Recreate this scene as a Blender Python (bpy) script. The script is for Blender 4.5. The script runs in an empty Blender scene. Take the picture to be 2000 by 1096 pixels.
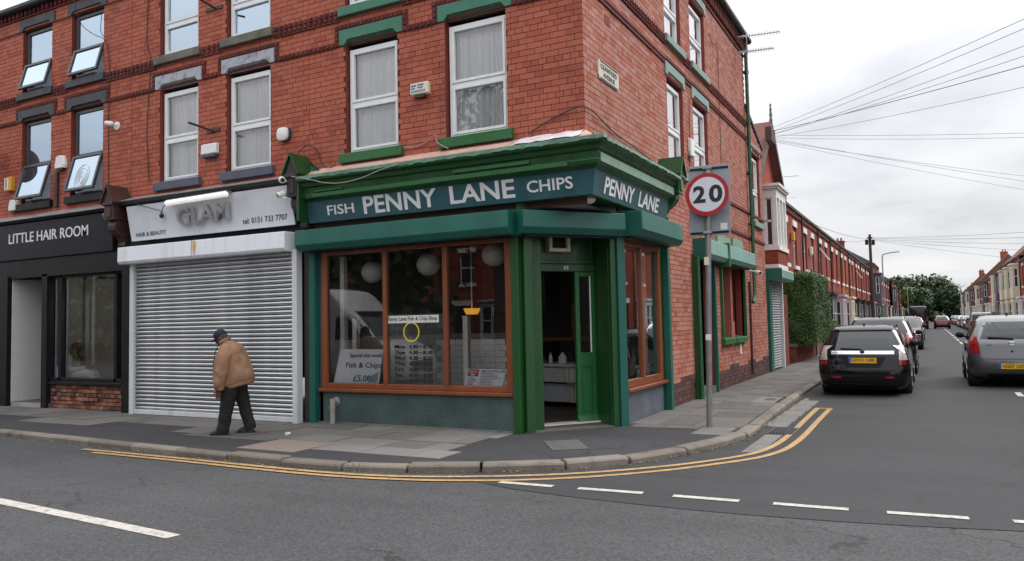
import bpy, bmesh, math, random
from mathutils import Vector, Matrix
RAD = math.radians
rnd = random.Random(11)
SC = bpy.context.scene
COL = SC.collection

# ---------------------------------------------------------------- camera, sky, sun, exposure
YAW, PITCH, ROLL = 0.490643864, 0.0554229117, -0.0208613967
_f = Vector((-math.sin(YAW)*math.cos(PITCH), math.cos(YAW)*math.cos(PITCH), math.sin(PITCH)))
_r = Vector((math.cos(YAW), math.sin(YAW), 0)); _u = _r.cross(_f)
_r2 = _r*math.cos(ROLL) + _u*math.sin(ROLL); _u2 = -_r*math.sin(ROLL) + _u*math.cos(ROLL)
cam_d = bpy.data.cameras.new("camera"); cam = bpy.data.objects.new("camera", cam_d); COL.objects.link(cam)
cam.matrix_world = Matrix(((_r2.x, _u2.x, -_f.x, 4.22), (_r2.y, _u2.y, -_f.y, -10.22), (_r2.z, _u2.z, -_f.z, 1.61), (0, 0, 0, 1)))
cam_d.sensor_width = 36; cam_d.lens = 27.319; cam_d.clip_start = 0.05; cam_d.clip_end = 3000
SC.camera = cam

SUN_AZ, SUN_EL = RAD(38), RAD(48)       # azimuth measured from +X towards +Y
W = bpy.data.worlds.new("World"); SC.world = W; W.use_nodes = True
nt = W.node_tree; nt.nodes.clear()
def wn(t, **k):
    n = nt.nodes.new(t)
    for a, b in k.items(): setattr(n, a, b)
    return n
wo = wn('ShaderNodeOutputWorld'); bg = wn('ShaderNodeBackground')
sky = wn('ShaderNodeTexSky', sky_type='NISHITA', sun_disc=False)
sky.sun_elevation = SUN_EL; sky.sun_rotation = RAD(90) - SUN_AZ; sky.air_density = 1.0; sky.dust_density = 3.0
tc = wn('ShaderNodeTexCoord'); sep = wn('ShaderNodeSeparateXYZ'); nt.links.new(tc.outputs['Generated'], sep.inputs[0])
# clouds: stretched layers of noise on the direction, flattened towards the horizon
addz = wn('ShaderNodeMath', operation='ADD'); addz.inputs[1].default_value = 0.18
nt.links.new(sep.outputs['Z'], addz.inputs[0])
dv = wn('ShaderNodeVectorMath', operation='DIVIDE'); cmb = wn('ShaderNodeCombineXYZ')
for i in range(3): nt.links.new(addz.outputs[0], cmb.inputs[i])
nt.links.new(tc.outputs['Generated'], dv.inputs[0]); nt.links.new(cmb.outputs[0], dv.inputs[1])
n1 = wn('ShaderNodeTexNoise'); n1.inputs['Scale'].default_value = 1.15; n1.inputs['Detail'].default_value = 7; n1.inputs['Roughness'].default_value = .52
nt.links.new(dv.outputs[0], n1.inputs['Vector'])
cr = wn('ShaderNodeValToRGB'); el = cr.color_ramp.elements
el[0].position = .30; el[0].color = (.50, .512, .54, 1); el[1].position = .66; el[1].color = (.76, .765, .78, 1)
e = el.new(.48); e.color = (.665, .67, .69, 1)
nt.links.new(n1.outputs['Fac'], cr.inputs[0])
# an overcast sky is brighter overhead than low down
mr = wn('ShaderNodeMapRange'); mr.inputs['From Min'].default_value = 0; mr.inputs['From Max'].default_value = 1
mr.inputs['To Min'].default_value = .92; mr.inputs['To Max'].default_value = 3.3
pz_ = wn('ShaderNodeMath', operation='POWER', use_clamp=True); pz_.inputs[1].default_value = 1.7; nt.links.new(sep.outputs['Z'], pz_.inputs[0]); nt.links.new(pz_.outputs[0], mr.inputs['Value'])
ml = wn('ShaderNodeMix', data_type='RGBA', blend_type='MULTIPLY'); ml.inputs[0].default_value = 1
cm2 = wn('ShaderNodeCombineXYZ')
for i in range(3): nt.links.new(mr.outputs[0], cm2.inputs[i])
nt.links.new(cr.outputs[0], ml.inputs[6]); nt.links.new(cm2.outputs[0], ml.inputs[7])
# the Nishita sky at strength 0.1 shows faintly through the cloud
sk = wn('ShaderNodeMix', data_type='RGBA', blend_type='MULTIPLY'); sk.inputs[0].default_value = 1; sk.inputs[7].default_value = (.1, .1, .1, 1)
nt.links.new(sky.outputs[0], sk.inputs[6])
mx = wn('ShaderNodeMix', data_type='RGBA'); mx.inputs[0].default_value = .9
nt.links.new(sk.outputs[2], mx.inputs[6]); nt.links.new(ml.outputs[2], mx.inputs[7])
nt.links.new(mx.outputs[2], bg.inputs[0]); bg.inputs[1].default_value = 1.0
nt.links.new(bg.outputs[0], wo.inputs[0])

sd_ = bpy.data.lights.new("sun", 'SUN'); sd_.energy = 1.4; sd_.angle = RAD(24); sd_.color = (1, .97, .93)
sun = bpy.data.objects.new("sun", sd_); COL.objects.link(sun)
sdir = Vector((math.cos(SUN_EL)*math.cos(SUN_AZ), math.cos(SUN_EL)*math.sin(SUN_AZ), math.sin(SUN_EL)))
sun.rotation_euler = sdir.to_track_quat('Z', 'Y').to_euler(); sun.location = (20, 20, 40)
vs = SC.view_settings; vs.view_transform = 'Standard'; vs.look = 'None'; vs.exposure = 0.45; vs.gamma = 1; vs.use_curve_mapping = False

# ---------------------------------------------------------------- materials
def lin(c):
    return tuple(((v/255)/12.92 if v/255 <= .04045 else ((v/255+.055)/1.055)**2.4) for v in c)
MATS = {}
def newmat(name):
    m = bpy.data.materials.new(name); m.use_nodes = True; t = m.node_tree; t.nodes.clear()
    o = t.nodes.new('ShaderNodeOutputMaterial'); p = t.nodes.new('ShaderNodeBsdfPrincipled'); t.links.new(p.outputs[0], o.inputs[0])
    MATS[name] = m
    return m, t, p, o
def M(name, col, rough=.55, metal=0., var=.12, scale=6., bump=0., bscale=80., spec=.5, coat=0., streak=0., dirt=None, dirtamt=.0, dscale=2.5, emit=0.):
    """plain surface: base colour with two scales of noise, optional bump, dirt patches"""
    m, t, p, o = newmat(name); N = t.nodes.new; L = t.links.new
    p.inputs['Roughness'].default_value = rough; p.inputs['Metallic'].default_value = metal
    p.inputs['Specular IOR Level'].default_value = spec; p.inputs['Coat Weight'].default_value = coat; p.inputs['Coat Roughness'].default_value = .04
    c = N('ShaderNodeTexCoord')
    mp = N('ShaderNodeMapping'); mp.inputs['Scale'].default_value = (1, 1, 1/(1+streak*6)); L(c.outputs['Object'], mp.inputs[0])
    n = N('ShaderNodeTexNoise'); n.inputs['Scale'].default_value = scale; n.inputs['Detail'].default_value = 6; L(mp.outputs[0], n.inputs['Vector'])
    r = N('ShaderNodeMapRange'); r.inputs['From Min'].default_value = .25; r.inputs['From Max'].default_value = .75
    r.inputs['To Min'].default_value = 1-var; r.inputs['To Max'].default_value = 1+var; L(n.outputs['Fac'], r.inputs['Value'])
    mm = N('ShaderNodeVectorMath'); mm.operation = 'SCALE'; mm.inputs[0].default_value = col[:3]; L(r.outputs[0], mm.inputs['Scale'])
    out = mm.outputs[0]
    if dirt:
        n2 = N('ShaderNodeTexNoise'); n2.inputs['Scale'].default_value = dscale; n2.inputs['Detail'].default_value = 8; n2.inputs['Roughness'].default_value = .65; L(mp.outputs[0], n2.inputs['Vector'])
        r2 = N('ShaderNodeMapRange'); r2.inputs['From Min'].default_value = .5; r2.inputs['From Max'].default_value = .72; r2.inputs['To Max'].default_value = dirtamt; L(n2.outputs['Fac'], r2.inputs['Value'])
        mi = N('ShaderNodeMix'); mi.data_type = 'RGBA'; L(r2.outputs[0], mi.inputs[0]); L(out, mi.inputs[6]); mi.inputs[7].default_value = (*dirt[:3], 1); out = mi.outputs[2]
    L(out, p.inputs['Base Color'])
    if not coat:
        rv = N('ShaderNodeMapRange'); rv.inputs['From Min'].default_value = .3; rv.inputs['From Max'].default_value = .7; rv.inputs['To Min'].default_value = max(.02, rough-.1 if rough > .15 else rough-.02); rv.inputs['To Max'].default_value = min(1, rough+.12 if rough > .15 else rough+.02); L(n.outputs['Fac'], rv.inputs['Value']); L(rv.outputs[0], p.inputs['Roughness'])
    if bump:
        n3 = N('ShaderNodeTexNoise'); n3.inputs['Scale'].default_value = bscale; n3.inputs['Detail'].default_value = 4; L(c.outputs['Object'], n3.inputs['Vector'])
        b = N('ShaderNodeBump'); b.inputs['Strength'].default_value = bump; b.inputs['Distance'].default_value = .01; L(n3.outputs['Fac'], b.inputs['Height']); L(b.outputs[0], p.inputs['Normal'])
    if emit:
        p.inputs['Emission Color'].default_value = (*col[:3], 1); p.inputs['Emission Strength'].default_value = emit
    return m
def MB_brick(name, cols, dark=.25, rough=.75, soot=(.05, .035, .033)):
    """one colour per brick: random per mesh island plus random per object, then soot and grain"""
    m, t, p, o = newmat(name); N = t.nodes.new; L = t.links.new
    p.inputs['Roughness'].default_value = rough; p.inputs['Specular IOR Level'].default_value = .25
    g = N('ShaderNodeNewGeometry'); oi = N('ShaderNodeObjectInfo'); a = N('ShaderNodeMath'); a.operation = 'ADD'
    L(g.outputs['Random Per Island'], a.inputs[0]); L(oi.outputs['Random'], a.inputs[1])
    f = N('ShaderNodeMath'); f.operation = 'FRACT'; L(a.outputs[0], f.inputs[0])
    r = N('ShaderNodeValToRGB'); r.color_ramp.interpolation = 'LINEAR'; el = r.color_ramp.elements
    for i, (pos, c) in enumerate(cols):
        e = el[i] if i < 2 else el.new(pos)
        e.position = pos; e.color = (*c, 1)
    L(f.outputs[0], r.inputs[0])
    c = N('ShaderNodeNewGeometry'); n = N('ShaderNodeTexNoise'); n.inputs['Scale'].default_value = .7; n.inputs['Detail'].default_value = 9; n.inputs['Roughness'].default_value = .6; L(c.outputs['Position'], n.inputs['Vector'])
    mr_ = N('ShaderNodeMapRange'); mr_.inputs['From Min'].default_value = .42; mr_.inputs['From Max'].default_value = .75; mr_.inputs['To Max'].default_value = dark; L(n.outputs['Fac'], mr_.inputs['Value'])
    mi = N('ShaderNodeMix'); mi.data_type = 'RGBA'; L(mr_.outputs[0], mi.inputs[0]); L(r.outputs[0], mi.inputs[6]); mi.inputs[7].default_value = (*soot, 1)
    ms = N('ShaderNodeMapping'); ms.inputs['Scale'].default_value = (2.2, 2.2, .22); L(c.outputs['Position'], ms.inputs[0]); n5 = N('ShaderNodeTexNoise'); n5.inputs['Scale'].default_value = 1.6; n5.inputs['Detail'].default_value = 7; L(ms.outputs[0], n5.inputs['Vector'])
    m5 = N('ShaderNodeMapRange'); m5.inputs['From Min'].default_value = .52; m5.inputs['From Max'].default_value = .74; m5.inputs['To Max'].default_value = dark*1.5; L(n5.outputs['Fac'], m5.inputs['Value'])
    mi5 = N('ShaderNodeMix'); mi5.data_type = 'RGBA'; L(m5.outputs[0], mi5.inputs[0]); L(mi.outputs[2], mi5.inputs[6]); mi5.inputs[7].default_value = (*[q_*1.6 for q_ in soot], 1); mi = mi5
    n2 = N('ShaderNodeTexNoise'); n2.inputs['Scale'].default_value = 45; n2.inputs['Detail'].default_value = 4; L(c.outputs['Position'], n2.inputs['Vector'])
    r2 = N('ShaderNodeMapRange'); r2.inputs['From Min'].default_value = .3; r2.inputs['From Max'].default_value = .7; r2.inputs['To Min'].default_value = .86; r2.inputs['To Max'].default_value = 1.12; L(n2.outputs['Fac'], r2.inputs['Value'])
    v = N('ShaderNodeVectorMath'); v.operation = 'SCALE'; L(mi.outputs[2], v.inputs[0]); L(r2.outputs[0], v.inputs['Scale']); L(v.outputs[0], p.inputs['Base Color'])
    b = N('ShaderNodeBump'); b.inputs['Strength'].default_value = .25; b.inputs['Distance'].default_value = .004; L(n2.outputs['Fac'], b.inputs['Height']); L(b.outputs[0], p.inputs['Normal'])
    return m
def M_farbrick(name, c1, c2, mort, scale=1.0):
    """brick pattern for walls too far away to tell bricks apart (courses follow world Y and Z)"""
    m, t, p, o = newmat(name); N = t.nodes.new; L = t.links.new
    p.inputs['Roughness'].default_value = .85; p.inputs['Specular IOR Level'].default_value = .2
    g = N('ShaderNodeNewGeometry'); s = N('ShaderNodeSeparateXYZ'); L(g.outputs['Position'], s.inputs[0])
    ad = N('ShaderNodeMath'); ad.operation = 'ADD'; L(s.outputs['X'], ad.inputs[0]); L(s.outputs['Y'], ad.inputs[1])
    cb = N('ShaderNodeCombineXYZ'); L(ad.outputs[0], cb.inputs[0]); L(s.outputs['Z'], cb.inputs[1])
    br = N('ShaderNodeTexBrick'); br.inputs['Scale'].default_value = scale; br.inputs['Brick Width'].default_value = .26; br.inputs['Row Height'].default_value = .0895; br.inputs['Mortar Size'].default_value = .006
    br.inputs['Color1'].default_value = (*c1, 1); br.inputs['Color2'].default_value = (*c2, 1); br.inputs['Mortar'].default_value = (*mort, 1); L(cb.outputs[0], br.inputs['Vector'])
    n = N('ShaderNodeTexNoise'); n.inputs['Scale'].default_value = .6; n.inputs['Detail'].default_value = 8; L(g.outputs['Position'], n.inputs['Vector'])
    r = N('ShaderNodeMapRange'); r.inputs['From Min'].default_value = .3; r.inputs['From Max'].default_value = .7; r.inputs['To Min'].default_value = .75; r.inputs['To Max'].default_value = 1.15; L(n.outputs['Fac'], r.inputs['Value'])
    v = N('ShaderNodeVectorMath'); v.operation = 'SCALE'; L(br.outputs['Color'], v.inputs[0]); L(r.outputs[0], v.inputs['Scale']); L(v.outputs[0], p.inputs['Base Color'])
    return m
def M_glass(name, refl=1.0, tint=(.93, .95, .95), rough=.01, base=0.0, gcol=(1, 1, 1)):
    """a pane: Fresnel reflection over clear transmission"""
    m = bpy.data.materials.new(name); m.use_nodes = True; t = m.node_tree; t.nodes.clear(); N = t.nodes.new; L = t.links.new; MATS[name] = m
    o = N('ShaderNodeOutputMaterial'); tr = N('ShaderNodeBsdfTransparent'); tr.inputs[0].default_value = (*tint, 1)
    gl = N('ShaderNodeBsdfGlossy'); gl.inputs['Roughness'].default_value = rough; gl.inputs['Color'].default_value = (*gcol, 1); fr = N('ShaderNodeFresnel'); fr.inputs[0].default_value = 1.5
    ma = N('ShaderNodeMath'); ma.operation = 'MULTIPLY_ADD'; ma.inputs[1].default_value = refl; ma.inputs[2].default_value = base; ma.use_clamp = True; L(fr.outputs[0], ma.inputs[0])
    mi = N('ShaderNodeMixShader'); L(ma.outputs[0], mi.inputs[0]); L(tr.outputs[0], mi.inputs[1]); L(gl.outputs[0], mi.inputs[2]); L(mi.outputs[0], o.inputs[0])
    return m
def M_asphalt(name, col, crack=.5, patch=.18, grain=1.0, stain=(.02, .02, .022)):
    m, t, p, o = newmat(name); N = t.nodes.new; L = t.links.new
    p.inputs['Roughness'].default_value = .82; p.inputs['Specular IOR Level'].default_value = .3
    g = N('ShaderNodeNewGeometry')
    def noise(s, d=4, rr=.5, vec=None):
        n = N('ShaderNodeTexNoise'); n.inputs['Scale'].default_value = s; n.inputs['Detail'].default_value = d; n.inputs['Roughness'].default_value = rr; L(vec or g.outputs['Position'], n.inputs['Vector']); return n.outputs['Fac']
    def mrg(x, a, b, c, d):
        r = N('ShaderNodeMapRange'); r.inputs['From Min'].default_value = a; r.inputs['From Max'].default_value = b; r.inputs['To Min'].default_value = c; r.inputs['To Max'].default_value = d; L(x, r.inputs['Value']); return r.outputs[0]
    def mul(a, b):
        x = N('ShaderNodeMath'); x.operation = 'MULTIPLY'; L(a, x.inputs[0]); L(b, x.inputs[1]); return x.outputs[0]
    fine = noise(42, 4, .8); big = noise(.45, 6, .6)
    mpz = N('ShaderNodeMapping'); mpz.inputs['Scale'].default_value = (.25, 1.6, 1); L(g.outputs['Position'], mpz.inputs[0]); tr = noise(1.1, 5, .6, mpz.outputs[0])
    f = mul(mrg(fine, .34, .68, 1-.38*grain, 1+.42*grain), mrg(big, .3, .7, 1-patch, 1+patch)); f = mul(f, mrg(tr, .35, .65, .93, 1.07))
    vw = N('ShaderNodeTexNoise'); vw.inputs['Scale'].default_value = 1.2; vw.inputs['Detail'].default_value = 6; L(g.outputs['Position'], vw.inputs['Vector'])
    vm = N('ShaderNodeVectorMath'); vm.operation = 'MULTIPLY_ADD'; vm.inputs[1].default_value = (1.5, 1.5, 0); L(vw.outputs['Color'], vm.inputs[0]); L(g.outputs['Position'], vm.inputs[2])
    vo = N('ShaderNodeTexVoronoi'); vo.feature = 'DISTANCE_TO_EDGE'; vo.inputs['Scale'].default_value = .55; L(vm.outputs[0], vo.inputs['Vector'])
    ck = mrg(vo.outputs['Distance'], .002, .012, 1-crack, 1)
    gate = mrg(noise(.35, 3), .5, .58, 1, 0)       # cracks only here and there
    mxx = N('ShaderNodeMath'); mxx.operation = 'MAXIMUM'; L(ck, mxx.inputs[0]); L(gate, mxx.inputs[1]); f = mul(f, mxx.outputs[0])
    v = N('ShaderNodeVectorMath'); v.operation = 'SCALE'; v.inputs[0].default_value = col; L(f, v.inputs['Scale'])
    sp = mrg(noise(260, 2, .5), .70, .76, 0, .55)   # pale chips of stone
    mi = N('ShaderNodeMix'); mi.data_type = 'RGBA'; L(sp, mi.inputs[0]); L(v.outputs[0], mi.inputs[6]); mi.inputs[7].default_value = (.32, .31, .30, 1)
    st = mrg(noise(.9, 7, .7), .62, .72, 0, .5)
    mi2 = N('ShaderNodeMix'); mi2.data_type = 'RGBA'; L(st, mi2.inputs[0]); L(mi.outputs[2], mi2.inputs[6]); mi2.inputs[7].default_value = (*[c*.7 for c in col], 1)
    L(mi2.outputs[2], p.inputs['Base Color'])
    b = N('ShaderNodeBump'); b.inputs['Strength'].default_value = .7; b.inputs['Distance'].default_value = .006; L(fine, b.inputs['Height']); L(b.outputs[0], p.inputs['Normal'])
    return m
def M_mosaic(name, tile, grout, size=.026, gap=.004):
    m, t, p, o = newmat(name); N = t.nodes.new; L = t.links.new
    p.inputs['Roughness'].default_value = .35
    g = N('ShaderNodeNewGeometry'); s = N('ShaderNodeSeparateXYZ'); L(g.outputs['Position'], s.inputs[0])
    ad = N('ShaderNodeMath'); ad.operation = 'ADD'; L(s.outputs['X'], ad.inputs[0]); L(s.outputs['Y'], ad.inputs[1])
    cb = N('ShaderNodeCombineXYZ'); L(ad.outputs[0], cb.inputs[0]); L(s.outputs['Z'], cb.inputs[1])
    br = N('ShaderNodeTexBrick'); br.offset = 0; br.inputs['Scale'].default_value = 1; br.inputs['Brick Width'].default_value = size; br.inputs['Row Height'].default_value = size; br.inputs['Mortar Size'].default_value = gap; br.inputs['Mortar Smooth'].default_value = .1
    br.inputs['Color1'].default_value = (*[c*.8 for c in tile], 1); br.inputs['Color2'].default_value = (*[c*1.25 for c in tile], 1); br.inputs['Mortar'].default_value = (*grout, 1); L(cb.outputs[0], br.inputs['Vector'])
    n = N('ShaderNodeTexNoise'); n.inputs['Scale'].default_value = 2.0; n.inputs['Detail'].default_value = 6; L(g.outputs['Position'], n.inputs['Vector'])
    r = N('ShaderNodeMapRange'); r.inputs['From Min'].default_value = .3; r.inputs['From Max'].default_value = .7; r.inputs['To Min'].default_value = .75; r.inputs['To Max'].default_value = 1.2; L(n.outputs['Fac'], r.inputs['Value'])
    v = N('ShaderNodeVectorMath'); v.operation = 'SCALE'; L(br.outputs['Color'], v.inputs[0]); L(r.outputs[0], v.inputs['Scale']); L(v.outputs[0], p.inputs['Base Color'])
    b = N('ShaderNodeBump'); b.inputs['Strength'].default_value = .5; b.inputs['Distance'].default_value = .002; b.invert = True; L(br.outputs['Fac'], b.inputs['Height']); L(b.outputs[0], p.inputs['Normal'])
    return m
def M_leaf(name, c1, c2, c3):
    m, t, p, o = newmat(name); N = t.nodes.new; L = t.links.new
    p.inputs['Roughness'].default_value = .55; p.inputs['Specular IOR Level'].default_value = .3
    g = N('ShaderNodeNewGeometry'); r = N('ShaderNodeValToRGB'); el = r.color_ramp.elements
    el[0].position = 0; el[0].color = (*c1, 1); el[1].position = 1; el[1].color = (*c3, 1); e = el.new(.55); e.color = (*c2, 1)
    L(g.outputs['Random Per Island'], r.inputs[0])
    L(r.outputs[0], p.inputs['Base Color']); p.inputs['Subsurface Weight'].default_value = 0
    return m

K = {}
K['brick_front'] = MB_brick('pressed red brick', [(0, (.41, .108, .065)), (1, (.47, .135, .084)), (.5, (.44, .121, .074)), (.86, (.455, .127, .078)), (.035, (.34, .084, .055)), (.95, (.425, .134, .098))], dark=.17)
K['brick_side'] = MB_brick('common red brick', [(0, (.37, .145, .105)), (1, (.43, .195, .152)), (.5, (.40, .168, .124)), (.84, (.415, .178, .134)), (.04, (.35, .095, .058)), (.94, (.42, .205, .175))], dark=.15)
K['brick_old'] = MB_brick('old rough brick', [(0, (.16, .055, .035)), (1, (.36, .17, .11)), (.5, (.27, .10, .065)), (.2, (.07, .05, .045)), (.8, (.32, .12, .08))], dark=.5)
K['brick_plinth'] = MB_brick('sooty plinth brick', [(0, (.06, .035, .033)), (1, (.16, .06, .045)), (.5, (.085, .045, .042))], dark=.45)
K['mortar'] = M('dark mortar', (.080, .034, .026), .95, var=.3, scale=10)
K['mortar_side'] = M('grey mortar', (.13, .075, .062), .95, var=.3, scale=10)
K['moulded'] = MB_brick('moulded dark brick', [(0, (.10, .022, .018)), (1, (.20, .045, .033)), (.5, (.14, .03, .024))], dark=.4)
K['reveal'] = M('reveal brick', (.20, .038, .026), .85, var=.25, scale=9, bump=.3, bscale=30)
K['green'] = M('bottle green gloss paint', lin((31, 77, 36)), .34, var=.2, scale=4, bump=.22, bscale=16, dirt=lin((24, 46, 28)), dirtamt=.75, streak=.8, dscale=4)
K['green_trim'] = M('bright green gloss paint', lin((40, 100, 50)), .36, var=.18, scale=5, bump=.25, bscale=18, dirt=lin((34, 64, 42)), dirtamt=.75, dscale=5)
K['green_lead'] = M('painted lead flashing', lin((78, 118, 98)), .55, var=.3, scale=9, bump=.5, bscale=12, dirt=lin((40, 62, 52)), dirtamt=.6)
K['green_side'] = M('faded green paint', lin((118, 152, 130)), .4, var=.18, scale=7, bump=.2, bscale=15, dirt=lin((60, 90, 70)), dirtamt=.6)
K['teal'] = M('teal powder coat', lin((25, 94, 82)), .4, var=.12, scale=2.5, dirt=lin((38, 80, 72)), dirtamt=.55, streak=1.0, dscale=3.5, bump=.05, bscale=3)
K['fascia'] = M('blue green sign board', lin((46, 88, 96)), .38, var=.12, scale=3, dirt=lin((30, 62, 68)), dirtamt=.4)
K['stone_green'] = M('lintel painted sea green', lin((62, 120, 98)), .6, var=.12, scale=7, bump=.2, bscale=25, dirt=lin((44, 84, 70)), dirtamt=.5)
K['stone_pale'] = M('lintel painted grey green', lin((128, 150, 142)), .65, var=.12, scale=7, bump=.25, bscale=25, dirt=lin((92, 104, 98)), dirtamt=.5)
K['stone_flake'] = M('flaking grey paint on sandstone', lin((168, 172, 182)), .7, var=.08, scale=7, bump=.3, bscale=25, dirt=lin((104, 84, 56)), dirtamt=1.0, dscale=6.5)
K['stone_bare'] = M('bare mossy sandstone', lin((110, 108, 98)), .85, var=.25, scale=9, bump=.5, bscale=30, dirt=lin((52, 48, 42)), dirtamt=.8)
K['stone_slate'] = M('sill painted slate blue', lin((82, 86, 104)), .6, var=.15, scale=7, bump=.2, bscale=25, dirt=lin((52, 54, 62)), dirtamt=.5)
K['stone_black'] = M('stone painted charcoal', lin((62, 65, 70)), .6, var=.15, scale=6, bump=.2, bscale=25, dirt=lin((42, 44, 46)), dirtamt=.5)
K['upvc'] = M('white window frame', (.78, .79, .80), .35, var=.05, dirt=(.5, .5, .48), dirtamt=.25)
K['anthracite'] = M('anthracite frame', lin((58, 58, 62)), .35, var=.08)
K['glass_up'] = M_glass('upper pane', refl=2.4, base=.03, tint=(.97, .98, .98))
K['glass_sky'] = M_glass('sky tinted pane', refl=2.6, base=.42, tint=(.60, .68, .76), gcol=(.72, .86, 1))  # reflection raised and tinted blue to put the bright sky into the pane
K['glass_shop'] = M_glass('shop pane', refl=1.9, base=.0, tint=(.95, .965, .96))
K['glass_side'] = M_glass('side shop pane', refl=2.2, base=.10, tint=(.85, .88, .88))
K['curtain'] = M('net curtain', (.88, .88, .89), .9, var=.1, scale=5, streak=2)
K['added_blind'] = M('white blind', (.78, .80, .84), .8, var=.05)
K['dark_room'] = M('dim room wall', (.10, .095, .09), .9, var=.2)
K['shop_wall'] = M('dingy shop wall', (.20, .20, .175), .8, var=.2)
K['timber'] = M('varnished brown timber', lin((128, 68, 38)), .35, var=.18, scale=5, streak=1.5, coat=.25, bump=.1, bscale=30)
K['mosaic'] = M_mosaic('green grey mosaic', lin((44, 60, 60)), lin((84, 100, 98)))
K['mosaic_side'] = M_mosaic('blue grey mosaic', lin((98, 104, 114)), lin((78, 84, 92)))
K['black_paint'] = M('black paint', lin((26, 25, 28)), .4, var=.15, spec=.25, dirt=lin((40, 38, 40)), dirtamt=.3)
K['black_sign'] = M('black gloss sign', lin((24, 24, 31)), .35, var=.1, spec=.25, dirt=lin((40, 40, 46)), dirtamt=.3)
K['white_letter'] = M('white letters', (.74, .74, .74), .45, var=.04)
K['white_panel'] = M('white sign panel', lin((206, 208, 214)), .35, var=.03, dirt=lin((160, 160, 160)), dirtamt=.35, dscale=1.5)
K['white_box'] = M('white shutter box', lin((236, 238, 243)), .32, var=.03, dirt=lin((170, 168, 164)), dirtamt=.35, streak=1)
K['steel_letter'] = M('brushed steel letter', lin((180, 180, 182)), .4, metal=.8, var=.06)
K['dark_letter'] = M('dark vinyl letter', lin((62, 62, 66)), .5)
K['galv'] = M('galvanised slat', lin((196, 198, 200)), .34, metal=.92, var=.1, scale=4, dirt=lin((120, 120, 120)), dirtamt=.5, dscale=1.3)
K['galv_dull'] = M('dull galvanised metal', lin((158, 160, 162)), .5, metal=.6, var=.1)
K['alu'] = M('white coated aluminium', lin((205, 207, 212)), .4, var=.05, dirt=lin((120, 116, 112)), dirtamt=.4, streak=1)
K['lead'] = M('lead flashing', lin((150, 146, 144)), .45, metal=.3, var=.2, bump=.4, bscale=10, dirt=lin((80, 78, 76)), dirtamt=.5)
K['foil'] = M('silver flashing tape', lin((236, 238, 242)), .35, metal=.2, var=.1, bump=.8, bscale=14)
K['render_pink'] = M('pink cement fillet', lin((196, 158, 144)), .9, var=.15, bump=.4, bscale=20, dirt=lin((130, 96, 84)), dirtamt=.5)
K['corbel_dark'] = M('weathered dark timber', lin((58, 48, 48)), .7, var=.25, scale=8, bump=.5, bscale=20, dirt=lin((98, 82, 74)), dirtamt=.4)
K['corbel_brown'] = M('brown painted timber', lin((66, 44, 40)), .5, var=.2, scale=8, bump=.3, bscale=20)
K['grey_plastic'] = M('grey plastic pipe', lin((150, 146, 138)), .5, var=.1, dirt=lin((110, 104, 96)), dirtamt=.5)
K['plate_cream'] = M('weathered enamel plate', lin((196, 192, 178)), .5, var=.1, dirt=lin((140, 132, 116)), dirtamt=.6, dscale=9)
K['cream'] = M('cream plastic', lin((226, 218, 192)), .45, var=.04, dirt=lin((180, 168, 140)), dirtamt=.3)
K['ivory'] = M('white plastic', lin((226, 226, 222)), .4, var=.03)
K['yellow_box'] = M('amber plastic', lin((214, 154, 48)), .45, var=.08)
K['navy_plastic'] = M('navy plastic', lin((58, 70, 92)), .4)
K['blue_letter'] = M('blue print', lin((74, 112, 168)), .5)
K['black'] = M('matt black', (.012, .012, .013), .5)
K['cable'] = M('black cable', (.014, .013, .014), .6)
K['cable_grey'] = M('grey cable', lin((150, 145, 138)), .6)
K['grey_sign'] = M('grey sign plate', lin((150, 154, 162)), .5, metal=.1, var=.05, dirt=lin((118, 120, 124)), dirtamt=.4)
K['sign_red'] = M('sign red', lin((168, 26, 36)), .35, var=.05)
K['sign_white'] = M('sign white', lin((214, 216, 222)), .4, var=.03)
K['pole_grey'] = M('galvanised pole', lin((138, 138, 140)), .45, metal=.55, var=.14, scale=12, dirt=lin((84, 82, 80)), dirtamt=.5)
K['asphalt'] = M_asphalt('worn main road asphalt', (.064, .064, .066), crack=.45, grain=1.5, patch=.14)
K['asphalt_side'] = M_asphalt('newer side road asphalt', (.043, .042, .044), crack=.2, patch=.12, grain=.6)
K['asphalt_path'] = M_asphalt('footway asphalt', (.042, .041, .044), crack=.35, patch=.2, grain=.55)
K['slab'] = MB_brick('concrete flag', [(0, (.115, .106, .098)), (1, (.16, .15, .139)), (.5, (.136, .127, .118)), (.1, (.104, .098, .091)), (.85, (.147, .135, .123))], dark=.5, rough=.85, soot=(.09, .085, .08))
K['slab_pale'] = MB_brick('pale concrete flag', [(0, (.155, .149, .139)), (1, (.195, .188, .177)), (.5, (.175, .168, .157))], dark=.45, rough=.85, soot=(.12, .115, .11))
K['slab_pink'] = M('pink concrete flag', (.21, .16, .135), .85, var=.25, scale=30, bump=.3, bscale=60)
K['cover'] = M('cast iron cover', (.07, .068, .066), .6, metal=.3, var=.25, bump=.5, bscale=40)
K['kerb'] = MB_brick('granite kerb', [(0, (.14, .12, .105)), (1, (.26, .225, .19)), (.5, (.20, .172, .146))], dark=.45, rough=.85, soot=(.05, .045, .04))
K['yellow_line'] = M('worn yellow paint', lin((172, 138, 92)), .8, var=.2, scale=9, dirt=lin((104, 94, 80)), dirtamt=1.0, dscale=16)
K['white_line'] = M('worn white paint', lin((180, 176, 168)), .8, var=.14, scale=9, dirt=lin((104, 103, 101)), dirtamt=1.0, dscale=15)
K['concrete'] = M('gutter concrete', (.17, .165, .155), .9, var=.2, scale=12, bump=.3, bscale=40, dirt=(.08, .078, .07), dirtamt=.6)
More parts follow.
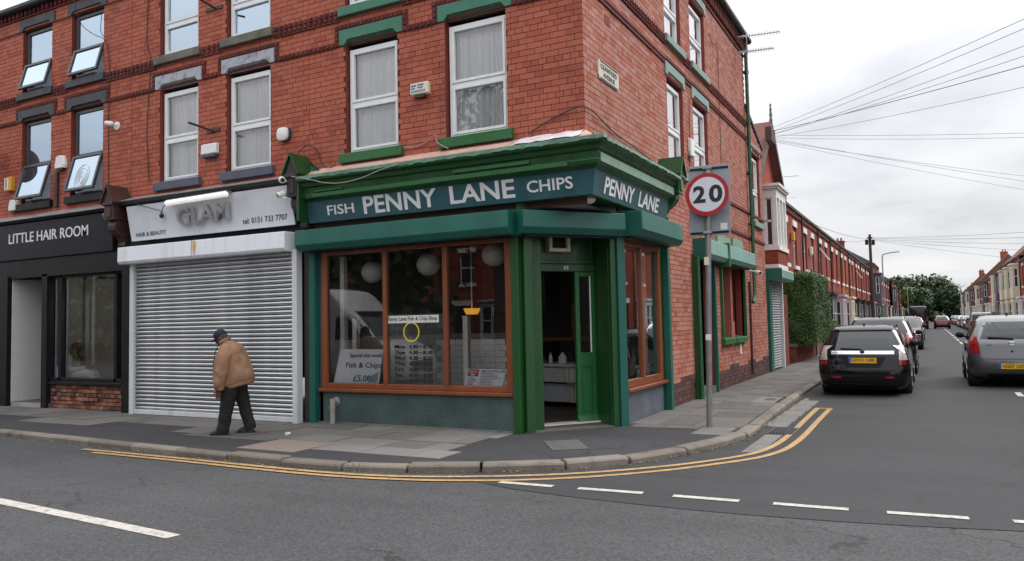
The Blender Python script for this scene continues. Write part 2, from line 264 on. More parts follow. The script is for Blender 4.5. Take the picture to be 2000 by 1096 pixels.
K['litter'] = M_leaf('fallen leaves and grit', (.09, .06, .025), (.16, .12, .05), (.30, .28, .2))
K['weed'] = M_leaf('moss and weed', (.05, .09, .02), (.09, .14, .03), (.16, .2, .06))
K['hedge'] = M_leaf('privet leaves', (.022, .055, .013), (.05, .112, .024), (.12, .185, .052))
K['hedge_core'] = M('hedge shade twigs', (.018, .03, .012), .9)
K['leaf_dark'] = M_leaf('far tree leaves', (.020, .036, .016), (.034, .058, .024), (.055, .085, .032))
K['leaf_mid'] = M_leaf('lighter tree leaves', (.045, .075, .02), (.075, .115, .03), (.12, .15, .045))
K['bark'] = M('bark', (.06, .05, .04), .9, var=.3, bump=.5, bscale=12)
K['slate'] = M('roof slate', lin((82, 84, 92)), .7, var=.2, scale=5, streak=0, bump=.3, bscale=6)
K['tile_red'] = M('red clay roof tile', lin((112, 66, 56)), .8, var=.25, scale=6, bump=.5, bscale=9)
K['tile_brown'] = M('brown concrete tile', lin((106, 70, 58)), .85, var=.2, scale=6, bump=.5, bscale=7)
K['far_red'] = M_farbrick('far red brick', (.25, .052, .036), (.33, .075, .05), (.12, .06, .05))
K['far_red2'] = M_farbrick('far orange brick', (.31, .085, .05), (.38, .11, .066), (.15, .08, .06))
K['far_side'] = M_farbrick('party wall brick', (.16, .04, .03), (.22, .06, .042), (.10, .05, .045))
K['cream_wall'] = M('cream painted wall', lin((218, 210, 184)), .8, var=.06)
K['white_wall'] = M('white painted masonry', lin((226, 224, 220)), .7, var=.06, dirt=lin((180, 176, 170)), dirtamt=.35)
K['grey_wall'] = M('mauve grey painted wall', lin((186, 174, 184)), .8, var=.06)
K['dark_wall'] = M('dark painted bay', lin((48, 42, 48)), .6, var=.1)
K['slategrey_wall'] = M('slate hung bay', lin((88, 88, 98)), .7, var=.12)
K['blue_trim'] = M('blue paint', lin((60, 74, 160)), .5)
K['gutter'] = M('black cast gutter', lin((38, 36, 38)), .5, var=.15)
K['pipe_green'] = M('green downpipe', lin((34, 84, 54)), .35, var=.12)
K['pane_far'] = M('far window pane', (.035, .042, .05), .06, spec=.9, var=.2)
K['terracotta'] = M('terracotta pot', lin((150, 84, 62)), .8, var=.2)
K['wood_pole'] = M('creosoted pole', lin((66, 54, 46)), .85, var=.25, streak=2, bump=.4, bscale=20)
K['white_brick'] = M('white painted brick', lin((208, 208, 206)), .7, var=.06, bump=.2, bscale=12, dirt=lin((160, 158, 152)), dirtamt=.35)
K['red_panel'] = M('oxide red board', lin((112, 42, 32)), .6, var=.2, streak=1.5, dirt=lin((80, 30, 24)), dirtamt=.5)
K['red_post'] = M('oxide pink mullion', lin((150, 86, 74)), .7, var=.15)
K['lamp_tube'] = M('lit lamp diffuser', (1.0, .98, .90), .4, emit=.3)
# ---------------------------------------------------------------- mesh helpers
ORI = {}
def worigin(o):
    return ORI.get(o.name, Vector((0, 0, 0))) if o else Vector((0, 0, 0))
class MB:
    def __init__(s, T=None): s.v = []; s.f = []; s.T = T
    def add(s, vs, fs):
        b = len(s.v)
        for p in vs: s.v.append(tuple(s.T(*p)) if s.T else tuple(p))
        for f in fs: s.f.append([b+i for i in f])
        return s
    def box(s, x0, x1, y0, y1, z0, z1):
        return s.add([(x0, y0, z0), (x1, y0, z0), (x1, y1, z0), (x0, y1, z0), (x0, y0, z1), (x1, y0, z1), (x1, y1, z1), (x0, y1, z1)],
                     [(0, 3, 2, 1), (4, 5, 6, 7), (0, 1, 5, 4), (1, 2, 6, 5), (2, 3, 7, 6), (3, 0, 4, 7)])
    def hexa(s, b, t):   # bottom ring of 4 and top ring of 4
        return s.add(list(b)+list(t), [(0, 3, 2, 1), (4, 5, 6, 7), (0, 1, 5, 4), (1, 2, 6, 5), (2, 3, 7, 6), (3, 0, 4, 7)])
    def quad(s, a, b, c, d): return s.add([a, b, c, d], [(0, 1, 2, 3)])
    def poly(s, pts): return s.add(pts, [tuple(range(len(pts)))])
    def prism(s, pts, vec):
        n = len(pts); q = [tuple(a+b for a, b in zip(p, vec)) for p in pts]
        return s.add(list(pts)+q, [tuple(range(n))[::-1], tuple(range(n, 2*n))]+[(i, (i+1) % n, n+(i+1) % n, n+i) for i in range(n)])
    def cyl(s, p0, p1, r0, r1=None, n=12, caps=True):
        r1 = r0 if r1 is None else r1
        p0 = Vector(p0); p1 = Vector(p1); d = (p1-p0).normalized()
        a = d.orthogonal().normalized(); b = d.cross(a); vs = []
        for p, r in ((p0, r0), (p1, r1)):
            for i in range(n):
                t = 2*math.pi*i/n; vs.append(tuple(p+a*math.cos(t)*r+b*math.sin(t)*r))
        fs = [(i, (i+1) % n, n+(i+1) % n, n+i) for i in range(n)]
        if caps: fs += [tuple(range(n))[::-1], tuple(range(n, 2*n))]
        return s.add(vs, fs)
    def tube(s, pts, r, n=6):
        pts = [Vector(p) for p in pts]; vs = []; up = None
        for k, p in enumerate(pts):
            d = (pts[min(k+1, len(pts)-1)]-pts[max(k-1, 0)]).normalized()
            if up is None: up = d.orthogonal().normalized()
            a = (up-d*up.dot(d)).normalized(); up = a; b = d.cross(a)
            rr = r[k] if isinstance(r, (list, tuple)) else r
            for i in range(n):
                t = 2*math.pi*i/n; vs.append(tuple(p+a*math.cos(t)*rr+b*math.sin(t)*rr))
        fs = []
        for k in range(len(pts)-1):
            for i in range(n): fs.append((k*n+i, k*n+(i+1) % n, (k+1)*n+(i+1) % n, (k+1)*n+i))
        m = (len(pts)-1)*n
        fs += [tuple(range(n))[::-1], tuple(range(m, m+n))]
        return s.add(vs, fs)
    def loft(s, rings, cap=True):
        n = len(rings[0]); vs = [p for r in rings for p in r]; fs = []
        for k in range(len(rings)-1):
            for i in range(n): fs.append((k*n+i, k*n+(i+1) % n, (k+1)*n+(i+1) % n, (k+1)*n+i))
        if cap:
            m = (len(rings)-1)*n; fs += [tuple(range(n))[::-1], tuple(range(m, m+n))]
        return s.add(vs, fs)
    def ell(s, c, rx, ry, rz, n=14, m=9, rot=None):
        rings = []
        for j in range(m+1):
            ph = -math.pi/2+math.pi*(j*.998/m+.001); ring = []
            for i in range(n):
                t = 2*math.pi*i/n; q = Vector((rx*math.cos(ph)*math.cos(t), ry*math.cos(ph)*math.sin(t), rz*math.sin(ph)))
                if rot: q = rot @ q
                ring.append(tuple(Vector(c)+q))
            rings.append(ring)
        return s.loft(rings)
    def lathe(s, c, prof, n=16):   # prof: (r, z)
        return s.loft([[(c[0]+r*math.cos(2*math.pi*i/n), c[1]+r*math.sin(2*math.pi*i/n), c[2]+z) for i in range(n)] for r, z in prof])
    def mesh(s, name, off=Vector((0, 0, 0)), smooth=None, fix=True):
        me = bpy.data.meshes.new(name)
        me.from_pydata([(p[0]-off.x, p[1]-off.y, p[2]-off.z) for p in s.v], [], s.f)
        if fix and len(s.f) < 60000:
            bm = bmesh.new(); bm.from_mesh(me); bmesh.ops.recalc_face_normals(bm, faces=bm.faces); bm.to_mesh(me); bm.free()
        if smooth is not None:
            me.polygons.foreach_set('use_smooth', [True]*len(me.polygons)); me.set_sharp_from_angle(angle=RAD(smooth))
        me.update(); return me
    def build(s, name, mat, parent=None, smooth=None, kind=None, bevel=0, label=None, fix=True):
        off = worigin(parent)
        me = s.mesh(name, off, smooth, fix); me.materials.append(K[mat] if isinstance(mat, str) else mat)
        o = bpy.data.objects.new(name, me); COL.objects.link(o); o.parent = parent; ORI[o.name] = off
        if kind: o['kind'] = kind
        if label: o['label'] = label
        if bevel:
            b = o.modifiers.new('edge', 'BEVEL'); b.width = bevel; b.segments = 1; b.limit_method = 'ANGLE'; b.angle_limit = RAD(40)
        return o
def thing(name, label, cat, loc=(0, 0, 0), group=None):
    o = bpy.data.objects.new(name, None); COL.objects.link(o); o.location = loc; ORI[o.name] = Vector(loc)
    o.empty_display_size = .2; o['label'] = label; o['category'] = cat
    if group: o['group'] = group
    return o
def tag(o, label, cat, group=None):
    o['label'] = label; o['category'] = cat
    if group: o['group'] = group
    return o
def structure(o): o['kind'] = 'structure'; return o
def copy_tree(o, parent=None):
    c = o.copy(); COL.objects.link(c); c.parent = parent
    for ch in list(o.children): copy_tree(ch, c)
    return c
TR_FRONT = lambda u, d, z: (u, -d, z)             # wall facing the main road: u = X
TR_SIDE = lambda u, d, z: (d, u, z)               # wall facing the side street: u = Y
def frame_T(O, U, Nn): return lambda u, d, z: (O[0]+U[0]*u+Nn[0]*d, O[1]+U[1]*u+Nn[1]*d, O[2]+z)
_txt = {}
def text_mesh(s, bold=0.0, depth=.01):
    key = (s, bold, depth)
    if key in _txt: return _txt[key]
    c = bpy.data.curves.new('t', 'FONT'); c.body = s; c.size = 1; c.extrude = depth/2; c.offset = bold; c.resolution_u = 3
    o = bpy.data.objects.new('t', c); COL.objects.link(o); bpy.context.view_layer.update()
    dg = bpy.context.evaluated_depsgraph_get(); me = bpy.data.meshes.new_from_object(o.evaluated_get(dg))
    vs = [v.co.copy() for v in me.vertices]; fs = [list(p.vertices) for p in me.polygons]
    bpy.data.objects.remove(o); bpy.data.curves.remove(c); bpy.data.meshes.remove(me)
    _txt[key] = (vs, fs); return vs, fs
def text(name, s, P, U, V, w, h, mat, parent, depth=.006, bold=0.0, split=False, fit=True, slant=0):
    """raised lettering: string s fitted to width w and height h; P lower left corner"""
    vs, fs = text_mesh(s, bold, .02)
    x0 = min(v.x for v in vs); x1 = max(v.x for v in vs); y0 = min(v.y for v in vs); y1 = max(v.y for v in vs); z0 = min(v.z for v in vs); z1 = max(v.z for v in vs)
    P, U, V = Vector(P), Vector(U).normalized(), Vector(V).normalized(); Nn = U.cross(V)
    if not w: w = h/(y1-y0)*(x1-x0)
    pts = [tuple(P+U*((v.x-x0)/(x1-x0)*w+slant*(v.y-y0)/(y1-y0)*h)+V*((v.y-y0)/(y1-y0)*h)+Nn*((v.z-z0)/(z1-z0)*depth)) for v in vs]
    if not split:
        m = MB(); m.add(pts, fs); return m.build(name, mat, parent, fix=False)
    par = list(range(len(vs)))
    def find(a):
        while par[a] != a: par[a] = par[par[a]]; a = par[a]
        return a
    # text meshes may hold doubled vertices: weld by position first
    pos = {}
    for i, v in enumerate(vs):
        k = (round(v.x, 4), round(v.y, 4))
        if k in pos: par[find(i)] = find(pos[k])
        else: pos[k] = i
    for f in fs:
        for i in f[1:]: par[find(i)] = find(f[0])
    gr = {}
    for f in fs: gr.setdefault(find(f[0]), []).append(f)
    out = []
    for g, ff in sorted(gr.items(), key=lambda kv: min(vs[i].x for f in kv[1] for i in f)):
        idx = sorted({i for f in ff for i in f}); mp = {i: k for k, i in enumerate(idx)}
        m = MB(); m.add([pts[i] for i in idx], [[mp[i] for i in f] for f in ff]); out.append(m.build(name, mat, parent, fix=False))
    return out
X_, Y_, Z_ = (1, 0, 0), (0, 1, 0), (0, 0, 1)

# ---------------------------------------------------------------- ground
ROADZ = -.08
KERB = [(-40, -1.2), (-25, -1.95), (-14, -2.55), (-9.6, -2.74), (-7, -2.9), (-4.95, -3.0), (-2.95, -3.08), (-1.7, -3.0), (-.78, -2.7), (-.05, -2.33), (.46, -2.02), (.92, -1.57), (1.33, -.92), (1.69, .08), (1.87, .83), (1.9, 1.7), (1.82, 4.15), (1.77, 7), (1.75, 9.5), (1.75, 30), (1.75, 60), (1.75, 120), (1.75, 230)]
g = MB(); g.quad((-900, -900, -.6), (900, -900, -.6), (900, 900, -.6), (-900, 900, -.6)); structure(g.build('ground', 'concrete', fix=False))
def camber(x, y=50): return ROADZ+.07*max(0, 1-((x-5.6)/4.0)**2)*min(1, max(0, (y-6)/4))
# main road sheet
m = MB(); m.quad((-120, -60, ROADZ), (120, -60, ROADZ), (120, 1.0, ROADZ), (-120, 1.0, ROADZ)); road = structure(m.build('main_road', 'asphalt', fix=False))
# side road sheet laid over it, cambered further up the street
edge = [(-.5, -2.86), (.41, -3.15), (1.19, -3.26), (2.52, -3.31), (3.73, -3.2), (4.8, -2.98), (6.5, -2.6), (8.2, -2.2), (10.5, -1.7), (14, -1.4)]
m = MB(); ex = [e[0] for e in edge]
def eY(x):
    for (a, b), (c, d) in zip(edge, edge[1:]):
        if a <= x <= c: return b+(d-b)*(x-a)/(c-a)
    return edge[-1][1]
xs = [-.5, .41, 1.0, 1.6, 2.2, 2.8, 3.4, 4, 4.8, 5.6, 6.5, 7.3, 8.2, 9, 9.7, 10.5, 14]
rows = []
for k, yy in enumerate([None, -1.0, 3, 6, 7, 8, 9, 10, 14, 25, 60, 120, 235]):
    rr_ = []
    for x in xs:
        y = eY(x) if yy is None else yy
        cz = ROADZ+.005 if (yy is None) else camber(x, yy)+.005
        rr_.append((x, y, cz))
    rows.append(rr_)
for a, b in zip(rows, rows[1:]):
    for i in range(len(xs)-1): m.quad(a[i], a[i+1], b[i+1], b[i])
side_road = structure(m.build('side_road', 'asphalt_side', smooth=30, fix=False))
# paint
def band(mb, pts, w, z, T=None):
    P = [Vector((p[0], p[1])) for p in pts]; Lf = []; Rt = []
    for i, p in enumerate(P):
        d = (P[min(i+1, len(P)-1)]-P[max(i-1, 0)]).normalized(); nn = Vector((-d.y, d.x))
        zz = z(p.x) if callable(z) else z
        Lf.append((p.x+nn.x*w/2, p.y+nn.y*w/2, zz)); Rt.append((p.x-nn.x*w/2, p.y-nn.y*w/2, zz))
    for i in range(len(P)-1): mb.quad(Rt[i], Rt[i+1], Lf[i+1], Lf[i])
def smoothpts(pts, k=6):
    out = []
    for i in range(len(pts)-1):
        p0 = pts[max(i-1, 0)]; p1 = pts[i]; p2 = pts[i+1]; p3 = pts[min(i+2, len(pts)-1)]
        for j in range(k):
            t = j/k
            out.append(tuple(.5*((2*p1[c])+(-p0[c]+p2[c])*t+(2*p0[c]-5*p1[c]+4*p2[c]-p3[c])*t*t+(-p0[c]+3*p1[c]-3*p2[c]+p3[c])*t**3) for c in range(len(p1))))
    out.append(tuple(pts[-1])); return out
ZL = ROADZ+.011
YEL1 = [(-6.64, -3.16), (-4.63, -3.17), (-3.19, -3.2), (-1.94, -3.19), (-.95, -3.02), (.1, -2.55), (.8, -2.07), (1.47, -1.38), (1.91, -.76), (2.17, -.27), (2.3, .2), (2.36, .8), (2.38, 1.74)]
YEL2 = [(-6.2, -3.3), (-4.45, -3.31), (-3.02, -3.35), (-1.81, -3.33), (-.84, -3.17), (-.4, -3.03), (.21, -2.76), (.89, -2.29), (1.54, -1.63), (1.99, -1.0), (2.31, -.47), (2.49, .1), (2.56, .75), (2.58, 1.72), (2.56, 3.4), (2.55, 5.2)]
for pts in (YEL1, [(2.37, 2.36), (2.345, 3.8), (2.33, 5.16)], YEL2):
    q = MB(); band(q, smoothpts(pts), .085, ZL); q.build('yellow_line', 'yellow_line', side_road, fix=False)
q = MB(); q.quad((2.29, 5.16, ZL), (2.595, 5.16, ZL), (2.59, 5.27, ZL), (2.29, 5.27, ZL)); q.build('yellow_line', 'yellow_line', side_road, fix=False)
gw = [(.11, -2.91), (.73, -2.89), (1.01, -2.88), (1.68, -2.84), (1.98, -2.84), (2.6, -2.82), (2.9, -2.80), (3.53, -2.775), (3.83, -2.76), (4.44, -2.715), (4.75, -2.69), (5.4, -2.6)]
for i in range(0, len(gw), 2):
    q = MB(); band(q, [gw[i], gw[i+1]], .1, ZL); q.build('give_way_dash', 'white_line', side_road, fix=False)
q = MB(); q.quad((-4.5, -5.55, ROADZ+.005), (-4.5, -5.70, ROADZ+.005), (-1.33, -5.90, ROADZ+.005), (-1.31, -5.77, ROADZ+.005)); q.build('centre_dash', 'white_line', road, fix=False)
yy = 2.1
while yy < 190:
    q = MB(); z0_ = camber(5.75, yy)+.012; z1_ = camber(5.75, yy+3.9)+.012; q.quad((5.71, yy, z0_), (5.82, yy, z0_), (5.82, yy+3.9, z1_), (5.71, yy+3.9, z1_)); q.build('centre_dash', 'white_line', side_road, fix=False); yy += 6.0
# gutter channel and drain at the corner
q = MB(); q.add([(2.05, -.12, ZL-.003), (2.28, -.05, ZL-.003), (2.29, 1.55, ZL-.003), (2.06, 1.55, ZL-.003)], [(0, 1, 2, 3)]); q.build('gutter_flag', 'concrete', side_road, fix=False)
q = MB()
for k, (a, b) in enumerate(((2.42, 3.1), (3.13, 3.85), (3.88, 4.7), (4.73, 5.6), (5.63, 6.6), (6.63, 7.6))): q.quad((1.88, a, ZL-.003), (2.22, a, ZL-.003), (2.2, b, ZL-.003), (1.86, b, ZL-.003))
q.build('gutter_flag', 'concrete', side_road, fix=False)
dr = thing('drain_grate', 'dark iron gully grate in the gutter beside the double yellow lines', 'drain grate', (2.24, 1.98, ROADZ))
q = MB(); q.box(2.05, 2.43, 1.62, 2.32, ROADZ-.02, ROADZ+.014); q.build('frame', 'cover', dr)
q = MB()
for k in range(7): q.box(2.09+k*.045, 2.115+k*.045, 1.66, 2.28, ROADZ+.01, ROADZ+.024)
q.build('bar', 'black', dr)

# footways
def kerb_path(pts):
    P = smoothpts(pts, 5); return P
KP = kerb_path(KERB)
def inset(P, d):
    out = []
    for i, p in enumerate(P):
        a = Vector(P[max(i-1, 0)]); b = Vector(P[min(i+1, len(P)-1)]); t = (b-a).normalized(); out.append((p[0]-t.y*d, p[1]+t.x*d))
    return out
KB = inset(KP, .2)
m = MB()
for (x0, y0), (x1, y1) in zip(KB, KB[1:]):     # footway surface between the kerb back and a line inside the buildings
    ix0 = min(x0, -1.2 if y0 < 1 else -1.6); ix1 = min(x1, -1.2 if y1 < 1 else -1.6)
    def inner(x, y):
        return (x, .9) if (x < -.9) else (-.9, max(y+.0, .9)) if y > .9 else (-.9, .9)
    a, b = inner(x0, y0), inner(x1, y1)
    if (a == b): m.add([(x0, y0, 0), (x1, y1, 0), (a[0], a[1], 0)], [(0, 1, 2)])
    else: m.quad((x0, y0, 0), (x1, y1, 0), (b[0], b[1], 0), (a[0], a[1], 0))
pav = structure(m.build('pavement', 'asphalt_path', fix=False))
# kerb stones, one by one near the corner
def along(P, step):
    acc = [0]
    for a, b in zip(P, P[1:]): acc.append(acc[-1]+math.hypot(b[0]-a[0], b[1]-a[1]))
    return acc
acc = along(KP, 1)
def at(P, acc, s):
    for i in range(len(P)-1):
        if acc[i+1] >= s:
            t = (s-acc[i])/max(1e-9, acc[i+1]-acc[i]); return Vector((P[i][0]+(P[i+1][0]-P[i][0])*t, P[i][1]+(P[i+1][1]-P[i][1])*t)), Vector((P[i+1][0]-P[i][0], P[i+1][1]-P[i][1])).normalized()
    return Vector(P[-1]), Vector((0, 1))
s_ = 18.0; kr = structure(MB().add([(0, 0, -.3), (.01, 0, -.3), (0, .01, -.3)], [(0, 1, 2)]).build('kerb', 'kerb'))
far = MB()
while s_ < acc[-1]-2:
    near = True; p, t = at(KP, acc, s_)
    big = (-4.5 < p.x and p.y < 1.2)
    ln = rnd.uniform(.78, .98) if big else rnd.uniform(.9, 1.15)
    wd = .21 if big else .17
    if p.y > 45: ln = 6
    a, ta = at(KP, acc, s_); b, tb = at(KP, acc, s_+ln-(.035 if big else .012))
    na, nb = Vector((-ta.y, ta.x)), Vector((-tb.y, tb.x)); dz = rnd.uniform(-.012, .012) if big else rnd.uniform(-.004, .004); do = rnd.uniform(-.02, .02) if big else 0
    c1 = .03
    def ring(p, nn, e):
        return [(p.x+nn.x*(do+o2)+0, p.y+nn.y*(do+o2), z) for o2, z in ((.0, -.2), (.0, -.02+dz), (c1*.5, .0+dz), (c1*1.6, .012+dz), (wd, .008+dz), (wd, -.2))]
    q = MB(); q.loft([ring(a+ta*.02, na, 0), ring(a+ta*.05, na, 1), ring(b-tb*.05, nb, 1), ring(b-tb*.02, nb, 0)] if False else [ring(a, na, 0), ring(a*.5+b*.5, (na+nb).normalized(), 0), ring(b, nb, 0)])
    if p.y < 24 and p.x > -16: q.build('kerb_stone', 'kerb', kr, bevel=.012 if big else .006)
    else: far.v, far.f = far.v, far.f; off_ = len(far.v); far.v += q.v; far.f += [[i+off_ for i in f] for f in q.f]
    s_ += ln
far.build('kerb_run', 'kerb', kr, kind='stuff')
# flags along the shops
def flag(x0, x1, y0, y1, mat='slab', z=.006, jit=True):
    gp = .006; dz = rnd.uniform(-.002, .004) if jit else 0
    q = MB(); tl = rnd.uniform(-.003, .003)
    q.hexa([(x0+gp, y0+gp, -.05), (x1-gp, y0+gp, -.05), (x1-gp, y1-gp, -.05), (x0+gp, y1-gp, -.05)], [(x0+gp, y0+gp, z+dz), (x1-gp, y0+gp, z+dz+tl), (x1-gp, y1-gp, z+dz+tl), (x0+gp, y1-gp, z+dz)])
    q.build('paving_flag', mat, pav)
for r_, (ya, yb) in enumerate(((-.62, .15), (-1.22, -.62), (-1.78, -1.22))):
    x = -16.0-r_*.3
    while x < -1.35:
        w_ = rnd.choice((.6, .75, .9, .9)); xe = min(x+w_, -1.3 if r_ else -1.2)
        if xe-x > .15 and not (r_ == 2 and (x < -10.9 or -8.9 < x < -6.9)) and not (r_ == 1 and x < -15.2):
            flag(x, xe, ya, yb, 'slab_pale' if (x > -4.2 and rnd.random() < .55) else 'slab')
        x = xe if xe > x else x+1
        if x >= -1.36: break
for x0, x1, mt in ((-3.1, -2.3, 'slab_pale'), (-2.3, -1.55, 'slab_pale'), (-1.55, -1.05, 'slab_pale')): flag(x0, x1, -2.32, -1.78, mt)
flag(-4.15, -3.1, -2.62, -1.78, 'slab_pink')
flag(-6.0, -4.2, -2.0, -1.78, 'slab')
# side street flags
y = 1.55
while y < 46:
    dy = rnd.uniform(.58, .64) if y < 24 else 2.4
    kx = min((p[0] for p in KP if abs(p[1]-y-dy/2) < .9 and p[0] > 0), default=1.75)-.165
    xx = [-.02, .62, 1.2, kx] if int(y*3) % 2 else [-.02, .45, .98, kx]
    if y > 24: xx = [-.02, kx]
    for a, b in zip(xx, xx[1:]):
        if 5.2 < y+dy/2 < 6.4 and a > 1.0: continue
        flag(a, b-.0, y, y+dy)
    y += dy
flag(.12, .62, 1.15, 1.55); flag(1.17, 1.66, .72, 1.55, 'slab_pale'); flag(.62, 1.17, 1.2, 1.55)
flag(1.12, 1.56, 5.15, 6.38, 'slab_pale', z=.010, jit=False)
q = MB(); q.box(1.3, 1.5, 5.6, 5.95, -.02, .017); tag(q.build('stopcock_cover', 'cover', bevel=.004), 'small dark metal cover set in a pale flag on the side pavement', 'access cover')
fg = thing('floor_grating', 'faint grey ribbed metal grating in the asphalt outside the shop door', 'grating', (-.07, -.82, 0))
T_ = frame_T((-.49, -.61, 0), (.8, .6, 0), (.56, -.83, 0))
q = MB(T_); q.box(0, .5, 0, .82, -.01, .004); q.build('plate', 'asphalt_path', fg)
for k in range(14):
    q = MB(T_); q.box(.02+k*.034, .034+k*.034, .02, .8, .003, .008); q.build('rib', 'concrete', fg)
# small litter along the gutter
lt = MB(); wd_ = MB()
for k in range(900):
    s = rnd.uniform(22, 58); p, t = at(KP, acc, s); nn = Vector((-t.y, t.x)); o2 = -abs(rnd.gauss(0, .06))-.01; c = p+nn*o2; a_ = rnd.uniform(0, 6.3); r0 = rnd.uniform(.006, .022)
    ax = Vector((math.cos(a_), math.sin(a_))); bx = Vector((-ax.y, ax.x)); zz = ROADZ+.014+rnd.uniform(0, .01)
    lt.quad((c.x-ax.x*r0, c.y-ax.y*r0, zz), (c.x+bx.x*r0*.6, c.y+bx.y*r0*.6, zz+rnd.uniform(0, .012)), (c.x+ax.x*r0, c.y+ax.y*r0, zz+rnd.uniform(0, .008)), (c.x-bx.x*r0*.6, c.y-bx.y*r0*.6, zz))
for k in range(420):     # and against the foot of the shops
    x = rnd.uniform(-5.1, -1.1) if k % 2 else rnd.uniform(-14, -1); yv = -.03-abs(rnd.gauss(0, .05))-(.22 if x < -5.2 else 0); a_ = rnd.uniform(0, 6.3); r0 = rnd.uniform(.006, .02)
    lt.quad((x-r0, yv, .016), (x, yv+r0*.6, .02), (x+r0, yv, .022), (x, yv-r0*.6, .016))
o = lt.build('gutter_litter', 'litter', fix=False); o['kind'] = 'stuff'; tag(o, 'dry leaves and grit along the kerb and shop fronts', 'litter')
for k in range(260):
    s = rnd.choice((27.2, 31.0, 34.6, 36.4, 38.2))+rnd.gauss(0, .1) if k % 3 else rnd.uniform(40, 47); p, t = at(KP, acc, s); nn = Vector((-t.y, t.x)); c = p+nn*rnd.uniform(-.04, .05 if k % 3 else -.01); h = rnd.uniform(.01, .035); a_ = rnd.uniform(0, 6.3)
    zz = ROADZ+.012 if k % 3 == 0 else rnd.choice((ROADZ+.01, -.01))
    wd_.add([(c.x-.006, c.y, zz), (c.x+.006, c.y, zz), (c.x+math.cos(a_)*.02, c.y+math.sin(a_)*.02, zz+h)], [(0, 1, 2)])
o = wd_.build('kerb_moss', 'weed', fix=False); o['kind'] = 'stuff'; tag(o, 'green moss and weeds in the kerb joints', 'weeds')
q = MB(); q.box(-4.42, -4.36, -1.42, -1.37, .006, .04); q.ell((-4.36, -1.4, .025), .03, .022, .02, 8, 5); tag(q.build('crumpled_paper', 'ivory', smooth=40), 'crumpled white paper scrap on the flags outside the chip shop', 'litter')
# ---------------------------------------------------------------- brick walls and windows
CAMP = Vector((4.22, -10.22, 1.61)); CH = .0895; SL = .26
def courses(T, u0, u1, z0, z1, holes, keep=None):
    """bricks of an English garden wall bond (five stretcher courses to one of headers): list of (u, z, length)"""
    out = []; i = math.floor((6.42-z1)/CH)
    while True:
        zt = 6.42-i*CH; zb = zt-CH; i += 1
        if zt <= z0+.01: break
        if zb >= z1-.01: continue
        zm = (zt+zb)/2; idx = i-1
        hdr = (idx % 6) == 4
        ln = SL/2 if hdr else SL; off = (SL/4 if hdr else (SL/2 if idx % 2 else 0))
        spans = [(u0, u1)]
        for (a, b, c, d) in holes:
            if c-.02 < zm < d+.02:
                ns = []
                for (p, q) in spans:
                    if b <= p or a >= q: ns.append((p, q)); continue
                    if a > p: ns.append((p, a))
                    if b < q: ns.append((b, q))
                spans = ns
        for (p, q) in spans:
            k = math.floor((p-off)/ln)
            while True:
                a = off+k*ln; b = a+ln; k += 1
                if a >= q-.01: break
                a2 = max(a, p); b2 = min(b, q)
                if b2-a2 < .045: continue
                if keep and not keep((a2+b2)/2, zm): continue
                out.append((a2, b2, zb, zt))
    return out
JT = .0045
def brick_add(mb, T, a, b, zb, zt, dj=None, seat=None):
    d = rnd.uniform(-.0015, .003) if dj is None else dj
    a += JT; b -= JT; zb += JT; zt -= JT; t = rnd.uniform(-.0015, .0015)
    v = [(a, -.02, zb), (b, -.02, zb), (b, -.02, zt), (a, -.02, zt), (a, d, zb), (b, d+t, zb), (b, d+t, zt), (a, d, zt)]
    mb.add([T(*p) for p in v], [(4, 5, 6, 7), (0, 1, 5, 4), (1, 2, 6, 5), (2, 3, 7, 6), (3, 0, 4, 7)])
def wall_back(bld, name, T, u0, u1, z0, z1, holes, mat, top=None, depth=.14, lab=None):
    us = sorted({u0, u1, *[min(max(h[i], u0), u1) for h in holes for i in (0, 1)]}); zs = sorted({z0, z1, *[min(max(h[i], z0), z1) for h in holes for i in (2, 3)]})
    m = MB(T)
    for a, b in zip(us, us[1:]):
        for c, d in zip(zs, zs[1:]):
            um, zm = (a+b)/2, (c+d)/2
            if any(h[0] < um < h[1] and h[2] < zm < h[3] for h in holes): continue
            m.quad((a, -.012, c), (b, -.012, c), (b, -.012, d), (a, -.012, d))
    w = m.build(name, mat, bld, label=lab)
    r = MB(T)
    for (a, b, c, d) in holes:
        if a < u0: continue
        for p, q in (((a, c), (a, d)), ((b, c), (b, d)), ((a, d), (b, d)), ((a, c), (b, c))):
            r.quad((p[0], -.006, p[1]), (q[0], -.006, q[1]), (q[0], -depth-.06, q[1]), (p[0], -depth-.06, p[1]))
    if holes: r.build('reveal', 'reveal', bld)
    return w
